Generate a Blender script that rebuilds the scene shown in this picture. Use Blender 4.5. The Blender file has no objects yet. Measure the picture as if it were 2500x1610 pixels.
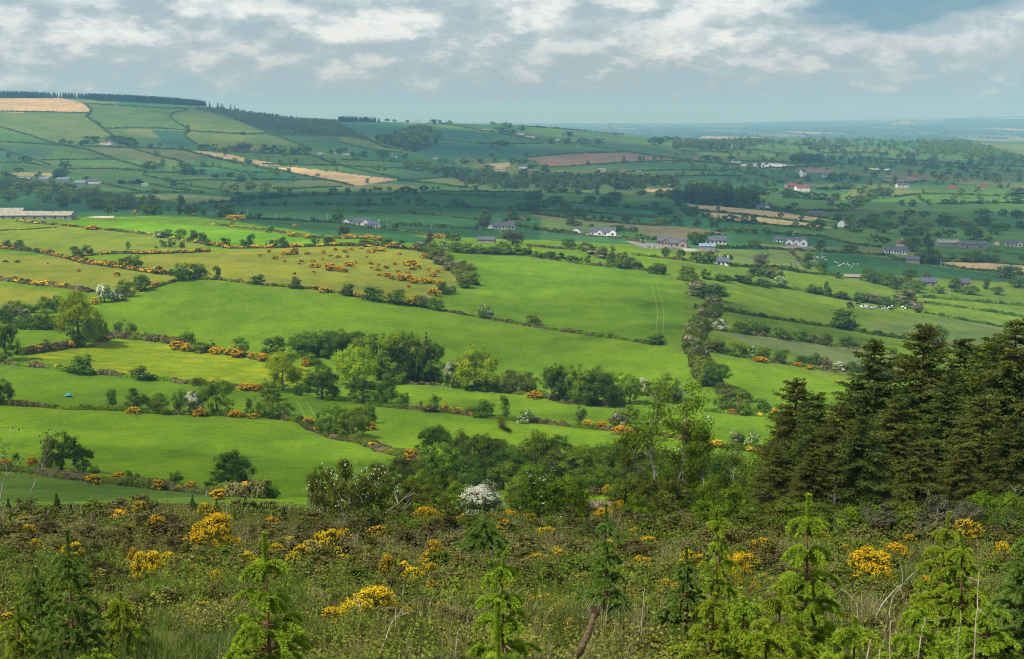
import bpy, math, random
import numpy as np
from mathutils import Vector, Matrix, Quaternion

R = math.radians
scene = bpy.context.scene
COL = scene.collection

# ------------------------------------------------------------------ camera
PITCH = R(8.63)
FPX = 50.0 / 36.0 * 2500.0            # focal length in pixels of the 2500 px wide photograph
cam_data = bpy.data.cameras.new("camera")
cam_data.lens = 50.0
cam_data.sensor_width = 36.0
cam_data.clip_start = 0.05
cam_data.clip_end = 80000.0
cam_data.dof.use_dof = True
cam_data.dof.focus_distance = 260.0
cam_data.dof.aperture_fstop = 8.0
cam = bpy.data.objects.new("camera", cam_data)
COL.objects.link(cam)
cam.location = (0, 0, 0)
cam.rotation_euler = (R(90) - PITCH, 0, 0)
scene.camera = cam

# ------------------------------------------------------------------ colour management
scene.view_settings.view_transform = 'Standard'
scene.view_settings.look = 'None'
scene.view_settings.exposure = 0.0
scene.view_settings.gamma = 1.0
scene.cycles.use_denoising = True
scene.cycles.denoising_prefilter = 'NONE'
scene.cycles.filter_width = 1.05
scene.cycles.max_bounces = 6
scene.cycles.diffuse_bounces = 3
scene.cycles.glossy_bounces = 1
scene.cycles.transmission_bounces = 3
scene.cycles.transparent_max_bounces = 12
scene.cycles.volume_bounces = 0
scene.cycles.caustics_reflective = False
scene.cycles.caustics_refractive = False

# ------------------------------------------------------------------ sun
SUN = Vector((-0.50, -0.36, 0.79)).normalized()     # direction towards the sun
sun_data = bpy.data.lights.new("sun", 'SUN')
sun_data.energy = 4.9
sun_data.angle = R(0.6)
sun_data.color = (1.0, 0.95, 0.87)
sun = bpy.data.objects.new("sun", sun_data)
COL.objects.link(sun)
sun.rotation_euler = SUN.to_track_quat('Z', 'Y').to_euler()
SUN_EL = math.asin(SUN.z)
SUN_AZ = math.atan2(SUN.x, SUN.y)

# ------------------------------------------------------------------ node helpers
class NT:
    """Tiny wrapper that writes node trees as expressions."""
    def __init__(s, tree):
        s.t = tree
    def n(s, kind, **kw):
        nd = s.t.nodes.new(kind)
        for k, v in kw.items():
            setattr(nd, k, v)
        return nd
    def set(s, sock, v):
        if isinstance(v, bpy.types.NodeSocket):
            s.t.links.new(v, sock)
        else:
            sock.default_value = v
    def math(s, op, a, b=None, c=None, clamp=False):
        nd = s.n('ShaderNodeMath', operation=op, use_clamp=clamp)
        s.set(nd.inputs[0], a)
        if b is not None: s.set(nd.inputs[1], b)
        if c is not None: s.set(nd.inputs[2], c)
        return nd.outputs[0]
    def vmath(s, op, a, b=None):
        nd = s.n('ShaderNodeVectorMath', operation=op)
        s.set(nd.inputs[0], a)
        if b is not None: s.set(nd.inputs[1], b)
        return nd.outputs['Value'] if op in ('LENGTH', 'DOT_PRODUCT', 'DISTANCE') else nd.outputs['Vector']
    def mix(s, f, a, b, blend='MIX'):
        nd = s.n('ShaderNodeMix', data_type='RGBA', blend_type=blend)
        s.set(nd.inputs[0], f); s.set(nd.inputs[6], a); s.set(nd.inputs[7], b)
        return nd.outputs[2]
    def ramp(s, v, a, b, c=0.0, d=1.0):
        nd = s.n('ShaderNodeMapRange', interpolation_type='SMOOTHSTEP')
        s.set(nd.inputs[0], v); s.set(nd.inputs[1], a); s.set(nd.inputs[2], b)
        s.set(nd.inputs[3], c); s.set(nd.inputs[4], d)
        return nd.outputs[0]
    def noise(s, vec, scale, detail=3.0, rough=0.55, dims='3D'):
        nd = s.n('ShaderNodeTexNoise', noise_dimensions=dims)
        s.set(nd.inputs['Vector'], vec)
        nd.inputs['Scale'].default_value = scale
        nd.inputs['Detail'].default_value = detail
        nd.inputs['Roughness'].default_value = rough
        return nd.outputs['Fac']
    def sep(s, v):
        nd = s.n('ShaderNodeSeparateXYZ'); s.set(nd.inputs[0], v)
        return nd.outputs
    def comb(s, x, y, z):
        nd = s.n('ShaderNodeCombineXYZ')
        s.set(nd.inputs[0], x); s.set(nd.inputs[1], y); s.set(nd.inputs[2], z)
        return nd.outputs[0]

def pix_dir(px, py):
    """direction (dy normalised to 1) of a pixel of the 2500 px photograph"""
    a = (px - 1250.0) / FPX
    b = (805.0 - py) / FPX
    dy = b * math.sin(PITCH) + math.cos(PITCH)
    dz = b * math.cos(PITCH) - math.sin(PITCH)
    return a / dy, dz / dy

# ------------------------------------------------------------------ sky
world = bpy.data.worlds.new("World")
scene.world = world
world.cycles.sampling_method = 'MANUAL'
world.cycles.sample_map_resolution = 512
world.use_nodes = True
wt = world.node_tree
wt.nodes.clear()
W = NT(wt)
SKY_STRENGTH = 0.1
sky = W.n('ShaderNodeTexSky', sky_type='NISHITA', sun_disc=False)
sky.sun_elevation = SUN_EL
sky.sun_rotation = SUN_AZ
sky.altitude = 200.0
sky.air_density = 1.0
sky.dust_density = 1.5
gen = W.n('ShaderNodeTexCoord').outputs['Generated']
dirv = W.vmath('NORMALIZE', gen)
dx, dy, dz = W.sep(dirv)
# clouds stretch sideways near the horizon: squash the direction in z
cv = W.comb(W.math('MULTIPLY', dx, 1.0), W.math('MULTIPLY', dy, 1.0), W.math('MULTIPLY', dz, 2.3))
def billow(off):
    """cauliflower field of the cumulus, looked up at an offset direction"""
    q = W.vmath('ADD', cv, off)
    nd = W.n('ShaderNodeTexVoronoi', feature='F1', normalize=True)
    W.set(nd.inputs['Vector'], q)
    nd.inputs['Scale'].default_value = 30.0; nd.inputs['Detail'].default_value = 3.0
    nd.inputs['Roughness'].default_value = .6; nd.inputs['Lacunarity'].default_value = 2.3
    return W.math('ADD', W.math('MULTIPLY', W.math('SUBTRACT', .42, nd.outputs['Distance']), 1.25), W.math('MULTIPLY', W.math('SUBTRACT', W.noise(q, 26.0, 7.0, .6), .5), 1.5))
b0 = billow((0.0, 0.0, 0.0))
b1 = billow((-0.006, 0.0, 0.020))
relief = W.ramp(W.math('SUBTRACT', b0, b1), -0.34, 0.36)
n_mid = W.noise(cv, 14.0, 5.0, 0.6)
warp = W.math('ADD', W.math('MULTIPLY', W.math('SUBTRACT', n_mid, 0.5), 1.2), W.math('MULTIPLY', b0, -0.75))
def sky_blob(px, py, rx, ry, soft=0.75):
    """0..1 field round one direction of the sky, its edge broken up by noise"""
    u, v = pix_dir(px, py)
    ln = math.sqrt(u * u + 1 + v * v)
    ux = W.math('MULTIPLY', W.math('SUBTRACT', dx, u / ln), FPX / rx)
    uz = W.math('MULTIPLY', W.math('SUBTRACT', dz, v / ln), FPX / ry)
    r = W.math('SQRT', W.math('ADD', W.math('MULTIPLY', ux, ux), W.math('MULTIPLY', uz, uz)))
    r = W.math('ADD', r, warp)
    front = W.math('GREATER_THAN', dy, 0.0)
    return W.math('MULTIPLY', W.ramp(r, 1.0 + 0.25 * soft, 1.0 - soft, 0.0, 1.0), front)
def lit(*blobs):
    acc = None
    for b in blobs:
        acc = b if acc is None else W.math('MAXIMUM', acc, b)
    return acc
# veil: pale blue grey low down, greyer and warmer above
low = W.ramp(dz, -0.01, 0.05)
veil = W.mix(low, (0.385, 0.57, 0.665, 1), (0.415, 0.565, 0.66, 1))
streak = W.noise(W.comb(dx, dy, W.math('MULTIPLY', dz, 9.0)), 5.0, 5.0, 0.5)
veil = W.mix(W.ramp(streak, 0.45, 0.75, 0.0, 0.45), veil, (0.46, 0.56, 0.62, 1))
veil = W.mix(W.math('MULTIPLY', W.ramp(streak, 0.47, 0.28, 0.0, 0.6), W.ramp(dz, 0.015, 0.035)), veil, (0.29, 0.475, 0.60, 1))
# cumulus deck above about two degrees: crisp billows, lit from above left, grey beneath
white = lit(sky_blob(290, 68, 110, 44), sky_blob(200, 92, 70, 20), sky_blob(520, 15, 120, 34), sky_blob(700, 20, 70, 28),
            sky_blob(900, 72, 175, 36), sky_blob(985, 40, 80, 32), sky_blob(1300, 25, 100, 34), sky_blob(1560, 8, 90, 24), sky_blob(1740, 25, 110, 44),
            sky_blob(15, 30, 50, 24), sky_blob(1340, 60, 90, 40), sky_blob(1640, 95, 170, 44))
grey = lit(sky_blob(60, 15, 60, 30), sky_blob(390, 5, 60, 18), sky_blob(740, 6, 130, 20), sky_blob(1120, 8, 100, 34),
           sky_blob(1500, 75, 110, 26), sky_blob(250, 66, 26, 12), sky_blob(640, 80, 90, 26))
body = W.math('ADD', W.math('MULTIPLY', W.math('SUBTRACT', dz, 0.041), 15.0), W.math('ADD', W.math('MULTIPLY', b0, 1.15), W.math('MULTIPLY', white, 0.35)))
deck = W.ramp(body, -0.22, 0.30)
soft = W.ramp(body, -0.75, 0.35, 0.0, 0.55)
veil = W.mix(soft, veil, (0.50, 0.615, 0.665, 1))
shade = W.math('ADD', W.math('MULTIPLY', relief, 0.66), W.math('ADD', W.math('MULTIPLY', white, 0.50), W.math('MULTIPLY', grey, -0.38)), clamp=True)
cum = W.mix(shade, (0.375, 0.51, 0.585, 1), (1.0, 1.02, 1.0, 1))
cum = W.mix(W.math('MULTIPLY', W.ramp(shade, 0.25, 0.6, 1.0, 0.0), 0.25), cum, (0.52, 0.60, 0.64, 1))
cloud = W.mix(W.math('MULTIPLY', deck, 0.92), veil, cum)
light2 = lit(sky_blob(1830, 112, 50, 12), sky_blob(2250, 108, 260, 18), sky_blob(2090, 172, 60, 8), sky_blob(2220, 188, 90, 9), sky_blob(1560, 122, 60, 10))
cloud = W.mix(W.math('MULTIPLY', light2, 0.38), cloud, (0.72, 0.76, 0.78, 1))
dark = lit(sky_blob(2150, 10, 175, 62, 0.55), sky_blob(2330, -4, 130, 36, 0.6))
cloud = W.mix(W.math('MULTIPLY', dark, 0.92), cloud, (0.185, 0.365, 0.485, 1))
# high up (outside the picture) broken cloud with blue gaps: this is most of what lights the land
high = W.ramp(dz, 0.085, 0.25)
over = W.mix(W.ramp(W.noise(dirv, 3.2, 6.0, 0.55), 0.36, 0.62), (0.36, 0.46, 0.60, 1), (0.76, 0.85, 1.0, 1))
cloud = W.mix(high, cloud, over)
cover = W.math('ADD', 0.90, W.math('MULTIPLY', high, -0.12))
final = W.mix(cover, sky.outputs[0], W.vmath('MULTIPLY', cloud, (1 / SKY_STRENGTH,) * 3))
bg = W.n('ShaderNodeBackground')
bg.inputs['Strength'].default_value = SKY_STRENGTH
wt.links.new(final, bg.inputs['Color'])
wo = W.n('ShaderNodeOutputWorld')
wt.links.new(bg.outputs[0], wo.inputs['Surface'])

# ------------------------------------------------------------------ materials
def new_mat(name):
    m = bpy.data.materials.new(name)
    m.use_nodes = True
    m.node_tree.nodes.clear()
    return m, NT(m.node_tree)

def out(N, sh):
    o = N.n('ShaderNodeOutputMaterial')
    N.t.links.new(sh, o.inputs['Surface'])

def c4(c):
    return (c[0], c[1], c[2], 1.0)

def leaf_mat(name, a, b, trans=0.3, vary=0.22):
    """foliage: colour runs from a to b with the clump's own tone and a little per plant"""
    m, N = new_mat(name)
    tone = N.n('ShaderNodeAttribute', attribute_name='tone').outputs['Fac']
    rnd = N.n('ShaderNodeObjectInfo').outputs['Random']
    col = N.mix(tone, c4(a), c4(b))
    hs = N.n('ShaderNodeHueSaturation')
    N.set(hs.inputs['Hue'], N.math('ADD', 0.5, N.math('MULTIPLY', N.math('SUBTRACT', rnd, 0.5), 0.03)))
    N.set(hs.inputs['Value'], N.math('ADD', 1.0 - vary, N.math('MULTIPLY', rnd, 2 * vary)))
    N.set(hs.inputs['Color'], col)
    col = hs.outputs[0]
    d = N.n('ShaderNodeBsdfDiffuse'); N.set(d.inputs['Color'], col)
    if trans <= 0:
        out(N, d.outputs[0]); return m
    t = N.n('ShaderNodeBsdfTranslucent'); N.set(t.inputs['Color'], N.mix(0.35, col, c4((b[0] * 1.3, b[1] * 1.25, b[2] * .6))))
    x = N.n('ShaderNodeMixShader'); x.inputs[0].default_value = trans
    N.t.links.new(d.outputs[0], x.inputs[1]); N.t.links.new(t.outputs[0], x.inputs[2])
    out(N, x.outputs[0])
    return m

def rough_mat(name, a, b, scale=4.0, rough=0.85, spec=0.2):
    """plain matter (plaster, slate, bark, metal): two tones broken by noise"""
    m, N = new_mat(name)
    co = N.n('ShaderNodeTexCoord').outputs['Object']
    f = N.noise(co, scale, 5.0, 0.6)
    p = N.n('ShaderNodeBsdfPrincipled')
    N.set(p.inputs['Base Color'], N.mix(N.ramp(f, 0.3, 0.7), c4(a), c4(b)))
    p.inputs['Roughness'].default_value = rough
    p.inputs['Specular IOR Level'].default_value = spec
    out(N, p.outputs[0])
    return m

M = {}
def LM(k, *a, **kw): M[k] = leaf_mat(*a, **kw)
LM('d', 'leaves_dark', (.034, .076, .008), (.142, .220, .022))
LM('m', 'leaves_mid', (.076, .134, .008), (.225, .315, .022))
LM('l', 'leaves_lime', (.160, .245, .006), (.350, .440, .014), trans=.35)
LM('o', 'leaves_olive', (.070, .098, .012), (.195, .225, .034))
LM('g', 'leaves_pale', (.075, .110, .030), (.150, .190, .060))
LM('b', 'twigs_grey', (.085, .085, .045), (.150, .145, .075), trans=.1)
LM('c', 'needles_dark', (.014, .030, .010), (.040, .066, .018), trans=.1)
LM('k', 'needles_brown', (.050, .040, .018), (.110, .088, .040), trans=.1)
LM('e', 'needles_olive', (.062, .060, .014), (.200, .225, .038), trans=.22, vary=.18)
LM('e2', 'needles_olive_green', (.048, .058, .012), (.150, .190, .036), trans=.2)
LM('y', 'needles_young', (.085, .165, .010), (.350, .460, .036), trans=.25, vary=.12)
LM('z', 'needles_young_yellow', (.130, .185, .010), (.330, .390, .030), trans=.25, vary=.08)
LM('q', 'needles_young_dark', (.048, .100, .014), (.190, .280, .048), trans=.2, vary=.1)
LM('gf', 'gorse_foliage', (.042, .056, .012), (.130, .135, .034), trans=.1)
LM('gb', 'gorse_brown', (.070, .058, .022), (.150, .110, .044), trans=.1)
LM('fl', 'gorse_flower', (.66, .36, .008), (.86, .58, .014), trans=.15, vary=.1)
LM('fy', 'gorse_flower_yellow', (.66, .42, .010), (.86, .62, .020), trans=.2, vary=.06)
LM('w', 'blossom_white', (.50, .50, .33), (.76, .75, .60), trans=.2, vary=.06)
LM('p', 'blossom_cream', (.24, .21, .12), (.46, .40, .27), trans=.2, vary=.08)
LM('hb', 'hedge_brown', (.070, .066, .018), (.230, .195, .075), trans=.1, vary=.12)
LM('sc', 'heath_scrub', (.044, .042, .009), (.240, .215, .062), trans=.15)
LM('br', 'bramble_leaves', (.048, .086, .010), (.195, .260, .032), trans=.25)
LM('nr', 'bramble_leaves_pale', (.140, .175, .020), (.370, .390, .085), trans=.3)
LM('gr', 'grass_blades', (.060, .098, .012), (.185, .220, .050), trans=.3)
LM('dg', 'dry_grass_blades', (.170, .150, .060), (.340, .300, .150), trans=.2)
M['bark'] = rough_mat('bark', (.045, .035, .025), (.12, .10, .075), 3.0)
M['redbark'] = rough_mat('bark_reddish', (.11, .05, .025), (.20, .105, .055), 30.0)
M['birchbark'] = rough_mat('bark_pale', (.20, .18, .14), (.46, .43, .37), 3.0)
M['deadwood'] = rough_mat('dead_wood', (.26, .21, .13), (.50, .43, .30), 20.0)
M['log'] = rough_mat('cut_wood', (.05, .034, .014), (.17, .115, .05), 60.0)
M['logcut'] = rough_mat('splintered_end', (.035, .018, .010), (.17, .11, .06), 90.0)
M['white'] = rough_mat('white_render', (.78, .78, .75), (.86, .86, .83), .8)
M['cream'] = rough_mat('cream_render', (.50, .46, .36), (.62, .58, .47), .8)
M['stone'] = rough_mat('grey_stone_wall', (.20, .18, .15), (.36, .32, .27), 1.2)
M['brick'] = rough_mat('pinkish_brick', (.30, .20, .15), (.42, .29, .22), 1.5)
M['slate'] = rough_mat('slate_roof', (.055, .065, .085), (.115, .125, .15), .9, .6, .4)
M['redroof'] = rough_mat('red_roof', (.20, .040, .04), (.30, .07, .06), .7)
M['brownroof'] = rough_mat('brown_tile_roof', (.16, .085, .055), (.25, .15, .10), .7)
M['tinroof'] = rough_mat('pale_sheet_roof', (.20, .175, .13), (.42, .385, .30), .5, .8)
M['blueroof'] = rough_mat('blue_grey_sheet_roof', (.17, .23, .30), (.27, .34, .42), .35, .6)
M['concrete'] = rough_mat('weathered_concrete', (.20, .185, .15), (.36, .34, .28), .6)
M['glass'] = rough_mat('window_glass', (.02, .025, .03), (.05, .06, .07), 1.0, .15, .5)
M['doorwood'] = rough_mat('dark_door', (.05, .04, .035), (.10, .075, .06), 1.0)
M['polewood'] = rough_mat('grey_pole', (.30, .29, .26), (.46, .45, .41), 2.0)
M['teal'] = rough_mat('teal_plastic', (.02, .25, .27), (.06, .40, .38), 1.0, .35, .5)
M['black'] = rough_mat('dark_rubber', (.01, .012, .01), (.03, .035, .03), 2.0)
M['soil'] = rough_mat('bare_rubble', (.26, .17, .11), (.42, .31, .22), 2.0)
# ------------------------------------------------------------------ terrain
# The lie of the land, surveyed as sections running away from the camera: each is a list of
# (distance, what) where what is the photo row ('p') at which that ground appears or a height.
def vtan(py):
    return pix_dir(1250, py)[1]
NEAR = [(5, -1.85 - .258 * 5), (13, -1.85 - .258 * 13), (30, -1.85 - .258 * 30), (55, -1.85 - .258 * 55), (75, -1.85 - .258 * 75), (100, -27.9), (130, -35.6)]
def p(*rows):
    return [(y, vtan(v) * y) for y, v in rows]
SECT = {
    0: NEAR + p((190, 1160), (300, 992), (370, 893), (440, 806), (560, 694), (740, 612), (950, 533)) + [(985, -69.5), (1270, -88), (1600, -106)] + p((1800, 496), (2300, 443), (2650, 397), (3000, 355), (3700, 275), (4000, 241), (4250, 231)) + [(4700, 20), (6000, -60), (8000, -110), (24000, -130)],
    420: NEAR + p((190, 1190), (300, 1012), (365, 929), (430, 846), (570, 682), (740, 611), (960, 533)) + [(1000, -71), (1270, -88), (1600, -104)] + p((1800, 496), (1950, 478), (2250, 450), (2650, 408), (3050, 362), (3450, 317), (3850, 272), (4150, 251)) + [(4700, 10), (6000, -60), (8000, -110), (24000, -130)],
    840: NEAR + p((190, 1206), (290, 1062), (340, 978), (365, 946), (430, 850), (545, 720), (760, 604), (1200, 548), (1600, 496), (1850, 471)) + [(2100, -113)] + p((2400, 453), (2650, 425), (2950, 390), (3300, 355), (3800, 320), (4300, 299)) + [(4800, -24), (6000, -80), (8000, -120)] + [(24000, -135)],
    1250: NEAR + p((190, 1215), (320, 1020), (355, 978), (385, 940), (520, 789), (800, 618), (900, 594), (1200, 559), (1500, 513), (1900, 468)) + [(2130, -117.5)] + p((2350, 457), (2900, 404), (3300, 376), (3800, 348), (4700, 307)) + [(5200, -40), (6500, -100), (8000, -125)] + [(14000, -125), (24000, -150)],
    1670: NEAR + p((190, 1212), (300, 1050), (360, 985), (440, 848), (620, 733), (720, 685), (850, 639), (1000, 604), (1270, 555), (1550, 517), (1800, 496), (2200, 457), (2700, 425), (3300, 390), (4000, 362), (5000, 341)) + [(5500, -100), (7000, -150)] + p((12000, 322), (20000, 303)) + [(24000, -160)],
    2080: NEAR + p((190, 1215), (300, 1062), (450, 911), (540, 848), (640, 803), (760, 750), (920, 685), (1100, 625), (1300, 583), (1600, 531), (1850, 506), (2150, 478), (2900, 425), (3400, 397), (4200, 362), (5200, 340)) + [(5700, -105), (7500, -155)] + p((10000, 331), (15000, 308), (20000, 295)) + [(24000, -100)],
    2500: NEAR + p((190, 1217), (300, 1070), (450, 932), (640, 832), (740, 803), (830, 772), (950, 706), (1100, 650), (1320, 597), (1600, 548), (2000, 496), (2600, 446), (3200, 408), (4000, 376), (5000, 356), (5600, 349)) + [(6100, -118), (8000, -160)] + p((10000, 337), (14000, 308), (19000, 283)) + [(24000, -60)],
}
def pchip(x, y, xi):
    x = np.asarray(x, float); y = np.asarray(y, float)
    h = np.diff(x); dl = np.diff(y) / h
    m = np.zeros_like(y)
    m[0], m[-1] = dl[0], dl[-1]
    w1 = 2 * h[1:] + h[:-1]; w2 = h[1:] + 2 * h[:-1]
    ok = dl[1:] * dl[:-1] > 0
    with np.errstate(divide='ignore', invalid='ignore'):
        mm = (w1 + w2) / (w1 / dl[:-1] + w2 / dl[1:])
    m[1:-1] = np.where(ok, mm, 0)
    k = np.clip(np.searchsorted(x, xi, side='right') - 1, 0, len(h) - 1)
    t = np.clip((xi - x[k]) / h[k], 0, 1); hk = h[k]
    return ((1 + 2 * t) * (1 - t) ** 2 * y[k] + t * (1 - t) ** 2 * hk * m[k] + t * t * (3 - 2 * t) * y[k + 1] + t * t * (t - 1) * hk * m[k + 1])

NL, NU = 1600, 281
LG = np.linspace(math.log(5.0), math.log(24000.0), NL)
UG = np.linspace(-0.7, 0.7, NU)
sec_px = sorted(SECT)
sec_u = np.array([pix_dir(q, 700)[0] for q in sec_px])
prof = np.array([pchip([math.log(a) for a, _ in SECT[q]], [b for _, b in SECT[q]], LG) for q in sec_px])
ZT = np.empty((NU, NL))
uc = np.clip(UG, sec_u[0], sec_u[-1])
for j in range(NL):
    ZT[:, j] = pchip(sec_u, prof[:, j], uc)
# soften creases along the view and sideways
for _ in range(6):
    ZT[1:-1] = .25 * ZT[:-2] + .5 * ZT[1:-1] + .25 * ZT[2:]
for _ in range(4):
    ZT[:, 1:-1] = .25 * ZT[:, :-2] + .5 * ZT[:, 1:-1] + .25 * ZT[:, 2:]

def bumps(x, y):
    """small swells in the ground, growing less steep with distance"""
    a = np.clip(y / 60.0, 0.0, 1.0)
    s = .10 * np.sin(x * 1.7 + 1.3 * np.sin(y * .9)) * np.sin(y * 1.3 + .7 * np.sin(x * 1.1)) * (1 - .6 * a)
    s = s + .22 * np.sin(x * .21 + .6 * np.sin(y * .13)) * np.sin(y * .17 + 1.1) * a
    s = s + .55 * np.sin(x * .043 + 1.7) * np.sin(y * .031 + .4 * np.sin(x * .027)) * np.clip((y - 80) / 200, 0, 1)
    return s

def ground_z(x, y):
    x = np.asarray(x, float); y = np.asarray(y, float)
    yy = np.maximum(y, 5.0)
    uu = np.clip(x / np.maximum(yy, 40.0), -0.6999, 0.6999)
    l = np.clip(np.log(yy), LG[0], LG[-1] - 1e-6)
    fu = (uu + .7) / 1.4 * (NU - 1); iu = np.clip(fu.astype(int), 0, NU - 2); fu = fu - iu
    fl = (l - LG[0]) / (LG[-1] - LG[0]) * (NL - 1); il = np.clip(fl.astype(int), 0, NL - 2); fl = fl - il
    z = (ZT[iu, il] * (1 - fu) * (1 - fl) + ZT[iu + 1, il] * fu * (1 - fl) + ZT[iu, il + 1] * (1 - fu) * fl + ZT[iu + 1, il + 1] * fu * fl)
    z = np.where(y < 5.0, -1.85 - .258 * y, z)
    return z + bumps(x, y)

_EY = np.exp(LG)
def hit(px, py, ymin=6.0, ymax=23000.0):
    """the ground point seen at a pixel of the photograph"""
    u, v = pix_dir(px, py)
    z = ground_z(u * _EY, _EY)
    t = z / _EY
    a = np.searchsorted(_EY, ymin); b = max(np.searchsorted(_EY, ymax), a + 2)
    seg = t[a:b]
    k = np.argmax(seg >= v)
    if seg[k] < v:                       # above everything in range: take the crest
        k = int(np.argmax(seg)); y = _EY[a + k]
    elif k == 0:
        y = _EY[a]
    else:
        t0, t1 = seg[k - 1], seg[k]
        f = (v - t0) / (t1 - t0) if t1 != t0 else 0
        y = math.exp(LG[a + k - 1] * (1 - f) + LG[a + k] * f)
    x = u * y
    return x, y, float(ground_z(x, y))

CROP = {1: (0, 180, .35071), 2: (833, 180, .35071), 3: (1666, 180, .35071), 4: (0, 680, .35071), 5: (833, 680, .35071), 6: (1666, 680, .35071),
        7: (0, 1150, .34866), 8: (833, 1150, .34866), 9: (1666, 1150, .34866), 0: (0, 0, 1.0)}
def nat(c, x, y):
    ox, oy, s = CROP[c]
    return ox + x * s, oy + y * s

def path(pts, step=14.0, **kw):
    """a traced line (crop, x, y), ... -> ground points in the world"""
    res = []
    q = [nat(*a) for a in pts]
    for (x0, y0), (x1, y1) in zip(q[:-1], q[1:]):
        n = max(1, int(math.hypot(x1 - x0, y1 - y0) / step))
        for i in range(n):
            f = i / n
            res.append(hit(x0 + (x1 - x0) * f, y0 + (y1 - y0) * f, **kw))
    res.append(hit(*q[-1], **kw))
    return np.array(res)

def C(c, *xy):
    return [(c, a, b) for a, b in xy]

# ------------------------------------------------------------------ mesh helpers
def make_mesh(name, V, F, mats=(), mi=None, tone=None, smooth=False):
    """V (n,3); F a list of index arrays (k,m): faces of m corners; mi per face; tone per vertex"""
    me = bpy.data.meshes.new(name)
    V = np.ascontiguousarray(V, dtype=np.float32)
    me.vertices.add(len(V)); me.vertices.foreach_set('co', V.ravel())
    F = [np.asarray(f, dtype=np.int32) for f in F if len(f)]
    tot = sum(f.size for f in F); nf = sum(len(f) for f in F)
    me.loops.add(tot); me.polygons.add(nf)
    me.loops.foreach_set('vertex_index', np.concatenate([f.ravel() for f in F]))
    sizes = np.concatenate([np.full(len(f), f.shape[1], np.int32) for f in F])
    starts = np.concatenate([[0], np.cumsum(sizes)[:-1]]).astype(np.int32)
    me.polygons.foreach_set('loop_start', starts)
    if mi is not None:
        me.polygons.foreach_set('material_index', np.asarray(mi, np.int32))
    me.polygons.foreach_set('use_smooth', np.full(nf, smooth, bool))
    for m in mats:
        me.materials.append(m)
    if tone is not None:
        at = me.attributes.new('tone', 'FLOAT', 'POINT')
        at.data.foreach_set('value', np.asarray(tone, np.float32))
    me.update(calc_edges=True)
    return me

class MB:
    """collects geometry of one part"""
    def __init__(s):
        s.V = []; s.F3 = []; s.F4 = []; s.m3 = []; s.m4 = []; s.T = []; s.n = 0
    def add(s, V, F, mat=0, tone=0.5):
        V = np.asarray(V, float).reshape(-1, 3); F = np.asarray(F, int)
        if not len(V) or not len(F): return
        s.V.append(V)
        s.T.append(np.broadcast_to(np.asarray(tone, float), (len(V),)))
        if F.shape[1] == 4:
            s.F4.append(F + s.n); s.m4.append(np.full(len(F), mat))
        else:
            s.F3.append(F + s.n); s.m3.append(np.full(len(F), mat))
        s.n += len(V)
    def leaves(s, Cn, Nn, size, aspect=.62, mat=0, tone=.5, rng=None, along=None, cross=None):
        """rhombic leaves at Cn facing Nn; along = direction of the long axis if given"""
        n = len(Cn)
        if n == 0: return
        Nn = Nn / (np.linalg.norm(Nn, axis=1, keepdims=True) + 1e-9)
        r = rng.normal(size=(n, 3)) if along is None else along
        t = r - (r * Nn).sum(1, keepdims=True) * Nn
        t /= np.linalg.norm(t, axis=1, keepdims=True) + 1e-9
        b = np.cross(Nn, t)
        size = np.broadcast_to(np.asarray(size, float), (n,))[:, None]
        V = np.stack([Cn - t * size, Cn + b * size * aspect, Cn + t * size, Cn - b * size * aspect], 1)
        F = np.arange(n * 4).reshape(n, 4)
        s.add(V.reshape(-1, 3), F, mat, np.repeat(np.broadcast_to(np.asarray(tone, float), (n,)), 4))
    def tube(s, pts, rad, sides=6, mat=0, tone=.5, cap=True):
        pts = np.asarray(pts, float); n = len(pts)
        rad = np.broadcast_to(np.asarray(rad, float), (n,))
        d = np.gradient(pts, axis=0); d /= np.linalg.norm(d, axis=1, keepdims=True) + 1e-9
        ref = np.where(np.abs(d[:, 2:3]) > .9, [[1., 0, 0]], [[0, 0, 1.]])
        a = np.cross(d, ref); a /= np.linalg.norm(a, axis=1, keepdims=True) + 1e-9
        b = np.cross(d, a)
        th = np.arange(sides) / sides * 2 * math.pi
        V = pts[:, None] + rad[:, None, None] * (np.cos(th)[None, :, None] * a[:, None] + np.sin(th)[None, :, None] * b[:, None])
        i = np.arange(n - 1)[:, None] * sides; k = np.arange(sides)[None]; k2 = (k + 1) % sides
        F = np.stack([i + k, i + k2, i + sides + k2, i + sides + k], -1).reshape(-1, 4)
        base = s.n
        s.add(V.reshape(-1, 3), F, mat, tone)
        if cap:
            last = (n - 1) * sides
            ring = np.arange(sides)
            tip = s.n
            s.V.append(pts[-1:] + 0); s.T.append(np.array([float(np.mean(tone))])); s.n += 1
            s.F3.append(np.stack([base + last + ring, base + last + (ring + 1) % sides, np.full(sides, tip)], 1)); s.m3.append(np.full(sides, mat))
    def box(s, x0, x1, y0, y1, z0, z1, mat=0):
        V = [(x, y, z) for x in (x0, x1) for y in (y0, y1) for z in (z0, z1)]
        F = [(0, 1, 3, 2), (4, 6, 7, 5), (0, 4, 5, 1), (2, 3, 7, 6), (0, 2, 6, 4), (1, 5, 7, 3)]
        s.add(V, F, mat)
    def mesh(s, name, mats, smooth=False):
        V = np.concatenate(s.V); T = np.concatenate(s.T)
        F = []; mi = []
        if s.F4: F.append(np.concatenate(s.F4)); mi.append(np.concatenate(s.m4))
        if s.F3: F.append(np.concatenate(s.F3)); mi.append(np.concatenate(s.m3))
        return make_mesh(name, V, F, mats, np.concatenate(mi), T, smooth)

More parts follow.
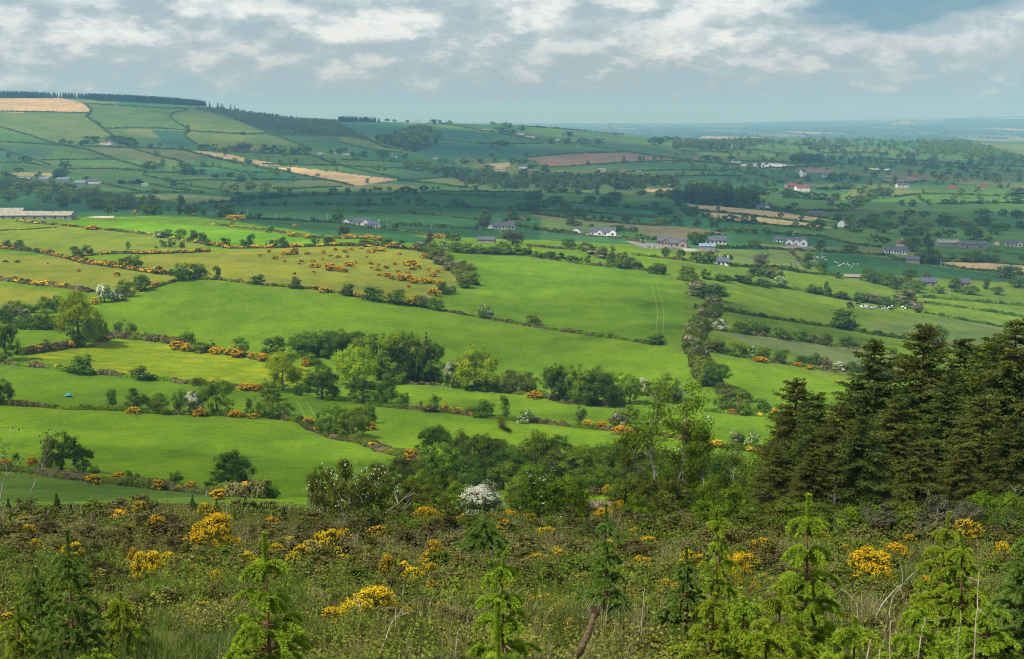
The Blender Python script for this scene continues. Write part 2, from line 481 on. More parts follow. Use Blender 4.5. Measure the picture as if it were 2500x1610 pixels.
def link(name, me, parent=None, loc=(0, 0, 0), rot=0.0, scale=None):
    o = bpy.data.objects.new(name, me)
    COL.objects.link(o)
    o.location = loc
    o.rotation_euler = (0, 0, rot)
    if scale is not None: o.scale = scale
    if parent is not None: o.parent = parent
    return o
def tag(o, label, cat, group=None):
    o['label'] = label; o['category'] = cat
    if group: o['group'] = group
    return o
def kind(o, k):
    o['kind'] = k
    return o
def obj_mats(o, mats):
    for i, m in enumerate(mats):
        o.material_slots[i].link = 'OBJECT'
        o.material_slots[i].material = m

def in_poly(x, y, poly):
    poly = np.asarray(poly); res = np.zeros(x.shape, bool)
    bx = (x >= poly[:, 0].min()) & (x <= poly[:, 0].max()) & (y >= poly[:, 1].min()) & (y <= poly[:, 1].max())
    idx = np.nonzero(bx)[0]
    if not len(idx): return res
    xs, ys = x[idx], y[idx]; c = np.zeros(len(idx), bool)
    px, py = poly[:, 0], poly[:, 1]; j = len(poly) - 1
    for i in range(len(poly)):
        cond = (py[i] > ys) != (py[j] > ys)
        if cond.any():
            c ^= cond & (xs < (px[j] - px[i]) * (ys - py[i]) / (py[j] - py[i] + 1e-12) + px[i])
        j = i
    res[idx] = c
    return res

# ------------------------------------------------------------------ the ground sheet with its fields
ncol_in, nout, nrow = 1060, 50, 1150
sc_ = np.concatenate([np.linspace(-1.15, -.4, nout, endpoint=False), np.linspace(-.4, .4, ncol_in), np.linspace(.4, 1.15, nout + 1)[1:]])
OFF = 45.0
yr = np.exp(np.linspace(math.log(17.0), math.log(23900.0 + OFF), nrow)) - OFF
GX = (sc_[None, :] * (yr[:, None] + OFF)); GY = np.repeat(yr[:, None], len(sc_), 1)
GX = GX.ravel(); GY = GY.ravel(); GZ = ground_z(GX, GY)
rs = np.random.RandomState(7)

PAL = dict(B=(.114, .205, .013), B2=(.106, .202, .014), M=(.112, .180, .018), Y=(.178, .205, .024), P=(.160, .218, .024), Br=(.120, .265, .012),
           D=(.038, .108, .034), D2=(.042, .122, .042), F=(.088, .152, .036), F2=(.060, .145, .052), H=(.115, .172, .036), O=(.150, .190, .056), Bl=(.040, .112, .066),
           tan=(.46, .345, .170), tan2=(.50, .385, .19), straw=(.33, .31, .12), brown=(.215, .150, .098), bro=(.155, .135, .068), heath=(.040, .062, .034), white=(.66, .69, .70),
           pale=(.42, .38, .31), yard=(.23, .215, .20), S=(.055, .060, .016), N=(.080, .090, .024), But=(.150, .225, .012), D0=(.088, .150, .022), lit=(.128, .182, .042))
def hash2(i, j, k):
    v = np.sin(i * 127.1 + j * 311.7 + k * 74.7) * 43758.5453
    return v - np.floor(v)
def cells(x, y, size, k=0):
    """patchwork: nearest jittered seed -> (id in 0..1, distance to the border)"""
    fx, fy = x / size, y / size
    ix, iy = np.floor(fx), np.floor(fy)
    d1 = np.full(x.shape, 9.); d2 = np.full(x.shape, 9.); idd = np.zeros(x.shape)
    for a in (-1, 0, 1):
        for b in (-1, 0, 1):
            jx, jy = ix + a, iy + b
            sx = jx + .15 + .7 * hash2(jx, jy, k); sy = jy + .15 + .7 * hash2(jx, jy, k + 1)
            d = np.hypot(fx - sx, fy - sy)
            cl = d < d1
            d2 = np.where(cl, d1, np.minimum(d2, d)); idd = np.where(cl, hash2(jx, jy, k + 2), idd); d1 = np.where(cl, d, d1)
    return idd, (d2 - d1) * size
col = np.empty((len(GX), 4), np.float32); col[:, 3] = 0
col[:, :3] = PAL['B']
def paint(mask, c, a=0.0):
    col[mask, :3] = PAL[c]; col[mask, 3] = a
mid = (GY > 980) & (GY <= 2050); paint(mid, 'D')  # ridge grass, darkened to carry part of the cloud shade
far = GY > 2050; paint(far, 'F')
uu = GX / np.maximum(GY, 1)
paint((GY > 430) & (GY < 980) & (uu > .11), 'M')
idd, edge = cells(GX * .9 + GY * .25, GY * .55, 150., 3)
tint = np.array([(.052, .150, .050), (.080, .165, .040), (.105, .170, .042), (.060, .140, .060), (.150, .185, .060), (.088, .175, .036)])
pick = (GY > 1000) & (uu > .02) | (GY > 2100)
col[pick, :3] = tint[np.clip((idd[pick] * 6).astype(int), 0, 5)] * .92
farp = GY > 5600
idd2, edge2 = cells(GX, GY * .35, 420., 9)
tint2 = np.array([(.060, .130, .050), (.10, .17, .055), (.16, .20, .08), (.045, .09, .045), (.30, .27, .14), (.07, .12, .05), (.05, .10, .05), (.04, .08, .04)])
col[farp, :3] = tint2[np.clip((idd2[farp] * 8).astype(int), 0, 7)]
dk = farp & (edge2 < 60); col[dk, :3] = (.030, .055, .030)

POLY = [
    ('tan', C(1, (-90, 172), (430, 171), (560, 202), (645, 262), (620, 276), (-90, 266)), 3000, 9e3),
    ('heath', C(1, (1318, 238), (1630, 228), (2230, 292), (2378, 345), (2378, 442), (1930, 432), (1840, 402), (1560, 292)), 2900, 9e3),
    ('heath', C(2, (-20, 335), (60, 380), (150, 430), (230, 470), (-20, 440)), 2900, 9e3),
    ('H', C(1, (1200, 300), (1330, 260), (1560, 302), (1830, 402), (1500, 412), (1310, 392), (1225, 335)), 2500, 9e3),
    ('H', C(1, (1310, 415), (1520, 415), (1930, 437), (2110, 515), (1640, 545), (1370, 490), (1290, 430)), 2500, 9e3),
    ('H', C(1, (-90, 280), (600, 280), (700, 370), (760, 430), (480, 505), (200, 425), (-90, 340)), 2500, 9e3),
    ('F', C(1, (640, 220), (1300, 245), (1170, 300), (1290, 385), (730, 385), (640, 300)), 2500, 9e3),
    ('Bl', C(1, (1050, 390), (1290, 400), (1290, 440), (1360, 500), (1180, 515)), 2500, 9e3),
    ('tan', C(1, (1330, 539), (1480, 548), (1600, 562), (1700, 588), (1700, 614), (1480, 583)), 2200, 9e3),
    ('tan', C(1, (1760, 598), (1880, 620), (1960, 640), (1820, 640), (1750, 622)), 2200, 9e3),
    ('tan', C(1, (1915, 657), (2030, 650), (2378, 690)) + C(2, (0, 692), (395, 738), (130, 780)) + C(1, (2378, 760), (2060, 700)), 2200, 9e3),
    ('O', C(1, (1000, 838), (1300, 840), (1605, 862), (1590, 887), (1300, 905), (900, 850)), 1700, 9e3),
    ('straw', C(1, (70, 690), (370, 690), (370, 718), (130, 718)), 1700, 9e3),
    ('Bl', C(2, (-40, 335), (300, 340), (440, 357), (600, 362), (1060, 422), (1010, 492), (690, 462), (560, 365), (450, 365), (360, 450), (230, 450), (60, 380)), 2200, 9e3),
    ('Bl', C(2, (500, 520), (680, 472), (1000, 496), (1900, 542), (1300, 572), (1150, 600), (600, 582)), 2200, 9e3),
    ('H', C(2, (0, 440), (200, 470), (520, 548), (430, 560), (200, 510), (0, 480)), 2200, 9e3),
    ('brown', C(2, (1290, 592), (1600, 560), (1990, 550), (2310, 598), (2000, 612), (1460, 652)), 2200, 9e3),
    ('straw', C(2, (990, 632), (1170, 618), (1180, 645), (1070, 658)), 2000, 9e3),
    ('O', C(2, (540, 738), (740, 722), (960, 760), (1060, 808), (700, 760)), 2000, 9e3),
    ('tan2', C(2, (2050, 800), (2340, 802), (2330, 824), (2240, 832), (2100, 820)), 1900, 9e3),
    ('bro', C(2, (1300, 985), (1420, 980), (1850, 1036), (2180, 1062)) + C(3, (0, 1070), (250, 1098), (70, 1150)) + C(2, (2150, 1162), (2080, 1080), (1760, 1040), (1500, 1022)), 900, 2000),
    ('tan2', C(3, (35, 912), (250, 922), (680, 966), (1048, 1020), (880, 1022), (520, 988), (260, 957), (110, 948)), 1000, 2600),
    ('tan2', C(3, (115, 962), (300, 975), (520, 998), (890, 1044), (1070, 1080), (880, 1066), (480, 1035), (200, 1000)), 1000, 2600),
    ('tan2', C(3, (400, 845), (580, 858), (500, 868)), 1000, 3000),
    ('tan', C(3, (1805, 1312), (2100, 1318), (2500, 1345), (2500, 1400), (2180, 1382), (1900, 1345)), 800, 2000),
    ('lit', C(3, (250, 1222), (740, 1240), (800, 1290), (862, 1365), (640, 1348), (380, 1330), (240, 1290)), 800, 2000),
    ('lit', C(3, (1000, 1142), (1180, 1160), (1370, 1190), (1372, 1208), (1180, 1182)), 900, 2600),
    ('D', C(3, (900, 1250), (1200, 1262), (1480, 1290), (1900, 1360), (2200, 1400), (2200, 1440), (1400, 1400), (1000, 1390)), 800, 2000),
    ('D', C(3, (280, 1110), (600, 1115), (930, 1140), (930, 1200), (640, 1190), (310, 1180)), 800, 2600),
    ('white', C(3, (395, 636), (560, 621), (690, 628), (825, 642), (640, 660), (450, 648)), 2200, 9e3),
    ('brown', C(3, (670, 672), (900, 650), (1060, 665), (1050, 692), (900, 692)), 2200, 9e3),
    ('brown', C(3, (1385, 735), (1620, 730), (1700, 750), (1480, 768)), 2000, 9e3),
    ('white', C(3, (1290, 657), (1445, 664), (1430, 674), (1330, 668)), 2200, 9e3),
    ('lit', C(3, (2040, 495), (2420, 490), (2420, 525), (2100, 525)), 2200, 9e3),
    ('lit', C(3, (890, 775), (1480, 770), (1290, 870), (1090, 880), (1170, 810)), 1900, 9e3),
    ('Br', C(1, (330, 1036), (900, 1030), (1500, 1070), (1900, 1112), (2180, 1162), (2100, 1192), (1700, 1187), (1450, 1172), (1000, 1112), (700, 1072)), 500, 1200),
    ('P', C(1, (-90, 1036), (230, 1047), (700, 1086), (1150, 1142), (1445, 1190), (1440, 1232), (800, 1237), (430, 1268), (-90, 1205)), 500, 1200),
    ('Y', C(1, (-90, 1235), (400, 1282), (830, 1358), (1230, 1422), (1000, 1502), (650, 1512), (250, 1462), (-90, 1420)), 400, 1200),
    ('Y', C(4, (-90, 42), (420, 95), (330, 180), (-90, 190)), 400, 800),
    ('Y', C(1, (830, 1335), (1000, 1268), (1460, 1248), (1700, 1225), (2378, 1205)) + C(2, (560, 1237), (620, 1272), (780, 1372), (830, 1452), (700, 1500)) + C(5, (600, 190), (400, 170), (0, 115)) + C(1, (2050, 1492), (1750, 1462), (1280, 1428)), 400, 1300),
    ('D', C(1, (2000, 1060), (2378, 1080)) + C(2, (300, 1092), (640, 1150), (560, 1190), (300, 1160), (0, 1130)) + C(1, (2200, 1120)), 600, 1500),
    ('pale', C(1, (600, 996), (790, 991), (790, 1004), (640, 1005)), 500, 1200),
    ('B2', C(2, (740, 1252), (1330, 1272), (2250, 1402)) + C(6, (0, 100), (30, 300)) + C(5, (2240, 450), (1300, 325), (700, 200)) + C(2, (880, 1482), (960, 1400)), 400, 1300),
    ('But', C(4, (120, 560), (480, 482), (760, 432), (1180, 452), (1880, 582), (2150, 622), (2100, 740), (1820, 768), (1340, 720), (900, 682), (480, 645), (200, 602)), 250, 600),
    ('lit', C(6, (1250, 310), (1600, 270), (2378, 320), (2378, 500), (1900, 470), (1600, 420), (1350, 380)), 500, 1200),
    ('O', C(6, (180, 362), (620, 402), (1080, 468), (1560, 550), (1560, 640), (1300, 640), (800, 520), (500, 470)), 380, 900),
    ('yard', C(2, (1980, 1165), (2100, 1175), (2378, 1205)) + C(3, (300, 1250), (100, 1230)) + C(2, (2110, 1215)), 800, 1500),
    ('yard', C(2, (1690, 1118), (1740, 1105), (1950, 1128), (1960, 1140), (1700, 1132)), 800, 1700),
    ('yard', C(3, (640, 1215), (760, 1195), (930, 1200), (930, 1222), (860, 1212), (720, 1225)), 800, 1700),
    ('D0', C(7, (-40, 10), (330, 30), (1100, 110), (1900, 210), (2300, 250), (2300, 300), (-40, 300)), 76, 260),
]
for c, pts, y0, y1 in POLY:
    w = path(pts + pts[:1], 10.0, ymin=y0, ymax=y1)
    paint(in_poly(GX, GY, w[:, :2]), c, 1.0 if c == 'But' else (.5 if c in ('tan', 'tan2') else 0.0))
SCRUB_Y = 78.0
near = GY < SCRUB_Y
f = np.clip((SCRUB_Y - GY) / 60, 0, 1)[near, None]
col[near, :3] = np.array(PAL['S']) * (1 - f) + np.array(PAL['N']) * f
col[near, 3] = 0

fi = (np.arange(nrow - 1)[:, None] * len(sc_) + np.arange(len(sc_) - 1)[None]).ravel()
GF = np.stack([fi, fi + 1, fi + len(sc_) + 1, fi + len(sc_)], 1)
gme = make_mesh("ground", np.stack([GX, GY, GZ], 1), [GF], smooth=True)
ca = gme.attributes.new('field', 'FLOAT_COLOR', 'POINT')
ca.data.foreach_set('color', col.ravel())
gm, N = new_mat('pasture_ground')
at = N.n('ShaderNodeAttribute', attribute_name='field')
pos = N.n('ShaderNodeNewGeometry').outputs['Position']
p2 = N.vmath('MULTIPLY', pos, (1, 1, 0))
n1 = N.noise(p2, .9, 4.0, .65)
n2 = N.noise(N.vmath('MULTIPLY', p2, (1, .45, 0)), .10, 5.0, .62)
n3 = N.noise(p2, .013, 4.0, .55)
g = N.math('ADD', N.math('MULTIPLY', N.ramp(n1, .38, .62), .42), N.math('ADD', N.math('MULTIPLY', N.ramp(n2, .38, .62), .40), N.math('MULTIPLY', N.ramp(n3, .40, .60), .42)))
base = at.outputs['Color']
dull = N.mix(1.0, base, (.60, .68, .86, 1), 'MULTIPLY')
fresh = N.mix(1.0, base, (1.42, 1.26, 1.02, 1), 'MULTIPLY')
colr = N.mix(N.math('MULTIPLY', g, .9, clamp=True), dull, fresh)
# tussocks, a few dry patches
tus = N.ramp(N.noise(N.vmath('MULTIPLY', p2, (.55, 1.5, 0)), .42, 4.0, .72), .50, .66)
colr = N.mix(N.math('MULTIPLY', tus, .62), colr, N.mix(1.0, base, (.52, .62, .8, 1), 'MULTIPLY'))
dry = N.ramp(N.noise(N.vmath('ADD', p2, (91, 13, 0)), .028, 5.0, .6), .56, .72)
colr = N.mix(N.math('MULTIPLY', dry, .30), colr, N.mix(1.0, base, (1.7, 1.22, 1.6, 1), 'MULTIPLY'))
# buttercups (alpha 1) and drill rows of the ripe fields (alpha .5)
al = at.outputs['Alpha']
butter = N.math('MULTIPLY', N.ramp(N.noise(N.vmath('MULTIPLY', p2, (.55, 1.7, 0)), .15, 6.0, .75), .50, .64), N.ramp(al, .8, 1.0))
colr = N.mix(N.math('MULTIPLY', butter, .62), colr, (.42, .33, .010, 1))
wv = N.n('ShaderNodeTexWave', wave_type='BANDS', bands_direction='X')
N.set(wv.inputs['Vector'], p2); wv.inputs['Scale'].default_value = .018; wv.inputs['Distortion'].default_value = 1.5
rows = N.math('MULTIPLY', N.ramp(wv.outputs['Fac'], .55, .95), N.math('MULTIPLY', N.ramp(al, .3, .5), N.ramp(al, .7, .55)))
colr = N.mix(N.math('MULTIPLY', rows, .22), colr, N.mix(1.0, base, (.8, .78, .7, 1), 'MULTIPLY'))
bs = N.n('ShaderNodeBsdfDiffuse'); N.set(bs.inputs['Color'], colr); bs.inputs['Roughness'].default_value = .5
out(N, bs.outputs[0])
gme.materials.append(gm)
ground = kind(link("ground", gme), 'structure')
del GX, GY, GZ, GF, col, idd, edge, idd2, edge2

# ------------------------------------------------------------------ clouds overhead, whose shadows lie on the land
cmat, N = new_mat('cloud_vapour')
dens = N.n('ShaderNodeAttribute', attribute_name='tone').outputs['Fac']
d = N.n('ShaderNodeBsdfDiffuse'); d.inputs['Color'].default_value = (.9, .9, .9, 1)
t = N.n('ShaderNodeBsdfTranslucent'); t.inputs['Color'].default_value = (.9, .9, .92, 1)
x1 = N.n('ShaderNodeMixShader'); x1.inputs[0].default_value = .6
N.t.links.new(d.outputs[0], x1.inputs[1]); N.t.links.new(t.outputs[0], x1.inputs[2])
tr = N.n('ShaderNodeBsdfTransparent')
x2 = N.n('ShaderNodeMixShader'); N.set(x2.inputs[0], dens)
N.t.links.new(tr.outputs[0], x2.inputs[1]); N.t.links.new(x1.outputs[0], x2.inputs[2])
out(N, x2.outputs[0])
CLOUD_ALT = 560.0
def cloud(px, py, y0, y1, rx, ry, dens, seed, hole=None):
    """a flat-bottomed cloud whose shadow is centred on the ground seen at (px, py)"""
    gx, gy, gz = hit(px, py, ymin=y0, ymax=y1)
    k = (CLOUD_ALT - gz) / SUN.z
    cx, cy = gx + SUN.x * k, gy + SUN.y * k
    rng = np.random.RandomState(seed)
    nr, na = 26, 72
    V = []; T = []
    ph = rng.uniform(0, 6.28, 9)
    for top in (0, 1):
        for i in range(nr + 1):
            r = i / nr
            a = np.arange(na) / na * 2 * math.pi
            lump = 1 + .16 * np.sin(3 * a + ph[0]) + .11 * np.sin(5 * a + ph[1]) + .07 * np.sin(9 * a + ph[2]) + .04 * np.sin(15 * a + ph[3])
            X = np.cos(a) * rx * r * lump; Y = np.sin(a) * ry * r * lump
            w = .5 + .5 * np.sin(X / rx * 7 + ph[4]) * np.sin(Y / ry * 6 + ph[5])
            D = np.clip((1.0 - r) / .42, 0, 1)
            D = D * D * (3 - 2 * D) * (dens * (.82 + .18 * w))
            one = 1 - np.sqrt(np.clip(1 - D, 0, 1))          # two sheets, top and bottom, share the density
            Z = np.full(na, 0.0) if not top else (1 - r ** 3) * (60 + 34 * w + 20 * np.sin(X / rx * 15 + ph[6]))
            V.append(np.stack([X, Y, Z], 1)); T.append(one)
    V = np.concatenate(V); T = np.concatenate(T)
    F = []
    for top in (0, 1):
        b = top * (nr + 1) * na
        i = np.arange(nr)[:, None] * na; k2 = np.arange(na)[None]; k3 = (k2 + 1) % na
        F.append((np.stack([i + k2, i + k3, i + na + k3, i + na + k2], -1).reshape(-1, 4) + b))
    me = make_mesh('cloud', V, F, [cmat], tone=T, smooth=True)
    return kind(link('cloud', me, loc=(cx, cy, CLOUD_ALT)), 'structure')
CLOUDS = [
    # px, py, ymin, ymax, rx, ry, density
    (700, 492, 1200, 2500, 620, 330, .80), (1060, 494, 1200, 2100, 500, 360, .78), (1780, 500, 1300, 2200, 420, 420, .58),
    (2300, 560, 1000, 2400, 560, 520, .78), (900, 560, 950, 1400, 260, 150, .55),
    (400, 440, 1900, 3500, 1300, 430, .50), (1500, 400, 2300, 4500, 1300, 700, .62), (2300, 420, 2200, 4500, 800, 700, .48),
    (1150, 345, 3000, 6000, 900, 600, .62),
    (60, 1190, 60, 260, 105, 66, .60), (2230, 1262, 40, 160, 34, 28, .60),
    (2150, 815, 450, 900, 130, 120, .40), (1430, 780, 450, 900, 105, 110, .42), (1180, 855, 300, 700, 60, 40, .30), (250, 1010, 200, 400, 90, 34, .34),
]
for i, a in enumerate(CLOUDS):
    cloud(*a, seed=40 + i)
# ------------------------------------------------------------------ plant prototypes (unit size: 1 wide, 1 high)
def unit(v):
    return v / (np.linalg.norm(v, axis=-1, keepdims=True) + 1e-9)

def lobes_for(shape, rng):
    """ellipsoid lobes (centre, radii) that make up a crown"""
    L = []
    if shape == 'round':
        L.append(((0, 0, .50), (.41, .41, .42)))
        for i in range(11):
            a = i / 11 * 6.28 * 2 + rng.uniform(-.3, .3); e = rng.uniform(-.95, 1.0)
            r = rng.uniform(.15, .23)
            c = (math.cos(a) * .33 * math.cos(e * .8), math.sin(a) * .33 * math.cos(e * .8), .49 + .34 * math.sin(e))
            L.append((c, (r, r, r * .85)))
        L.append(((rng.uniform(-.1, .1), rng.uniform(-.1, .1), .83), (.19, .19, .16)))
    elif shape == 'bush':
        L.append(((0, 0, .40), (.38, .38, .42)))
        for i in range(8):
            a = i / 8 * 6.28 + rng.uniform(-.35, .35); z = rng.uniform(.14, .72)
            rr = .34 * math.sqrt(max(.12, 1 - (z / .95) ** 2)); r = rng.uniform(.15, .23)
            L.append(((math.cos(a) * rr, math.sin(a) * rr, z), (r, r, r * .95)))
        for i in range(2):
            L.append(((rng.uniform(-.2, .2), rng.uniform(-.2, .2), rng.uniform(.75, .86)), (.16, .16, .13)))
    elif shape == 'tall':
        for i in range(11):
            z = .16 + .68 * i / 10; w = .30 * math.sin(min(1.0, (z + .12)) * 2.6) + .06
            a = rng.uniform(0, 6.28); r = rng.uniform(.18, .26)
            L.append(((math.cos(a) * w * .6, math.sin(a) * w * .6, z), (r, r, r * .62)))
    elif shape == 'open':
        for i in range(13):
            a = i * 2.4 + rng.uniform(-.3, .3); z = rng.uniform(.22, .84)
            rr = .36 * math.sqrt(max(.1, 1 - ((z - .52) / .46) ** 2)); r = rng.uniform(.16, .24)
            L.append(((math.cos(a) * rr, math.sin(a) * rr, z), (r, r, r * .72)))
        L.append(((0, 0, .86), (.22, .22, .13))); L.append(((0, 0, .58), (.32, .32, .28)))
    elif shape == 'loose':
        for i in range(10):
            a = rng.uniform(0, 6.28); z = rng.uniform(.12, .88); rr = rng.uniform(.05, .36) * math.sqrt(max(.2, 1 - (z - .45) ** 2 * 3)); r = rng.uniform(.10, .17)
            L.append(((math.cos(a) * rr, math.sin(a) * rr, z), (r, r, r * 1.15)))
    return L

LODS = {0: (16000, .0125), 1: (6400, .0205), 2: (1400, .042), 3: (340, .082)}
def crown_leaves(shape, lod, seed, mb, mat=0, frac=1.0, grow=1.0, upper=False):
    rng = np.random.RandomState(seed)
    n, s = LODS[lod]
    n = int(n * frac * (.55 if shape == 'loose' else 1)); s *= grow
    if shape == 'cone':
        # conifer: whorls of drooping sprays
        z = 1 - np.sqrt(rng.uniform(0, 1, n)) * .94
        wh = np.round(z * 13) / 13 + rng.normal(0, .012, n)
        prof = .5 * (1 - z) ** .8 * (.75 + .25 * np.sin(wh * 60))
        a = rng.uniform(0, 6.28, n); q = np.round(a / 6.28 * 9 + z * 5) / 9 * 6.28
        a = .6 * q + .4 * a
        r = prof * np.sqrt(rng.uniform(.12, 1, n))
        P = np.stack([np.cos(a) * r, np.sin(a) * r, wh - r * .22], 1)
        Nn = np.stack([np.cos(a) * .5, np.sin(a) * .5, np.ones(n) * .8], 1) + rng.normal(0, .45, (n, 3))
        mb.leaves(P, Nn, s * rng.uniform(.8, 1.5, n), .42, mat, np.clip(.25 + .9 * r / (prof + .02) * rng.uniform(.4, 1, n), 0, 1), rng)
        return
    L = lobes_for(shape, np.random.RandomState(seed + 5))
    vol = np.array([l[1][0] ** 2 for l in L]); vol /= vol.sum()
    # clump centres on the lobes, leaves round each clump
    nc = n if (upper and frac < .2) else max(8, n // (52 if lod < 2 else 11))
    li = rng.choice(len(L), nc, p=vol)
    cc = np.array([l[0] for l in L])[li]; cr = np.array([l[1] for l in L])[li]
    d = unit(rng.normal(size=(nc, 3)) + (0, 0, .25))
    cp = cc + d * cr * rng.uniform(.72, 1.06, (nc, 1))
    if upper:
        keep = (d[:, 2] > -.25); cp, d = cp[keep], d[keep]; nc = len(cp)
    ctone = rng.uniform(0, 1, nc)
    k = rng.randint(0, nc, n)
    sp = (.044 if lod < 2 else .055) * grow
    off = rng.normal(size=(n, 3)) * sp * (1, 1, .8)
    P = cp[k] + off
    P[:, 2] = np.maximum(P[:, 2], .01 + .03 * rng.uniform(0, 1, n))
    Nn = d[k] * .85 + unit(off) * .6 + (0, 0, .38) + rng.normal(0, .24, (n, 3))
    mb.leaves(P, Nn, s * rng.uniform(.7, 1.35, n), .62, mat, np.clip(ctone[k] * .75 + rng.uniform(0, .3, n), 0, 1), rng)

def trunk_geo(shape, seed, mb, mat=0, sides=6):
    rng = np.random.RandomState(seed + 77)
    top = .92 if shape == 'cone' else .72
    z = np.linspace(-.03, top, 7)
    w = .018 if shape == 'cone' else .024
    px = np.cumsum(rng.normal(0, .012, 7)); py = np.cumsum(rng.normal(0, .012, 7)); px -= px[0]; py -= py[0]
    P = np.stack([px, py, z], 1)
    mb.tube(P, np.linspace(w * 1.5, w * .25, 7), sides, mat)
    if shape == 'cone': return
    for i in range(7 if shape in ('open', 'loose') else 4):
        t = rng.uniform(.25, .7); a = i * 2.4 + rng.uniform(-.4, .4); b = P[int(t * 6)]
        l = rng.uniform(.22, .38)
        e = b + np.array([math.cos(a) * l, math.sin(a) * l, rng.uniform(.15, .3)])
        m = (b + e) / 2 + np.array([math.cos(a) * .05, math.sin(a) * .05, -.02])
        mb.tube([b, m, e], [w * .65, w * .42, w * .12], 5, mat)

_PC = {}
def crown_mesh(shape, lod, var):
    k = ('c', shape, lod, var)
    if k not in _PC:
        mb = MB(); crown_leaves(shape, lod, 100 * var + lod * 7 + len(shape) * 13, mb)
        _PC[k] = mb.mesh('crown', [M['m']])
    return _PC[k]
def trunk_mesh(shape, var):
    k = ('t', shape, var)
    if k not in _PC:
        mb = MB(); trunk_geo(shape, 100 * var + len(shape) * 13, mb, sides=7)
        _PC[k] = mb.mesh('trunk', [M['bark']])
    return _PC[k]
def blossom_mesh(shape, lod, var, frac):
    k = ('b', shape, lod, var, frac)
    if k not in _PC:
        mb = MB(); crown_leaves(shape, lod, 100 * var + lod * 7 + len(shape) * 13 + 3, mb, frac=frac, grow=1.04, upper=True)
        _PC[k] = mb.mesh('blossom', [M['w']])
    return _PC[k]
def whole_mesh(shape, lod, var, frac):
    """small distant plant: trunk, crown and blossom in one mesh"""
    k = ('w', shape, lod, var, frac)
    if k not in _PC:
        mb = MB(); sd = 100 * var + lod * 7 + len(shape) * 13
        trunk_geo(shape, sd, mb, 0, 4); crown_leaves(shape, lod, sd, mb, 1)
        if frac: crown_leaves(shape, lod, sd + 3, mb, 2, frac=frac, grow=1.04, upper=True)
        _PC[k] = mb.mesh('tree', [M['bark'], M['m'], M['w']])
    return _PC[k]

# kind -> (object name, category, adjective, noun, default shape, leaf material, blossom material, blossom share)
TK = {
    'd': ('broadleaf_tree', 'tree', 'dark green', 'round tree', 'round', 'd', None, 0),
    'm': ('broadleaf_tree', 'tree', 'mid green', 'leafy tree', 'round', 'm', None, 0),
    'l': ('broadleaf_tree', 'tree', 'lime green', 'spreading tree', 'open', 'l', None, 0),
    'D': ('green_bush', 'bush', 'dark green', 'bush', 'bush', 'd', None, 0),
    'm2': ('green_bush', 'bush', 'mid green', 'bush', 'bush', 'm', None, 0),
    'o': ('olive_shrub', 'shrub', 'olive green', 'shrub', 'bush', 'o', None, 0),
    'g': ('pale_shrub', 'shrub', 'pale green', 'airy shrub', 'loose', 'g', None, 0),
    's': ('loose_shrub', 'shrub', 'thin mid green', 'loose shrub', 'loose', 'm', None, 0),
    'h': ('hawthorn_tree', 'tree', 'white blossoming', 'hawthorn', 'bush', 'm', 'w', .62),
    'H': ('hawthorn_tree', 'tree', 'green hawthorn', 'flecked white', 'bush', 'm', 'w', .16),
    'p': ('hawthorn_tree', 'tree', 'cream flushed', 'hawthorn', 'bush', 'o', 'p', .30),
    'W': ('hawthorn_tree', 'tree', 'white blossoming', 'hawthorn', 'bush', 'g', 'w', 1.3),
    'b': ('sparse_tree', 'tree', 'greyish', 'half bare tree', 'open', 'b', None, 0),
    'c': ('conifer_tree', 'tree', 'dark', 'pointed conifer', 'cone', 'c', None, 0),
    'k': ('conifer_tree', 'tree', 'brownish', 'ragged conifer', 'cone', 'k', None, 0),
    't': ('broadleaf_tree', 'tree', 'dark green', 'narrow tree', 'tall', 'd', None, 0),
    'f': ('flowering_tree', 'tree', 'olive green', 'white-dotted tree', 'bush', 'o', 'w', .026),
    'F': ('flowering_tree', 'tree', 'dark green', 'white-flecked tree', 'bush', 'd', 'w', .014),
    'x': ('broadleaf_tree', 'tree', 'deep green', 'dense tree', 'tall', 'm', None, 0),
}
ORD = ['', 'first', 'second', 'third', 'fourth', 'fifth', 'sixth', 'seventh', 'eighth', 'ninth', 'tenth', 'eleventh', 'twelfth', 'thirteenth',
       'fourteenth', 'fifteenth', 'sixteenth', 'seventeenth', 'eighteenth', 'nineteenth', 'twentieth']
def ordinal(i, n):
    if n == 1: return ''
    if i == 0: return 'leftmost'
    if i == n - 1: return 'rightmost'
    if i + 1 < len(ORD) and i <= n - 1 - i: return ORD[i + 1] + ' from the left'
    j = n - i
    return (ORD[j] if j < len(ORD) else str(j) + 'th') + ' from the right'

_vc = [0]
def plant(c, x, y, w, h, k, label=None, group=None, ymin=6.0, ymax=23000., sink=.02, shape=None, lean=0.0, label_fixed=False):
    """one tree or bush: trunk foot at (crop, x, y), w and h its size in that crop's pixels"""
    px, py = nat(c, x, y); s = CROP[c][2]
    X, Y, Z = hit(px, py, ymin, ymax)
    ww, hh = w * s * Y / FPX, h * s * Y / FPX
    nm, cat, adj, noun, shp, leaf, blo, frac = TK[k]
    shp = shape or shp
    hp = h * s * .41
    lod = 0 if hp > 75 else 1 if hp > 22 else 2 if hp > 8.5 else 3
    ww *= 1.12; hh *= 1.03
    if lod > 1 and nm == 'broadleaf_tree' and not label_fixed:
        SMALL.append((hp, nm, cat, leaf, shp, lod, X, Y, Z - hh * sink, ww, hh, label or f'{adj} {noun}', group))
        return None
    return _build(nm, cat, leaf, blo, frac, shp, lod, X, Y, Z - hh * sink, ww, hh, label or f'{adj} {noun}', group, k, lean)

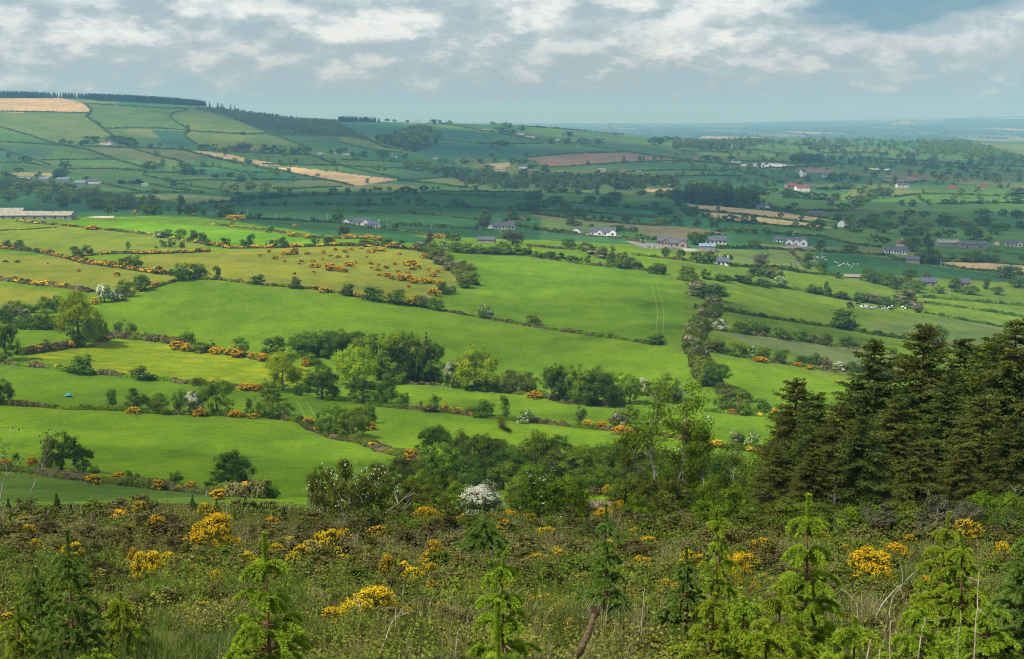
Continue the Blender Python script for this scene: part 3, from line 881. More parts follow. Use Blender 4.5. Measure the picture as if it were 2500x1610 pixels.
SMALL = []
def _build(nm, cat, leaf, blo, frac, shp, lod, X, Y, Z, ww, hh, label, group, k='', lean=0.0):
    _vc[0] += 1
    var = (_vc[0] * 7) % 3; rot = (_vc[0] * 2.399) % 6.283
    loc = (X, Y, Z); sc = (ww, ww, hh)
    if lod <= 1:
        r = link(nm, None, None, loc, rot, sc)
        if lean: r.rotation_euler = (0, lean, 0)
        t = link('trunk', trunk_mesh(shp, var), r)
        if k in ('b', 'f'): obj_mats(t, [M['birchbark']])
        cr = link('crown', crown_mesh(shp, lod, var), r); obj_mats(cr, [M[leaf]])
        if blo:
            b = link('blossom', blossom_mesh(shp, lod, var, frac), r); obj_mats(b, [M[blo]])
    else:
        r = link(nm, whole_mesh(shp, lod, var, frac), None, loc, rot, sc)
        obj_mats(r, [M['bark'], M[leaf]] + ([M[blo]] if blo else []))
    return tag(r, label, cat, group)

def finish_small_trees(limit):
    """the largest stand as objects, the smallest far ones become one mass"""
    SMALL.sort(key=lambda e: -e[0])
    for e in SMALL[:limit]:
        hp, nm, cat, leaf, shp, lod, X, Y, Z, ww, hh, label, group = e
        _build(nm, cat, leaf, None, 0, shp, lod, X, Y, Z, ww, hh, label, group)
    mb = MB(); mats = [M['bark'], M['d'], M['m'], M['l']]; ix = {'d': 1, 'm': 2, 'l': 3}
    rng = np.random.RandomState(5)
    for e in SMALL[limit:]:
        hp, nm, cat, leaf, shp, lod, X, Y, Z, ww, hh, label, group = e
        b = MB(); sd = rng.randint(0, 3); crown_leaves(shp, lod, 100 * sd + lod, b, 0); trunk_geo(shp, sd, b, 1, 4)
        V = np.concatenate(b.V) * (ww, ww, hh) + (X, Y, Z)
        F = np.concatenate(b.F4); m4 = np.concatenate(b.m4)
        a = rng.uniform(-.2, .25); Tn = np.clip(np.concatenate(b.T) + a, 0, 1)
        mb.V.append(V); mb.T.append(Tn); mb.F4.append(F + mb.n); mb.m4.append(np.where(m4 == 0, ix[leaf], 0)); mb.n += len(V)
    o = kind(link('distant_trees', mb.mesh('distant_trees', mats)), 'stuff')
    o['label'] = 'small hedgerow trees far off across the valley'

def row(where, group, entries, ymin=6.0, ymax=23000.):
    """plants of one place; labels are told apart by look and, within a look, by order from the left"""
    tot = {}
    for e in entries: tot.setdefault(TK[e[5]][2:4], []).append(e)
    for v in tot.values(): v.sort(key=lambda e: nat(e[0], e[1], 0)[0])
    for e in entries:
        nm, cat, adj, noun = TK[e[5]][:4]
        lab = e[6] if len(e) > 6 and e[6] else None
        if lab is None:
            v = tot[TK[e[5]][2:4]]
            o = ordinal(v.index(e), len(v))
            lab = f'{adj} {noun} {where}' if not o else f'{adj} {noun} {where}, {o}'
        plant(*e[:6], label=lab, group=group, ymin=ymin, ymax=ymax)

def T(c, k, *lst):
    return [(c,) + tuple(e[:4]) + (k,) + tuple(e[4:]) for e in lst]

# ------------------------------------------------------------------ gorse
def gorse_geo(lod, var, mb, cov):
    rng = np.random.RandomState(900 + var * 31 + lod)
    n, s = {0: (9000, .016), 1: (3600, .026), 2: (700, .055), 3: (170, .11)}[lod]; cov = cov * (6.0 if lod > 2 else 3.6 if lod > 1 else 1.25); n = n if lod < 3 else 130
    L = lobes_for('bush', np.random.RandomState(var + 60))
    def pts(m, up):
        li = rng.randint(0, len(L), m)
        cc = np.array([l[0] for l in L])[li]; cr = np.array([l[1] for l in L])[li]
        d = unit(rng.normal(size=(m, 3)) + (0, 0, up))
        return cc, cr, d
    cc, cr, d = pts(n, .2)
    P = cc + d * cr * rng.uniform(.7, 1.08, (n, 1)); P[:, 2] = np.maximum(P[:, 2], .01)
    along = d + rng.normal(0, .45, (n, 3)) + (0, 0, .4)
    mb.leaves(P, rng.normal(size=(n, 3)), s * rng.uniform(.8, 1.6, n), .28 if lod < 2 else .5, 0, rng.uniform(0, 1, n), rng, along=along)
    # flower spikes: runs of petals on the outer twigs
    m = max(12, int(n * cov / 7))
    cc, cr, d = pts(m, .55)
    hotspot = np.sin(d[:, 0] * 5 + var) * np.sin(d[:, 1] * 4 + 1.3 * var) + .8 * d[:, 2]
    keep = hotspot > min(-.05, np.sort(hotspot)[-3]); cc, cr, d = cc[keep], cr[keep], d[keep]; m = len(d)
    k = np.repeat(np.arange(m), 8)
    t = np.tile(np.linspace(-.4, 1, 8), m)[:, None]
    ax = unit(d + rng.normal(0, .3, (m, 3)) + (0, 0, .5))
    P = cc[k] + d[k] * cr[k] * 1.10 + ax[k] * t * .055 + rng.normal(0, .010, (m * 8, 3)); P[:, 2] = np.maximum(P[:, 2], .02)
    mb2 = MB()
    mb2.leaves(P, d[k] + rng.normal(0, .6, (m * 8, 3)), s * rng.uniform(.55, 1.0, m * 8), .7, 1, np.repeat(rng.uniform(0, 1, m), 8), rng)
    return mb2
def gorse_meshes(lod, var, cov):
    k = ('g', lod, var, cov)
    if k not in _PC:
        mb = MB(); fl = gorse_geo(lod, var, mb, cov)
        if lod <= 1:
            f = MB(); f.V = fl.V; f.T = fl.T; f.F4 = fl.F4; f.m4 = [np.zeros_like(a) for a in fl.m4]; f.n = fl.n
            _PC[k] = (mb.mesh('foliage', [M['gf']]), f.mesh('flowers', [M['fl']]))
        else:
            mb.add(np.concatenate(fl.V), np.concatenate(fl.F4), 1, np.concatenate(fl.T))
            _PC[k] = (mb.mesh('gorse', [M['gf'], M['fl']]), None)
    return _PC[k]
def gorse(c, x, y, w, h, label, group, cov=1.0, brown=False, yellow=False, ymin=6., ymax=23000.):
    px, py = nat(c, x, y); s = CROP[c][2]
    X, Y, Z = hit(px, py, ymin, ymax)
    ww, hh = w * s * Y / FPX, h * s * Y / FPX
    hp = max(h, w * .6) * s * .41
    lod = 0 if hp > 38 else 1 if hp > 13 else 2 if hp > 5 else 3
    _vc[0] += 1
    var = _vc[0] % 3
    a, b = gorse_meshes(lod, var, cov)
    fm = M['gb'] if brown else M['gf']; bl = M['fy'] if yellow else M['fl']
    loc = (X, Y, Z - .04 * hh)
    if b is not None:
        r = link('gorse_bush', None, None, loc, (_vc[0] * 2.4) % 6.28, (ww, ww, hh))
        obj_mats(link('foliage', a, r), [fm]); obj_mats(link('flowers', b, r), [bl])
    else:
        r = link('gorse_bush', a, None, loc, (_vc[0] * 2.4) % 6.28, (ww, ww, hh)); obj_mats(r, [fm, bl])
    return tag(r, label, 'gorse bush', group)

def gorses(where, group, entries, ymin=6., ymax=23000., word='gorse bush', **kw):
    """entries (crop, x, y, w, h): labelled by size and, within a size, by order from the left"""
    cls = {}
    def size(e):
        w = e[3] * CROP[e[0]][2]
        return 'broad' if e[3] > 1.9 * e[4] else 'tall' if e[4] > e[3] * 1.05 else 'rounded'
    for e in entries: cls.setdefault(size(e), []).append(e)
    for v in cls.values(): v.sort(key=lambda e: nat(e[0], e[1], 0)[0])
    for e in entries:
        v = cls[size(e)]; o = ordinal(v.index(e), len(v))
        gorse(*e, label=f'{size(e)} {word} {where}' + (', ' + o if o else ''), group=group, ymin=ymin, ymax=ymax, **kw)

# ------------------------------------------------------------------ hedges
def fnoise(t, rng, wl):
    """smooth 1-D noise 0..1 along t with the given wavelength"""
    k = rng.uniform(0, 1, int(np.max(t) / wl) + 4)
    i = np.floor(t / wl).astype(int); f = t / wl - i; f = f * f * (3 - 2 * f)
    return k[i] * (1 - f) + k[i + 1] * f

HK = { # kind: height, half width, leaf material, second material, share of second, flower material, flower share
    'low': (1.0, .8, 'hb', 'm', .35, None, 0), 'green': (1.9, 1.3, 'd', 'm', .25, None, 0), 'tall': (3.6, 2.2, 'd', 'm', .4, None, 0),
    'gorse': (1.7, 1.7, 'gb', 'gf', .5, 'fl', .50), 'gorselow': (1.3, 1.3, 'gb', 'hb', .5, 'fl', .26), 'thorn': (3.4, 2.2, 'm', 'o', .5, 'p', .08),
    'scrub': (1.5, 1.7, 'hb', 'o', .5, 'fl', .05), 'far': (2.2, 1.6, 'd', 'd', .2, None, 0), 'dry': (1.0, .8, 'hb', 'm', .45, 'fl', .03),
    'clip': (4.0, 2.6, 'd', 'c', .3, None, 0), 'mix': (2.0, 1.7, 'm', 'hb', .5, 'fl', .04),
}
def hedge(kd, label, pts, hs=1.0, ws=1.0, ymin=6., ymax=23000., cat='hedge', name='hedge'):
    P = path(pts, 9.0, ymin=ymin, ymax=ymax)
    seg = np.linalg.norm(np.diff(P[:, :2], axis=0), axis=1); keep = np.concatenate([[True], seg > .3]); P = P[keep]
    seg = np.linalg.norm(np.diff(P[:, :2], axis=0), axis=1); S = np.concatenate([[0], np.cumsum(seg)]); Ltot = S[-1]
    rng = np.random.RandomState(abs(hash(label)) % 99991 if False else (sum(ord(ch) * (i + 1) for i, ch in enumerate(label)) % 99991))
    H, Wd, m1, m2, sh2, fl, shf = HK[kd]; H *= hs; Wd *= ws
    Ym = float(np.mean(P[:, 1])); s = max(.10, 1.15 * Ym / 1422.)
    n = int(min(70000, 2.6 * Ltot * (H * 1.3 + Wd * 1.6) / (1.2 * s * s) + 60))
    t = rng.uniform(0, Ltot, n)
    if Ym > 1500: t = np.clip(t, 0, Ltot)
    x = np.interp(t, S, P[:, 0]); y = np.interp(t, S, P[:, 1])
    tx = np.gradient(P[:, 0], S); ty = np.gradient(P[:, 1], S)
    ax = np.interp(t, S, tx); ay = np.interp(t, S, ty); ln = np.hypot(ax, ay) + 1e-9; ax /= ln; ay /= ln
    hv = .22 + .75 * fnoise(t, rng, max(1.8, 4 * s)) ** 1.3 + .50 * fnoise(t, rng, max(8.0, 12 * s)) - .05
    wv = .7 + .5 * fnoise(t + 3, rng, max(3.0, 5 * s))
    th = rng.uniform(0, math.pi, n); rad = rng.uniform(.72, 1.06, n)
    la = np.cos(th) * Wd * wv * rad; hz_ = np.sin(th) ** .8 * H * hv * rad
    X = x - ay * la; Yy = y + ax * la
    Z = ground_z(X, Yy) + hz_ + rng.normal(0, .06 * H, n)
    Nn = np.stack([-ay * np.cos(th), ax * np.cos(th), np.sin(th) * .9 + .2], 1) + rng.normal(0, .5, (n, 3))
    tone = np.clip(fnoise(t + 11, rng, max(1.6, 3 * s)) * .8 + rng.uniform(0, .25, n), 0, 1)
    sel = fnoise(t + 5, rng, max(5.0, 6 * s)) < sh2 + .12
    Pn = np.stack([X, Yy, Z], 1)
    mb = MB()
    mb.leaves(Pn[~sel], Nn[~sel], s * rng.uniform(.75, 1.4, (~sel).sum()), .65, 0, tone[~sel], rng)
    mb.leaves(Pn[sel], Nn[sel], s * rng.uniform(.75, 1.4, sel.sum()), .65, 1, tone[sel], rng)
    me = mb.mesh('hedge', [M[m1], M[m2]])
    o = link(name, me)
    tag(o, label, cat)
    if fl:
        f2 = fnoise(t + 23, rng, max(4.0, 5 * s)); k = (f2 > 1 - shf * 1.25) & (th > .5) & (th < 2.64) & (rng.uniform(0, 1, n) < .75)
        if k.sum() > 3:
            b = MB(); b.leaves(Pn[k] + Nn[k] * .05 + (0, 0, .08 * H), Nn[k] + (0, 0, .4), s * rng.uniform(.6, 1.1, k.sum()), .75, 0, tone[k], rng)
            link('blossom', b.mesh('blossom', [M[fl]]), o)
    return o

# ------------------------------------------------------------------ woods: masses nobody could count
def wood(name, label, pts, hgt, spacing, k, ymin, ymax, lod=None, seed=1, nmax=2500, jit=.35, mix=None, wr=.95, deep=0):
    w = path(pts + pts[:1], 10., ymin=ymin, ymax=ymax)
    rng = np.random.RandomState(seed)
    x0, x1, y0, y1 = w[:, 0].min(), w[:, 0].max(), w[:, 1].min(), w[:, 1].max() + deep
    n = int(min(nmax * 4, (x1 - x0) * (y1 - y0) / spacing ** 2))
    X = rng.uniform(x0, x1, n); Y = rng.uniform(y0, y1, n)
    ok = in_poly(X, Y, w[:, :2]) | (in_poly(X, Y - deep, w[:, :2]) if deep else False); X, Y = X[ok][:nmax], Y[ok][:nmax]
    Z = ground_z(X, Y)
    mb = MB(); mats = [M['bark']] + [M[TK[q][5]] for q in ([k] + (mix or []))]
    base = {}
    for x, y, z in zip(X, Y, Z):
        q = rng.randint(0, 1 + len(mix or [])); kk = ([k] + (mix or []))[q]
        hpix = hgt * 1422 / y
        ld = lod if lod is not None else (2 if hpix > 9 else 3)
        var = rng.randint(0, 3); key = (kk, ld, var)
        if key not in base:
            b = MB(); crown_leaves(TK[kk][4], ld, 37 * var + ld, b, 0)
            base[key] = (np.concatenate(b.V), np.concatenate(b.F4), np.concatenate(b.T))
        V, F, Tn = base[key]
        h = hgt * (1 + rng.uniform(-jit, jit)); wd = h * (.42 if TK[kk][4] == 'cone' else wr) * rng.uniform(.8, 1.2)
        a = rng.uniform(0, 6.28); ca, sa = math.cos(a), math.sin(a)
        V2 = np.stack([(V[:, 0] * ca - V[:, 1] * sa) * wd + x, (V[:, 0] * sa + V[:, 1] * ca) * wd + y, V[:, 2] * h + z - .03 * h], 1)
        mb.add(V2, F, 1 + q, np.clip(Tn * .7 + rng.uniform(-.1, .35), 0, 1))
    if mb.n == 0: return None
    o = kind(link(name, mb.mesh(name, mats)), 'stuff')
    o['label'] = label
    return o
# ------------------------------------------------------------------ hedges traced from the picture
def HD(kd, label, *pts, **kw): hedge(kd, label, list(pts), **kw)
FARZ = dict(ymin=1700)
# far hillside
HD('far', 'dark hedge along the foot of the tan hilltop field', *C(1, (-60, 264), (330, 270), (625, 276)), **FARZ)
HD('far', 'winding hedge from tan hilltop field down to hillside house wood', *C(1, (600, 213), (642, 255), (600, 300), (680, 350), (740, 400), (785, 432)), ws=1.8, **FARZ)
HD('far', 'thin hedge just below the hilltop conifer plantation', *C(1, (600, 212), (860, 225), (1080, 240), (1310, 247)), **FARZ)
HD('far', 'level hedge above the hillside house wood', *C(1, (730, 385), (960, 380), (1150, 385), (1290, 395)), **FARZ)
HD('far', 'snaking hedge between two pale fields under the plantation', *C(1, (1310, 257), (1210, 272), (1178, 300), (1220, 335), (1300, 378), (1310, 400), (1280, 432), (1365, 492)), ws=1.5, **FARZ)
HD('far', 'hedge along foot of the pale field below heath slope', *C(1, (1310, 400), (1520, 412), (1700, 425), (1840, 418), (1930, 433)), **FARZ)
HD('far', 'long diagonal hedge down the far left hillside', *C(1, (-60, 355), (200, 430), (350, 480), (480, 510), (640, 540), (800, 600), (1000, 655)), ws=1.5, **FARZ)
HD('far', 'lane hedge passing below the hillside house', *C(1, (-60, 473), (240, 490), (480, 505), (960, 520), (1260, 530), (1340, 550)), hs=1.2, **FARZ)
HD('far', 'short diagonal hedge at far left under the lane', *C(1, (-60, 510), (160, 575), (270, 610), (350, 640)), ws=1.6, **FARZ)
HD('far', 'thin hedge crossing mid hillside to the diagonal hedge', *C(1, (290, 605), (700, 598), (802, 602)), **FARZ)
HD('far', 'hedge edging small fields at the far left', *C(1, (-60, 620), (150, 620), (300, 642)), ws=1.4, **FARZ)
HD('far', 'slanting hedge right of the hillside house wood', *C(1, (930, 525), (1100, 575), (1285, 618)), **FARZ)
HD('far', 'level hedge above the white farmhouse field', *C(1, (480, 665), (800, 665), (1020, 682)), **FARZ)
HD('far', 'bushy hedge along the foot of upper narrow tan strip', *C(1, (1340, 550), (1500, 593), (1700, 634), (1930, 684)), hs=1.9, ws=1.6, **FARZ)
HD('far', 'dark hedge crossing below the narrow tan strip', *C(1, (1250, 640), (1490, 650), (1720, 692), (1935, 688)), hs=1.3, **FARZ)
HD('far', 'short hedge left of a wooded hedge junction', *C(1, (1000, 690), (1240, 692)), **FARZ)
HD('far', 'curved hedge round a field above the clipped dark hedge', *C(1, (1010, 690), (1000, 710), (1180, 750), (1420, 742), (1700, 748)), **FARZ)
HD('far', 'hedge below the olive field beside the big tan field', *C(1, (1730, 702), (1760, 742), (2200, 742)), **FARZ)
HD('far', 'hedge under the farm row above narrow tan strip', *C(1, (1660, 552), (2160, 570), (2360, 640)), **FARZ)
HD('far', 'hedge along the top of the big tan field', *C(1, (1830, 632), (2378, 645)) + C(2, (200, 690), (400, 730)), hs=1.2, **FARZ)
HD('far', 'dark hedge along the foot of the big tan field', *C(1, (1920, 668), (2060, 702), (2378, 762)) + C(2, (80, 785)), **FARZ)
HD('far', 'hedge climbing from the farm row to the heath', *C(1, (1930, 436), (2110, 505), (2165, 530)), ws=1.6, **FARZ)
HD('far', 'hedge slanting from the white farmhouse to the valley', *C(1, (690, 765), (980, 825)), **FARZ)
HD('clip', 'clipped dark shelter hedge behind a small white shed', *C(1, (830, 768), (1000, 772)), hs=1.6, **FARZ)
HD('far', 'hedge along the top of the pale olive valley field', *C(1, (770, 848), (1000, 828), (1420, 832)), **FARZ)
HD('far', 'twin slanting hedge right of the clipped dark hedge', *C(1, (1040, 770), (1200, 802), (1420, 832)), hs=1.3, **FARZ)
HD('far', 'thin hedge slanting down towards the olive valley field', *C(1, (1180, 760), (1350, 790), (1540, 818)), **FARZ)
HD('far', 'hedge between the two blue green valley fields', *C(1, (1900, 805), (2060, 803), (2378, 790)), **FARZ)
HD('far', 'hedge falling from the skyline past the plantation heath', *C(2, (20, 420), (150, 442), (300, 515), (520, 548)), hs=1.6, ws=1.5, **FARZ)
HD('far', 'lower hedge from the heath to the bungalow row', *C(2, (0, 482), (200, 532), (430, 552)), **FARZ)
HD('far', 'hedge below the bungalow row on the far slope', *C(2, (0, 602), (200, 608), (430, 614)), **FARZ)
HD('far', 'slanting hedge above the tan field towards valley wood', *C(2, (0, 640), (200, 655), (430, 662), (560, 684)), **FARZ)
HD('far', 'hedge below the pale olive field at the valley', *C(2, (390, 742), (500, 740), (740, 724)), **FARZ)
HD('far', 'hedge along the valley foot beyond the ridge', *C(2, (390, 745), (700, 772), (820, 792)), **FARZ)
HD('far', 'long diagonal hedge on the blue green skyline slope', *C(2, (690, 347), (880, 378), (1060, 412), (1390, 467)), **FARZ)
HD('far', 'hedge between the two blue green skyline fields', *C(2, (680, 462), (900, 482), (1000, 492), (1400, 490)), hs=1.4, **FARZ)
HD('far', 'hedge along the top of the far brown field', *C(2, (1300, 584), (1600, 556), (1970, 548)), **FARZ)
HD('far', 'hedge along the foot of the far brown field', *C(2, (1450, 656), (1700, 640), (2000, 620), (2378, 606)), **FARZ)
HD('far', 'hedge beneath the grey hamlet in the valley', *C(2, (1880, 690), (2100, 680), (2378, 672)), **FARZ)
HD('far', 'hedge along the top of the valley wood', *C(2, (1950, 736), (2378, 722)), **FARZ)
HD('far', 'hedge slanting from skyline village to the brown field', *C(2, (1620, 490), (1800, 517), (2000, 548), (2378, 600)), **FARZ)
HD('far', 'thin skyline hedge left of the skyline village', *C(2, (700, 347), (1000, 350), (1160, 368)), **FARZ)
HD('far', 'skyline hedge right of the skyline village', *C(2, (1290, 370), (1500, 385), (1700, 400), (1900, 425), (2200, 440)), hs=1.2, **FARZ)
# far right plain
for lab, pts in [
    ('hedge under the white plastic covered field', ((560, 662), (820, 652), (1060, 640))),
    ('hedge above the white plastic covered field', ((380, 615), (560, 612), (860, 628))),
    ('hedge along foot of fields left of white field', ((-20, 612), (250, 625), (395, 640))),
    ('level hedge below the fields left of the white tower house', ((-20, 675), (280, 678), (390, 668))),
    ('diagonal hedge pointing to the white tower house', ((390, 682), (520, 710), (640, 738))),
    ('hedge below the diagonal hedge near the tower house', ((-20, 716), (240, 712), (420, 716))),
    ('skyline side hedge in the upper right fields', ((400, 527), (560, 540), (740, 568))),
    ('hedge along the upper right fields under skyline copse', ((740, 492), (950, 512), (1200, 508))),
    ('hedge below the small pale upper right field', ((980, 555), (1240, 552), (1420, 560))),
    ('long hedge across the right plain towards the wood', ((1280, 592), (1700, 612), (2000, 640), (2400, 652))),
    ('hedge in front of the right hand far wood', ((1400, 622), (1780, 648), (2100, 668), (2400, 690))),
    ('hedge above the red roofed far cottages', ((1480, 862), (1640, 840), (1800, 838), (2210, 857))),
    ('hedge splitting two fields right of the tall valley trees', ((1640, 850), (1660, 880), (1700, 900))),
    ('bushy hedge across the far right middle fields', ((1770, 912), (2000, 906), (2400, 900))),
    ('hedge in front of the red roofed barn', ((930, 806), (1060, 808), (1170, 800))),
    ('wide hedge below the red roofed barn', ((700, 862), (900, 878), (1090, 880))),
    ('hedge right of the white bungalow above the lane', ((600, 925), (720, 960), (900, 960), (1150, 960))),
    ('hedge along the brown field near a red roof house', ((1390, 758), (1500, 770), (1700, 752))),
    ('short hedge across the upper left plain', ((-20, 540), (180, 548), (350, 552))),
    ('hedge under a dark square copse on the plain', ((750, 628), (980, 624), (1180, 640))),
]:
    HD('far', lab, *C(3, *pts), hs=1.3, ymin=1500)
# shaded middle ridge
RZ = dict(ymin=980, ymax=2600)
HD('far', 'tree lined hedge along the crest of the shaded ridge', *C(1, (1380, 912), (1600, 897), (1800, 868), (1980, 860), (2378, 845)), hs=1.4, **RZ)
HD('far', 'hedge across the shaded ridge under its crest', *C(1, (1640, 922), (2000, 917), (2378, 912)), **RZ)
HD('far', 'crest hedge of the ridge between tree clumps', *C(2, (0, 846), (200, 850), (600, 838)), **RZ)
HD('far', 'crest hedge of the ridge above the grazed strip', *C(2, (600, 826), (900, 824), (1280, 826)), **RZ)
HD('far', 'hedge under the grazed strip on the shaded ridge', *C(2, (570, 838), (850, 852), (1150, 866), (1290, 878)), **RZ)
HD('far', 'middle hedge of the shaded ridge behind twin bushes', *C(2, (-20, 916), (250, 916), (600, 922), (900, 936), (1110, 948)), **RZ)
HD('far', 'lower hedge of the shaded ridge behind house group', *C(2, (10, 962), (400, 972), (700, 992), (945, 1018)), **RZ)
HD('far', 'lane hedge on the ridge between white houses and cream house', *C(2, (400, 1055), (600, 1066), (800, 1078), (945, 1086)), hs=1.3, **RZ)
HD('low', 'clipped garden hedge in front of the white house group', *C(2, (10, 1050), (160, 1072), (270, 1087), (480, 1102), (640, 1142)), hs=1.6, **RZ)
HD('far', 'hedge right of the cream house leading to the bungalow', *C(2, (1215, 1062), (1340, 1085), (1500, 1108), (1640, 1116)), **RZ)
HD('low', 'low hedge along the lane below the white bungalow', *C(2, (1500, 1105), (1700, 1132), (1960, 1152), (2110, 1182)), hs=1.5, **RZ)
HD('far', 'hedge along the top of the brown stubble field', *C(2, (1320, 975), (1600, 1012), (1850, 1037), (2180, 1062)), **RZ)
HD('far', 'upper right ridge hedge behind the stubble field', *C(2, (1300, 950), (1560, 965), (1880, 978)), **RZ)
HD('far', 'short ridge hedge left of the gold strips', *C(2, (1890, 985), (2050, 995), (2210, 1006)), hs=1.2, **RZ)
HD('far', 'ridge hedge near the dark wood by gold strips', *C(2, (1600, 905), (1900, 925), (2210, 957)), **RZ)
HD('green', 'dark hedge behind the white bungalow', *C(2, (1850, 1090), (1960, 1098), (2060, 1104)), hs=1.5, **RZ)
HD('far', 'hedge beside the stone yard houses', *C(2, (1960, 1150), (2200, 1160)), hs=1.2, **RZ)
HD('green', 'dark hedge dividing the two gold strips', *C(3, (60, 955), (250, 966), (480, 990), (700, 1018), (900, 1040)), hs=1.0, **RZ)
HD('green', 'hedge along the top of the upper gold strip', *C(3, (520, 940), (680, 962), (860, 985), (1050, 1022)), hs=1.0, **RZ)
HD('green', 'bushy hedge below the lower gold strip', *C(3, (270, 1028), (420, 1040), (600, 1056), (880, 1082)), hs=1.5, **RZ)
HD('thorn', 'grey green hedge beside the grey roofed bungalow', *C(3, (150, 1140), (230, 1105), (330, 1090), (520, 1112)), hs=.9, **RZ)
HD('green', 'hedge behind the white house with three gables', *C(3, (590, 1115), (720, 1118), (900, 1135), (1000, 1140)), hs=1.2, **RZ)
HD('green', 'hedge along the olive strip right of three gabled house', *C(3, (1000, 1150), (1180, 1187), (1380, 1212)), hs=1.0, **RZ)
HD('green', 'long dark lane hedge below the three gabled house', *C(3, (240, 1217), (500, 1217), (750, 1228), (900, 1242), (1200, 1257), (1420, 1270), (1520, 1302), (1700, 1322)), hs=1.15, ymin=800, ymax=2000)
HD('green', 'lane hedge in front of the tan field at right', *C(3, (1790, 1335), (2000, 1368), (2180, 1388), (2420, 1402)), hs=.9, ymin=800, ymax=2000)
HD('green', 'hedge in front of stone sheds at right', *C(3, (1820, 1312), (2100, 1314), (2400, 1338)), hs=.9, ymin=800, ymax=2000)
HD('green', 'hedge below right hand bungalow', *C(3, (2110, 1238), (2250, 1250), (2420, 1270)), hs=.9, ymin=800, ymax=2000)
HD('scrub', 'rough bank curving round the olive yellow field', *C(3, (745, 1232), (800, 1285), (870, 1362)), ymin=800, ymax=2000)
HD('green', 'hedge below the olive yellow field and sheep field', *C(3, (330, 1342), (640, 1357), (870, 1392), (1100, 1412), (1240, 1432)), hs=1.1, ymin=700, ymax=2000)
HD('green', 'thick hedge over the sunlit cow pasture', *C(3, (150, 1432), (350, 1442), (600, 1482), (840, 1512)) + C(6, (1000, 122), (1150, 152), (1450, 192), (1660, 224)), hs=1.0, ymin=600, ymax=1600)
HD('green', 'hedge right of cow pasture, upper one of two', *C(6, (1680, 172), (2000, 212), (2430, 280)), hs=.8, ymin=500, ymax=1600)
HD('green', 'hedge right of cow pasture, lower one of two', *C(6, (1690, 242), (2000, 302), (2300, 352)), hs=.8, ymin=500, ymax=1600)
HD('green', 'dark hedge below dark trees at the right edge', *C(6, (1640, 132), (1900, 152), (2430, 195)), hs=1.0, ymin=600, ymax=1800)
# sunlit shoulder
SZ = dict(ymin=300, ymax=1300)
HD('dry', 'thin bank line across the pale upper left pasture', *C(1, (-60, 1098), (180, 1088), (400, 1072)), hs=.5, **SZ)  # low growth standing in for a shadow line on the pasture
HD('gorselow', 'low gorse hedge between the pale pasture and brightest field', *C(1, (120, 1030), (260, 1045), (480, 1062), (720, 1088), (1000, 1117), (1150, 1142), (1250, 1157), (1450, 1192)), **SZ)
HD('gorse', 'long orange gorse hedge below the pale upper pasture', *C(1, (-60, 1208), (0, 1216), (250, 1242), (430, 1277), (600, 1322), (830, 1352), (1000, 1378), (1220, 1408)), hs=1.2, **SZ)
HD('gorse', 'gorse hedge branching off towards the hawthorns', *C(1, (590, 1272), (800, 1252), (1000, 1257), (1300, 1248), (1460, 1242)), hs=.9, **SZ)
HD('gorse', 'bright gorse hedge along the top of gorse pasture', *C(1, (1460, 1192), (1600, 1217), (1800, 1217), (2100, 1208), (2378, 1198)) + C(2, (200, 1207), (450, 1222), (600, 1232)), hs=1.15, **SZ)
HD('gorselow', 'brown gorse hedge in the lower left pasture', *C(1, (-60, 1428), (0, 1437), (250, 1472), (480, 1492), (640, 1522)), hs=1.5, ws=1.3, **SZ)
HD('dry', 'stony bank beside the grazed pasture corner', *C(1, (990, 1518), (1120, 1478), (1240, 1442)), **SZ)
HD('low', 'low bank along the foot of the gorse pasture', *C(1, (1280, 1432), (1520, 1437), (1750, 1467), (2050, 1492), (2200, 1502), (2378, 1532)) + C(5, (200, 152), (400, 177), (640, 212)), **SZ)
HD('gorselow', 'gorse dotted bank on the brow behind brightest field', *C(1, (1480, 1052), (1700, 1077), (1900, 1097), (2150, 1142)), hs=.8, **SZ)
HD('far', 'dark hedge along the brow beyond the bright fields', *C(1, (1500, 1000), (1850, 1018), (2378, 1045)), ymin=900, ymax=1500)
HD('gorselow', 'gorse bank right of the brow pasture', *C(1, (2050, 1130), (2378, 1150)) + C(2, (240, 1148)), hs=1.0, **SZ)
HD('tall', 'tall dense hedge along top of the central upper field', *C(2, (750, 1232), (900, 1242), (1100, 1252), (1320, 1262)), hs=1.5, ws=1.5, **SZ)
HD('green', 'bushy hedge right of the tall dense hedge', *C(2, (1350, 1272), (1500, 1292), (1650, 1312)), hs=1.7, ws=1.3, **SZ)
HD('low', 'low hedge along the right top of central upper field', *C(2, (1320, 1275), (1700, 1332), (1860, 1347), (2060, 1367), (2250, 1388)), hs=1.3, **SZ)
HD('low', 'low dark hedge under the lone oak', *C(2, (1300, 1202), (1450, 1217), (1630, 1228)), hs=1.6, **SZ)
HD('thorn', 'blossoming tall hedge curling down beside central field', *C(2, (1680, 1222), (1800, 1267), (1900, 1302), (2000, 1342), (2060, 1360)), hs=1.4, ws=1.6, **SZ)
HD('low', 'low hedge below the stone yard houses', *C(2, (2020, 1262), (2200, 1282), (2378, 1302)) + C(3, (60, 1307)), hs=1.5, **SZ)
HD('mix', 'curved rough hedge at the right end of gorse pasture', *C(2, (610, 1255), (700, 1312), (800, 1362), (860, 1415), (890, 1470)), hs=1.5, ws=2.6, **SZ)
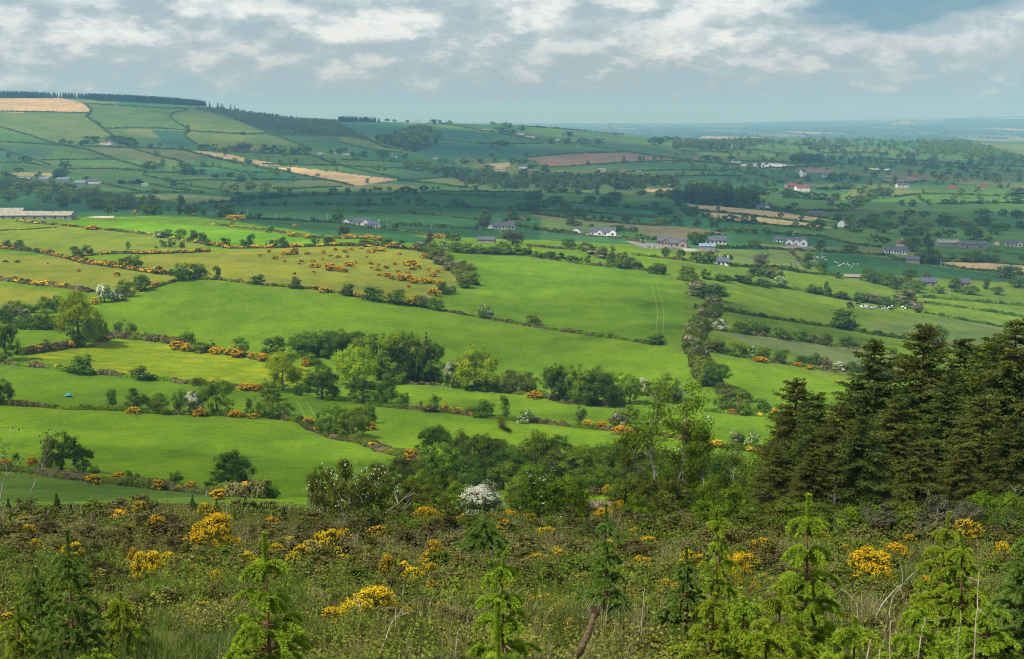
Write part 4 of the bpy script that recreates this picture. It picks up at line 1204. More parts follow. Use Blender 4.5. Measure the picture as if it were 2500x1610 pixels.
# nearer fields
HD('dry', 'rough bank between buttercup meadow and green meadow', *C(4, (-60, 585), (0, 592), (200, 612), (350, 627), (480, 652), (650, 662), (900, 687), (1100, 707), (1340, 737), (1600, 752), (1820, 782)), hs=1.2, ws=1.5, **SZ)
HD('mix', 'mixed hedge bank along the top of buttercup meadow', *C(4, (690, 440), (780, 410), (1000, 427), (1180, 447), (1400, 492), (1700, 547), (1880, 577)), hs=.9, **SZ)
HD('mix', 'short bramble hedge left of the tall ash', *C(4, (120, 535), (300, 508), (480, 478)), hs=.9, **SZ)
HD('dry', 'long low bank under the meadow hawthorn row', *C(4, (-60, 878), (0, 882), (300, 897), (560, 922), (800, 932), (1100, 942), (1500, 957), (1850, 967), (2100, 1002)), hs=1.2, **SZ)
HD('scrub', 'scrubby bank curving down to the central thicket', *C(4, (2090, 1000), (2200, 1062), (2378, 1122)) + C(5, (150, 1142), (300, 1202), (440, 1232), (600, 1285)), hs=.85, ymin=120, ymax=500)
HD('scrub', 'heathery boundary bank above the bottom meadow', *C(4, (-60, 1325), (0, 1332), (300, 1357), (520, 1397), (800, 1427), (1000, 1452), (1200, 1472), (1400, 1497), (1600, 1517), (1850, 1530)), hs=.75, ws=1.0, ymin=100, ymax=320)
HD('tall', 'tall dark hedge left behind the tall ash', *C(4, (120, 352), (280, 352), (430, 352)), hs=1.1, **SZ)
HD('low', 'low straight hedge crossing below the two lone hawthorns', *C(5, (640, 217), (900, 262), (1300, 332), (1600, 377), (1900, 417), (2140, 457), (2250, 462)), hs=1.1, **SZ)
HD('low', 'bank under the central wood along the big field', *C(5, (470, 737), (700, 747), (900, 777), (1100, 792), (1400, 822), (1560, 872), (1900, 887)), hs=1.2, **SZ)
HD('dry', 'low bank with shrubs crossing below the central wood', *C(5, (230, 892), (430, 907), (560, 917), (700, 932), (950, 962), (1200, 992), (1500, 1022), (1700, 1047), (2000, 1072), (2150, 1087)) + C(6, (80, 1130), (240, 1172), (400, 1195), (600, 1218)), hs=1.1, ymin=200, ymax=600)
HD('dry', 'bank along the foot of the right hand bushy copse', *C(6, (160, 922), (400, 952), (600, 962), (720, 972)), hs=1.2, ymin=250, ymax=600)
HD('thorn', 'broad blossoming hedge running down right of the big field', *C(6, (230, 150), (225, 230), (130, 330), (75, 440), (95, 520), (130, 600), (170, 700), (210, 760)), hs=1.0, ws=1.5, **SZ)
HD('green', 'straight hedge below the sunlit cow pasture', *C(6, (290, 227), (500, 262), (700, 292), (960, 332), (1100, 347), (1300, 387), (1600, 432), (1900, 482), (2200, 530)), hs=.95, **SZ)
HD('low', 'brown hedge with bushes, second below cow pasture', *C(6, (170, 352), (380, 382), (620, 407), (860, 442), (1080, 472), (1300, 512), (1560, 557), (1900, 592)), hs=1.1, ws=1.2, **SZ)
HD('low', 'brown hedge with hawthorns, third below cow pasture', *C(6, (160, 502), (380, 542), (600, 582), (800, 607), (1000, 642), (1200, 682), (1500, 725)), hs=1.2, ws=1.3, **SZ)

# ------------------------------------------------------------------ woods
kw = dict(seed=3)
wood('plantation_woodland', 'dark conifer plantation along the far hilltop', C(1, (-90, 172), (460, 172), (560, 176), (640, 184), (665, 190), (900, 200), (1300, 222), (1600, 238), (1630, 226), (1500, 200), (-90, 160)), 17, 6.0, 'c', 3300, 4700, lod=3, seed=1, nmax=5200, jit=.07, deep=45)
wood('heath_woodland', 'young conifer scrub on the heath slope', C(1, (1318, 240), (1630, 232), (2230, 295), (2378, 345), (2378, 440), (1930, 430), (1840, 402), (1560, 294)) + C(2, (200, 455), (60, 385)), 5, 15, 'c', 2600, 5000, lod=3, seed=2, nmax=1600, jit=.5, mix=['o'])
wood('hillside_woodland', 'wood on the blue green skyline slope', C(2, (240, 470), (300, 470), (450, 400), (600, 395), (690, 440), (660, 492), (520, 545), (400, 520)), 15, 13, 'd', 2600, 5000, seed=4, nmax=700, mix=['c', 'm'])
wood('valley_woodland', 'hazy valley wood between ridge and far slope', C(2, (540, 668), (900, 692), (1300, 720), (1700, 715), (2100, 745), (2378, 770), (2378, 800), (2050, 820), (1050, 806), (700, 725)), 12, 21, 'm', 1900, 3000, seed=5, nmax=1500, mix=['d', 'o'])
wood('valley_woodland', 'hazy wood filling the valley floor at the left', C(1, (-90, 720), (100, 760), (240, 790), (680, 815), (700, 890), (950, 900), (1200, 970), (1200, 985), (700, 965), (420, 900), (180, 870), (-90, 880)), 12, 24, 'm', 1500, 2500, seed=6, nmax=1000, mix=['d', 'o'])
wood('dark_woodland', 'dark solid wood above the gold strips', C(3, (-60, 862), (300, 850), (440, 880), (505, 930), (480, 945), (40, 908), (-60, 900)), 16, 11, 'd', 1400, 2600, seed=7, nmax=500, mix=['c'])
wood('square_woodland', 'dark square copse on the right plain', C(3, (752, 600), (970, 600), (975, 622), (760, 622)), 15, 11, 'd', 2500, 6000, seed=8, nmax=500)
wood('right_woodland', 'broad wood on the far right plain', C(3, (1620, 480), (1950, 482), (2040, 500), (2280, 570), (2420, 620), (2300, 625), (1900, 600), (1700, 560)), 13, 26, 'm', 2600, 6200, seed=9, nmax=1500, mix=['m'])
wood('skyline_woodland', 'tree lined skyline of the right plain', C(3, (-60, 480), (200, 470), (540, 468), (760, 480), (560, 500), (360, 545), (-60, 530)), 13, 27, 'm', 2900, 5600, seed=10, nmax=1100, mix=['m', 'c'])
wood('skyline_woodland', 'row of conifers on the central skyline', C(2, (-20, 333), (280, 334), (280, 340), (-20, 340)), 15, 9, 'c', 3500, 4700, lod=3, seed=11, nmax=420, jit=.3)
wood('plain_woodland', 'scattered hedgerow trees of the far right plain', C(3, (-60, 560), (400, 500), (1000, 470), (1700, 560), (2450, 650), (2450, 960), (1600, 940), (1100, 830), (600, 800), (-60, 800)), 11, 76, 'm', 1900, 6000, seed=12, nmax=800, jit=.4, mix=['m', 'o'])
wood('plain_woodland', 'scattered hedgerow trees on the upper right plain', C(3, (780, 470), (1240, 460), (1600, 480), (1700, 560), (1900, 610), (2450, 700), (2450, 760), (1500, 720), (1000, 600)), 11, 60, 'm', 2400, 6200, seed=13, nmax=800, jit=.4, mix=['d'])
wood('plain_woodland', 'far off trees of the hazy plain', C(3, (-700, 345), (1000, 345), (2500, 320), (2500, 460), (1000, 450), (-300, 430)), 14, 130, 'd', 6800, 20000, lod=3, seed=14, nmax=1500, jit=.4, mix=['m'])
wood('slope_woodland', 'scattered trees along the far slope hedges', C(1, (1200, 490), (2378, 560)) + C(2, (700, 620), (1300, 640), (500, 690)) + C(1, (1900, 800), (1200, 830), (900, 700)), 10, 95, 'd', 1900, 4200, seed=15, nmax=300, jit=.4, mix=['m'])
# ------------------------------------------------------------------ trees and bushes, place by place
FZ, RZ2, SZ2, NZ = (1700, 23000), (900, 2600), (280, 1300), (90, 700)
def rows(z, where, group, *parts):
    e = []
    for a in parts: e += a
    row(where, group, e, ymin=z[0], ymax=z[1])
G_FAR, G_RIDGE, G_MID, G_NEAR = 'trees of the far slopes', 'trees of the shaded ridge and plain', 'trees of the sunlit fields', 'trees and bushes near the scrub'
# --- far left slope
rows(FZ, 'round the hillside house', G_FAR, T(1, 'd', (600, 490, 80, 58), (655, 482, 80, 52), (790, 472, 110, 45), (850, 490, 90, 60), (900, 500, 90, 62), (940, 512, 50, 42)))
rows(FZ, 'on the lane left of hillside house', G_FAR, T(1, 'd', (440, 495, 58, 42), (492, 498, 42, 34), (562, 502, 36, 32)))
rows(FZ, 'on the lane right of hillside house', G_FAR, T(1, 'b', (1050, 522, 38, 38), (1112, 520, 34, 40)), T(1, 'd', (1265, 527, 26, 28)))
rows(FZ, 'in the thin hillside hedges', G_FAR, T(1, 'd', (870, 386, 22, 22), (700, 352, 14, 18), (1155, 388, 24, 12), (1520, 414, 18, 18), (1310, 412, 28, 62), (1690, 425, 40, 22), (335, 270, 16, 12)))
rows(FZ, 'in the grove above upper tan strip', G_FAR, T(1, 'm', (1390, 535, 60, 48), (1440, 536, 60, 50), (1492, 540, 70, 55), (1560, 556, 75, 48)), T(1, 'b', (1640, 562, 60, 62), (1700, 548, 100, 66)))
rows(FZ, 'along the far white farm row', G_FAR, T(1, 'd', (1840, 548, 60, 62), (1900, 552, 75, 58), (1960, 556, 70, 58), (2040, 563, 70, 50), (2090, 563, 60, 55), (2135, 565, 62, 62), (2300, 560, 40, 34), (2360, 570, 50, 50)))
rows(FZ, 'on the tan strip edges', G_FAR, T(1, 'm', (1730, 632, 62, 46), (1945, 632, 42, 38), (2065, 632, 24, 44)), T(1, 'd', (2010, 692, 40, 40), (1415, 650, 50, 38), (1480, 646, 24, 32)))
rows(FZ, 'in the mid slope hedge junction', G_FAR, T(1, 'd', (1015, 658, 60, 42), (1050, 664, 90, 58), (1115, 658, 80, 36), (1255, 640, 40, 30), (1290, 704, 105, 88), (1400, 704, 66, 42), (1350, 705, 60, 40), (1500, 725, 80, 34), (1590, 718, 95, 34), (1680, 757, 90, 52), (820, 676, 18, 20), (882, 676, 22, 22)))
rows(FZ, 'on lower fields of the far slope', G_FAR, T(1, 'm', (1165, 757, 48, 42), (1270, 775, 24, 30), (1330, 782, 20, 26), (1740, 812, 86, 72), (1850, 822, 78, 66), (1950, 832, 70, 50), (2010, 836, 60, 44), (1570, 850, 70, 50), (1650, 850, 80, 56), (1080, 838, 76, 46), (1540, 800, 30, 24), (2080, 812, 30, 24)))
rows(FZ, 'at the left valley farmsheds', G_FAR, T(1, 'd', (455, 662, 85, 56), (430, 737, 105, 82), (390, 735, 60, 70), (160, 615, 60, 50), (200, 620, 66, 40), (60, 590, 40, 40), (600, 748, 44, 36)), T(1, 'm', (275, 737, 54, 58), (130, 680, 90, 28), (40, 720, 90, 50)))
rows((1500, 3000), 'standing out in the left valley wood', G_FAR, T(1, 'm', (60, 890, 130, 90), (240, 800, 120, 60), (320, 900, 90, 80), (150, 820, 110, 70), (470, 850, 100, 60), (760, 930, 110, 70), (900, 900, 110, 70), (1080, 920, 100, 60)), T(1, 'd', (440, 938, 75, 95), (30, 820, 90, 100), (620, 850, 90, 60), (570, 860, 80, 60), (840, 950, 90, 60)))
# --- crest of the ridge at left
rows(RZ2, 'along the brow behind bright fields', G_RIDGE, T(1, 'd', (750, 972, 58, 44), (1020, 985, 90, 80), (1080, 985, 110, 82), (1170, 965, 30, 50), (1320, 985, 95, 76), (1360, 975, 60, 82), (1420, 993, 38, 60), (1570, 998, 112, 92), (1797, 1017, 62, 48), (1740, 1000, 40, 28), (2345, 1028, 90, 112), (2310, 985, 30, 55)), T(1, 't', (1262, 925, 66, 82), (1245, 985, 46, 90)), T(1, 'p', (1670, 1000, 62, 40), (800, 965, 40, 40)), T(1, 'b', (2178, 1035, 36, 42)))
rows(RZ2, 'on the crest hedge at left', G_RIDGE, T(1, 'd', (1640, 905, 90, 56), (1700, 895, 95, 64), (1750, 885, 60, 50), (1830, 878, 88, 66), (1890, 872, 86, 48), (1950, 868, 58, 46), (2120, 850, 50, 36), (2185, 848, 50, 30), (2320, 840, 66, 48), (1830, 922, 52, 42), (1985, 918, 36, 32), (2210, 916, 36, 32), (2250, 912, 22, 24), (1470, 902, 42, 30), (1500, 940, 90, 40), (1600, 935, 90, 40)))
# --- central shaded ridge
rows(RZ2, 'on the crest hedge at centre', G_RIDGE, T(2, 'd', (45, 832, 52, 40), (150, 842, 62, 46), (200, 838, 32, 40), (235, 817, 42, 36), (270, 822, 42, 32), (335, 816, 52, 32), (390, 838, 60, 34), (450, 838, 105, 54), (510, 836, 60, 40), (575, 830, 66, 52), (640, 808, 26, 24), (675, 808, 26, 22), (835, 806, 44, 28), (870, 806, 36, 30), (930, 812, 54, 38), (1060, 838, 40, 16)), T(2, 'm', (180, 767, 30, 40), (872, 787, 46, 46)))
rows(RZ2, 'under the crest, over white houses', G_RIDGE, T(2, 'd', (125, 927, 74, 62), (188, 917, 58, 52), (300, 902, 44, 42), (335, 900, 52, 46), (390, 877, 52, 46), (462, 912, 54, 42), (540, 910, 54, 60), (570, 916, 44, 42), (645, 917, 26, 20), (480, 976, 42, 42), (510, 980, 32, 30)))
rows(RZ2, 'in the middle of the shaded ridge', G_RIDGE, T(2, 'd', (790, 927, 66, 62), (850, 932, 64, 58), (880, 938, 44, 34)))
rows(RZ2, 'behind the cream house', G_RIDGE, T(2, 'd', (1000, 1024, 95, 82), (1170, 962, 62, 46), (1180, 1036, 100, 82), (1225, 1020, 80, 56), (1300, 1034, 48, 46), (1350, 1092, 42, 48)), T(2, 'p', (1260, 1028, 54, 42)), T(2, 'b', (990, 1086, 84, 88)))
rows(RZ2, 'on the ridge above brown stubble', G_RIDGE, T(2, 'd', (1310, 880, 80, 62), (1360, 882, 90, 80), (1250, 958, 90, 64), (1320, 955, 130, 72), (1410, 935, 90, 62), (1490, 915, 120, 66), (1560, 962, 90, 76), (1580, 1002, 100, 72), (1650, 1008, 110, 78), (1760, 1017, 46, 38), (1815, 1022, 52, 48), (1870, 1022, 54, 36), (1985, 1037, 80, 64), (2065, 1035, 44, 28), (1440, 828, 110, 40), (1540, 830, 110, 40), (1640, 838, 80, 36)))
rows(RZ2, 'on the ridge left of gold strips', G_RIDGE, T(2, 'd', (1720, 908, 62, 62), (1750, 896, 54, 46), (1835, 922, 86, 76), (1900, 906, 120, 88), (1880, 925, 60, 60), (1990, 942, 62, 38), (2100, 946, 66, 38), (2185, 952, 62, 62), (2250, 996, 110, 74), (2330, 1056, 96, 86), (1775, 842, 50, 34), (1880, 848, 40, 26), (2090, 850, 90, 46), (2220, 862, 80, 62), (2290, 872, 90, 70), (2350, 930, 60, 90)), T(2, 'm', (2240, 1056, 100, 62)), T(2, 'p', (2195, 1056, 50, 42)))
rows(RZ2, 'behind the white bungalow', G_RIDGE, T(2, 'd', (1600, 1062, 80, 60), (1910, 1102, 110, 52), (1950, 1096, 70, 36), (2035, 1107, 64, 42), (1740, 1074, 44, 32)), T(2, 'H', (1650, 1062, 66, 52)), T(2, 'm', (2070, 1160, 60, 55)))
rows(RZ2, 'beside the white house group', G_RIDGE, T(2, 'd', (380, 1084, 54, 48), (300, 1080, 40, 26)))
# --- right plain, shaded
rows(RZ2, 'on the gold strips', G_RIDGE, T(3, 'd', (245, 957, 32, 36), (684, 1007, 42, 40), (828, 1020, 42, 38), (165, 1003, 72, 68), (95, 945, 40, 28), (30, 985, 100, 70), (75, 1000, 80, 74), (330, 1030, 120, 46), (430, 1045, 62, 74), (490, 1052, 66, 74), (788, 1068, 44, 38)), T(3, 't', (205, 1072, 46, 90), (245, 1078, 40, 96)), T(3, 'b', (100, 1074, 52, 64)))
rows(RZ2, 'near the grey roofed bungalow', G_RIDGE, T(3, 'd', (95, 1190, 130, 92), (130, 1180, 80, 66), (585, 1122, 62, 56), (500, 1214, 94, 60)), T(3, 'm', (470, 1112, 110, 42), (380, 1112, 110, 50)), T(3, 'p', (250, 1122, 90, 50)))
rows(RZ2, 'right of the three gabled house', G_RIDGE, T(3, 'd', (965, 1190, 70, 56), (960, 1234, 74, 60), (945, 1095, 90, 88), (890, 1088, 60, 46), (740, 1132, 64, 42), (1150, 1248, 96, 66), (1062, 1090, 34, 42)), T(3, 'b', (1195, 1242, 54, 52)), T(3, 'H', (770, 1130, 60, 36)))
rows(RZ2, 'beside the white gabled cottage', G_RIDGE, T(3, 'd', (1080, 1035, 60, 66), (1215, 1110, 70, 56), (1250, 1070, 80, 66), (1330, 1040, 110, 76), (1340, 1080, 110, 70)), T(3, 'm', (1165, 1098, 72, 80)))
rows(RZ2, 'round the chimneyed farmhouse', G_RIDGE, T(3, 'd', (1400, 1110, 130, 90), (1340, 1172, 90, 56), (1410, 1192, 74, 52), (1600, 1240, 130, 104), (1720, 1325, 170, 120), (1660, 1310, 100, 60), (1760, 1330, 110, 90)), T(3, 't', (1705, 1228, 80, 130)), T(3, 'b', (1700, 1455, 54, 72)))
rows(RZ2, 'in the village tree belt at right', G_RIDGE, T(3, 'd', (1530, 1052, 86, 72), (1560, 1132, 100, 64), (1640, 1128, 96, 66), (1840, 1064, 150, 92), (1790, 1134, 100, 56), (1860, 1136, 90, 52), (2030, 1158, 130, 86), (1990, 1100, 100, 70), (2100, 1062, 130, 84), (2180, 1120, 120, 82), (2240, 1095, 90, 60), (2350, 1086, 70, 66), (1680, 1005, 76, 48), (1580, 995, 86, 48), (2330, 1010, 96, 62), (2230, 992, 76, 52), (2090, 985, 120, 46)), T(3, 'm', (1440, 1004, 86, 52), (1160, 1030, 100, 60), (1480, 1080, 80, 50), (1600, 1070, 90, 60), (1700, 1090, 100, 60), (1930, 1060, 80, 50), (2130, 1172, 60, 50)))
rows(RZ2, 'below the right hand stone sheds', G_RIDGE, T(3, 'm', (1868, 1302, 86, 56), (1980, 1312, 116, 82), (2170, 1312, 86, 60)), T(3, 'd', (2050, 1314, 96, 84), (2110, 1312, 60, 60), (2360, 1305, 50, 40)))
rows((500, 2000), 'at the right edge tree belt', G_RIDGE, T(3, 'd', (1290, 1446, 100, 92), (1350, 1462, 110, 84), (1430, 1480, 120, 96), (1490, 1500, 110, 90), (1580, 1416, 100, 60), (1560, 1470, 120, 60), (2280, 1428, 200, 92), (2340, 1490, 130, 78), (1900, 1520, 90, 100), (1650, 1500, 90, 60), (2190, 1540, 80, 60)), T(3, 'm', (1600, 1520, 140, 80), (1520, 1560, 110, 60), (1780, 1530, 90, 54), (2020, 1540, 90, 70), (1970, 1535, 70, 60)), T(3, 't', (2108, 1500, 58, 84)), T(3, 'p', (1560, 1580, 120, 80)))
rows(RZ2, 'in front of red roofed barn', G_RIDGE, T(3, 'd', (735, 855, 95, 62), (790, 862, 80, 46), (850, 868, 80, 42), (905, 876, 74, 54), (970, 882, 74, 52), (1060, 884, 74, 56), (990, 812, 70, 32), (1070, 808, 70, 40), (1140, 806, 84, 62)))
rows(RZ2, 'by the white roadside bungalow', G_RIDGE, T(3, 'd', (605, 938, 42, 40), (780, 932, 54, 36), (730, 954, 86, 38), (1160, 892, 60, 42)), T(3, 'c', (565, 902, 30, 32)), T(3, 'p', (1028, 922, 54, 62)))
rows(RZ2, 'in the tall valley clump', G_RIDGE, T(3, 'd', (1320, 868, 90, 70), (1370, 850, 90, 60), (1400, 870, 70, 50), (1440, 856, 64, 62)), T(3, 'm', (1230, 915, 96, 72), (1190, 950, 130, 54), (1280, 900, 80, 56), (1110, 950, 90, 50)))
rows(RZ2, 'along the bushy middle hedges', G_RIDGE, T(3, 'd', (1520, 918, 52, 42), (1600, 928, 62, 54), (1830, 914, 62, 42), (1890, 914, 44, 36), (1950, 912, 36, 32), (2070, 908, 62, 34), (2170, 908, 62, 34), (2320, 905, 110, 52), (2330, 855, 130, 64), (2210, 800, 40, 30)))
rows(FZ, 'left of the red roofed barn', G_FAR, T(3, 'd', (430, 768, 48, 42), (515, 763, 36, 36), (220, 785, 66, 56), (490, 838, 110, 70), (570, 846, 90, 62), (640, 835, 60, 40)), T(3, 'm', (60, 790, 120, 60), (140, 800, 100, 50), (320, 800, 70, 36)))
rows(FZ, 'round the white tower house', G_FAR, T(3, 'd', (790, 745, 60, 46), (860, 752, 80, 46), (680, 762, 80, 30), (1040, 752, 80, 60), (1110, 740, 90, 56), (1200, 745, 80, 50)))
rows(FZ, 'along the white field hamlet', G_FAR, T(3, 'd', (300, 664, 44, 46), (160, 606, 80, 42), (230, 612, 70, 40), (340, 604, 60, 30), (530, 655, 14, 20), (612, 660, 22, 22)))
# --- far slope, centre
rows(FZ, 'in the skyline village', G_FAR, T(2, 'd', (1045, 352, 22, 16), (1170, 385, 54, 42), (1255, 398, 70, 42), (1100, 412, 110, 42), (1180, 420, 80, 34), (1370, 375, 50, 14), (1580, 440, 70, 40), (640, 352, 58, 36), (686, 354, 26, 34), (530, 342, 70, 24), (460, 338, 34, 18), (372, 332, 34, 20), (320, 332, 40, 24)))
rows(FZ, 'along the blue green skyline slope', G_FAR, T(2, 'm', (1040, 520, 62, 54), (1120, 502, 160, 46), (1045, 584, 46, 44), (1450, 488, 90, 46), (1560, 490, 90, 44), (1680, 486, 90, 38), (1780, 488, 100, 38), (980, 490, 60, 20), (800, 478, 40, 18)), T(2, 'd', (1285, 588, 36, 42), (2190, 500, 110, 60), (2260, 480, 90, 44), (2330, 480, 80, 40)))
rows(FZ, 'on the far brown field', G_FAR, T(2, 'd', (1716, 640, 36, 36), (1965, 622, 30, 46), (2075, 612, 30, 44), (2102, 610, 22, 38), (2180, 608, 30, 34), (2227, 608, 30, 32)))
rows(FZ, 'above the valley wood', G_FAR, T(2, 'm', (465, 664, 80, 62), (530, 652, 100, 66), (600, 668, 120, 62), (250, 676, 46, 46), (300, 676, 36, 40), (640, 690, 90, 60), (720, 620, 50, 30), (860, 632, 90, 50), (960, 624, 90, 46), (1060, 616, 80, 36)), T(2, 'd', (1195, 632, 70, 46), (1260, 640, 90, 50), (1330, 660, 90, 56), (1420, 690, 66, 60), (1270, 706, 90, 48), (1020, 690, 100, 56)))
rows(FZ, 'along the bungalow row', G_FAR, T(2, 'd', (78, 578, 46, 40), (290, 588, 90, 60), (150, 582, 70, 48), (440, 590, 60, 36), (20, 545, 60, 30)))
# --- sunlit left shoulder
rows(SZ2, 'at the left end of orange hedge', G_MID, T(1, 'o', (55, 1218, 76, 62)), T(1, 'D', (136, 1224, 86, 72)))
rows(SZ2, 'in the long orange gorse hedge', G_MID, T(1, 'D', (525, 1252, 66, 56), (610, 1256, 78, 64), (548, 1296, 82, 82), (870, 1350, 110, 82), (940, 1356, 110, 92)), T(1, 'p', (1100, 1394, 84, 52)))
rows(SZ2, 'along the brightest field edge', G_MID, T(1, 'h', (1115, 1142, 82, 58)), T(1, 'm', (1175, 1138, 62, 62), (1258, 1152, 84, 74)), T(1, 'D', (1348, 1166, 78, 80), (1410, 1172, 70, 74)), T(1, 'g', (990, 1118, 40, 22)))
rows(SZ2, 'between pale pasture and gorse pasture', G_MID, T(1, 's', (890, 1228, 56, 68), (1270, 1216, 56, 78), (1085, 1218, 30, 34)), T(1, 'm2', (1137, 1208, 54, 54), (1193, 1208, 62, 58), (1445, 1200, 46, 52)))
rows(SZ2, 'in the bright gorse hedge', G_MID, T(1, 'D', (1570, 1198, 80, 58), (1700, 1198, 70, 42), (1908, 1200, 66, 48), (1972, 1204, 80, 68), (2195, 1184, 66, 58), (2287, 1194, 90, 68), (1880, 1108, 60, 46)), T(1, 't', (1748, 1202, 66, 88)), T(1, 's', (1615, 1062, 42, 46), (1855, 1196, 24, 34)))
rows(SZ2, 'on the top edge of big field', G_MID, T(1, 'D', (1275, 1444, 126, 126), (1382, 1428, 132, 118), (1790, 1468, 106, 78), (2056, 1498, 84, 88)), T(1, 't', (1509, 1428, 60, 92)))
rows(SZ2, 'right end of the bright gorse hedge', G_MID, T(2, 'D', (16, 1130, 96, 86), (155, 1200, 66, 66), (240, 1200, 60, 50), (318, 1200, 90, 62), (415, 1204, 62, 48)), T(2, 'm2', (200, 1204, 66, 48)))
rows(SZ2, 'at top corner of gorse pasture', G_MID, T(2, 'k', (615, 1205, 120, 112)), T(2, 'm', (640, 1240, 90, 78), (690, 1262, 90, 60)), T(2, 'p', (542, 1238, 86, 72)), T(2, 'H', (715, 1225, 80, 66)))
rows(SZ2, 'behind the tall dense hedge', G_MID, T(2, 'D', (750, 1158, 72, 58), (802, 1164, 76, 48)), T(2, 'b', (1190, 1195, 140, 104)), T(2, 'p', (1280, 1264, 90, 50)))
rows(SZ2, 'in the tall dense hedge', G_MID, T(2, 'm', (790, 1245, 110, 80), (880, 1250, 110, 78), (960, 1252, 110, 66), (1050, 1258, 110, 62), (1130, 1260, 100, 60), (1210, 1262, 110, 56)))
rows(SZ2, 'standing on its own above central field', G_MID, T(2, 'd', (1585, 1212, 112, 66)))
rows(SZ2, 'along the central field top hedge', G_MID, T(2, 'D', (1390, 1284, 80, 44), (1450, 1290, 90, 52), (1520, 1302, 90, 56), (1610, 1314, 90, 52), (1667, 1314, 36, 34), (1712, 1320, 60, 54), (1800, 1326, 24, 20), (2195, 1396, 120, 78), (2235, 1394, 70, 80), (2150, 1385, 60, 50)), T(2, 'd', (2258, 1284, 62, 78), (2365, 1290, 60, 70)))
rows(SZ2, 'in the blossoming curled hedge', G_MID, T(2, 'p', (1690, 1240, 76, 46), (1750, 1262, 100, 56), (1810, 1285, 90, 54), (1850, 1290, 80, 50)), T(2, 'D', (1890, 1245, 42, 46), (1910, 1310, 110, 70), (1960, 1320, 120, 76), (2010, 1350, 110, 76), (1890, 1345, 80, 56), (1970, 1360, 100, 60)))
rows(SZ2, 'down right end of gorse pasture', G_MID, T(2, 'p', (690, 1330, 110, 62), (760, 1370, 110, 64), (830, 1350, 90, 50)), T(2, 'o', (640, 1296, 90, 54), (730, 1290, 80, 50), (890, 1400, 110, 80)), T(2, 'm2', (850, 1490, 120, 96), (910, 1470, 90, 110), (880, 1440, 100, 70), (745, 1310, 90, 62)))
# --- middle-right sunlit
rows(SZ2, 'above the olive yellow field', G_MID, T(3, 'd', (100, 1316, 110, 84), (185, 1325, 92, 98), (312, 1316, 78, 62), (875, 1314, 76, 68), (880, 1364, 44, 54), (965, 1376, 84, 72), (792, 1384, 32, 56)), T(3, 't', (236, 1322, 32, 66)), T(3, 'b', (550, 1346, 104, 98)), T(3, 'c', (757, 1374, 18, 66)))
rows(SZ2, 'in hedge below olive yellow field', G_MID, T(3, 'D', (160, 1418, 76, 54), (270, 1446, 120, 52), (400, 1452, 90, 56), (440, 1462, 130, 66), (560, 1486, 110, 66), (500, 1402, 120, 56), (570, 1406, 110, 66), (1085, 1424, 66, 54)), T(3, 'o', (640, 1432, 130, 92)), T(3, 'H', (680, 1478, 96, 76)))
rows(SZ2, 'at the head of broad hawthorn hedge', G_MID, T(3, 'm', (30, 1440, 140, 110), (60, 1478, 120, 90)), T(3, 'D', (150, 1550, 140, 80)), T(3, 'p', (110, 1520, 130, 80), (170, 1510, 100, 60)))
# --- right fields (crop six)
rows(SZ2, 'in the broad hawthorn hedge', G_MID, T(6, 'p', (110, 125, 150, 96), (205, 210, 130, 100), (248, 226, 80, 66), (165, 288, 120, 80), (100, 340, 130, 90), (85, 410, 140, 116), (70, 506, 150, 116), (120, 570, 110, 80), (130, 640, 110, 74)), T(6, 'd', (222, 155, 190, 118), (228, 765, 190, 194)), T(6, 'h', (263, 360, 100, 84)), T(6, 'H', (192, 330, 66, 60)), T(6, 'o', (290, 806, 140, 94), (100, 690, 100, 70)), T(6, 'D', (95, 212, 42, 38)))
rows(SZ2, 'in first bush row below pasture', G_MID, T(6, 'm2', (400, 380, 116, 96), (460, 378, 90, 100), (690, 420, 120, 82), (815, 430, 140, 86)), T(6, 'D', (545, 384, 112, 86), (590, 392, 60, 50), (1130, 480, 100, 92), (1175, 484, 80, 60)), T(6, 'p', (910, 444, 66, 62), (1212, 486, 66, 52)), T(6, 'o', (993, 466, 100, 90)))
rows(SZ2, 'in second bush row below pasture', G_MID, T(6, 'o', (235, 514, 150, 106), (205, 505, 100, 80)), T(6, 'm2', (370, 536, 130, 96), (560, 552, 106, 80), (430, 545, 90, 70)), T(6, 'H', (478, 544, 96, 84)), T(6, 'D', (686, 590, 116, 106), (845, 606, 130, 76), (930, 616, 116, 96), (1180, 668, 120, 96), (1240, 674, 100, 80), (1380, 700, 190, 130)), T(6, 'p', (1000, 636, 88, 100)), T(6, 'h', (1082, 652, 108, 72), (1575, 700, 90, 54)))
rows(SZ2, 'beside the cow pasture', G_MID, T(6, 'd', (1122, 354, 190, 146, 'big round dark oak standing at the foot of the cow pasture')), T(6, 'b', (1165, 212, 60, 58)), T(6, 'm', (1782, 464, 124, 146)), T(6, 'D', (1466, 534, 54, 58)))
rows(SZ2, 'in the hedge over cow pasture', G_MID, T(6, 'D', (898, 104, 88, 66), (950, 112, 62, 52), (1000, 72, 30, 56), (1002, 122, 70, 70), (1100, 144, 110, 60), (1232, 166, 96, 76), (1400, 184, 96, 64), (1495, 194, 86, 82)), T(6, 'p', (1320, 174, 106, 78), (1575, 206, 150, 134), (1645, 240, 70, 86)), T(6, 'h', (1548, 206, 74, 54)))
rows(SZ2, 'in the right hand bushy copse', G_MID, T(6, 'm2', (270, 924, 116, 126), (440, 954, 120, 116), (430, 860, 120, 90)), T(6, 'D', (345, 932, 90, 110), (560, 948, 120, 124), (400, 830, 100, 70)), T(6, 'p', (400, 952, 60, 112)), T(6, 'o', (310, 850, 150, 90)))
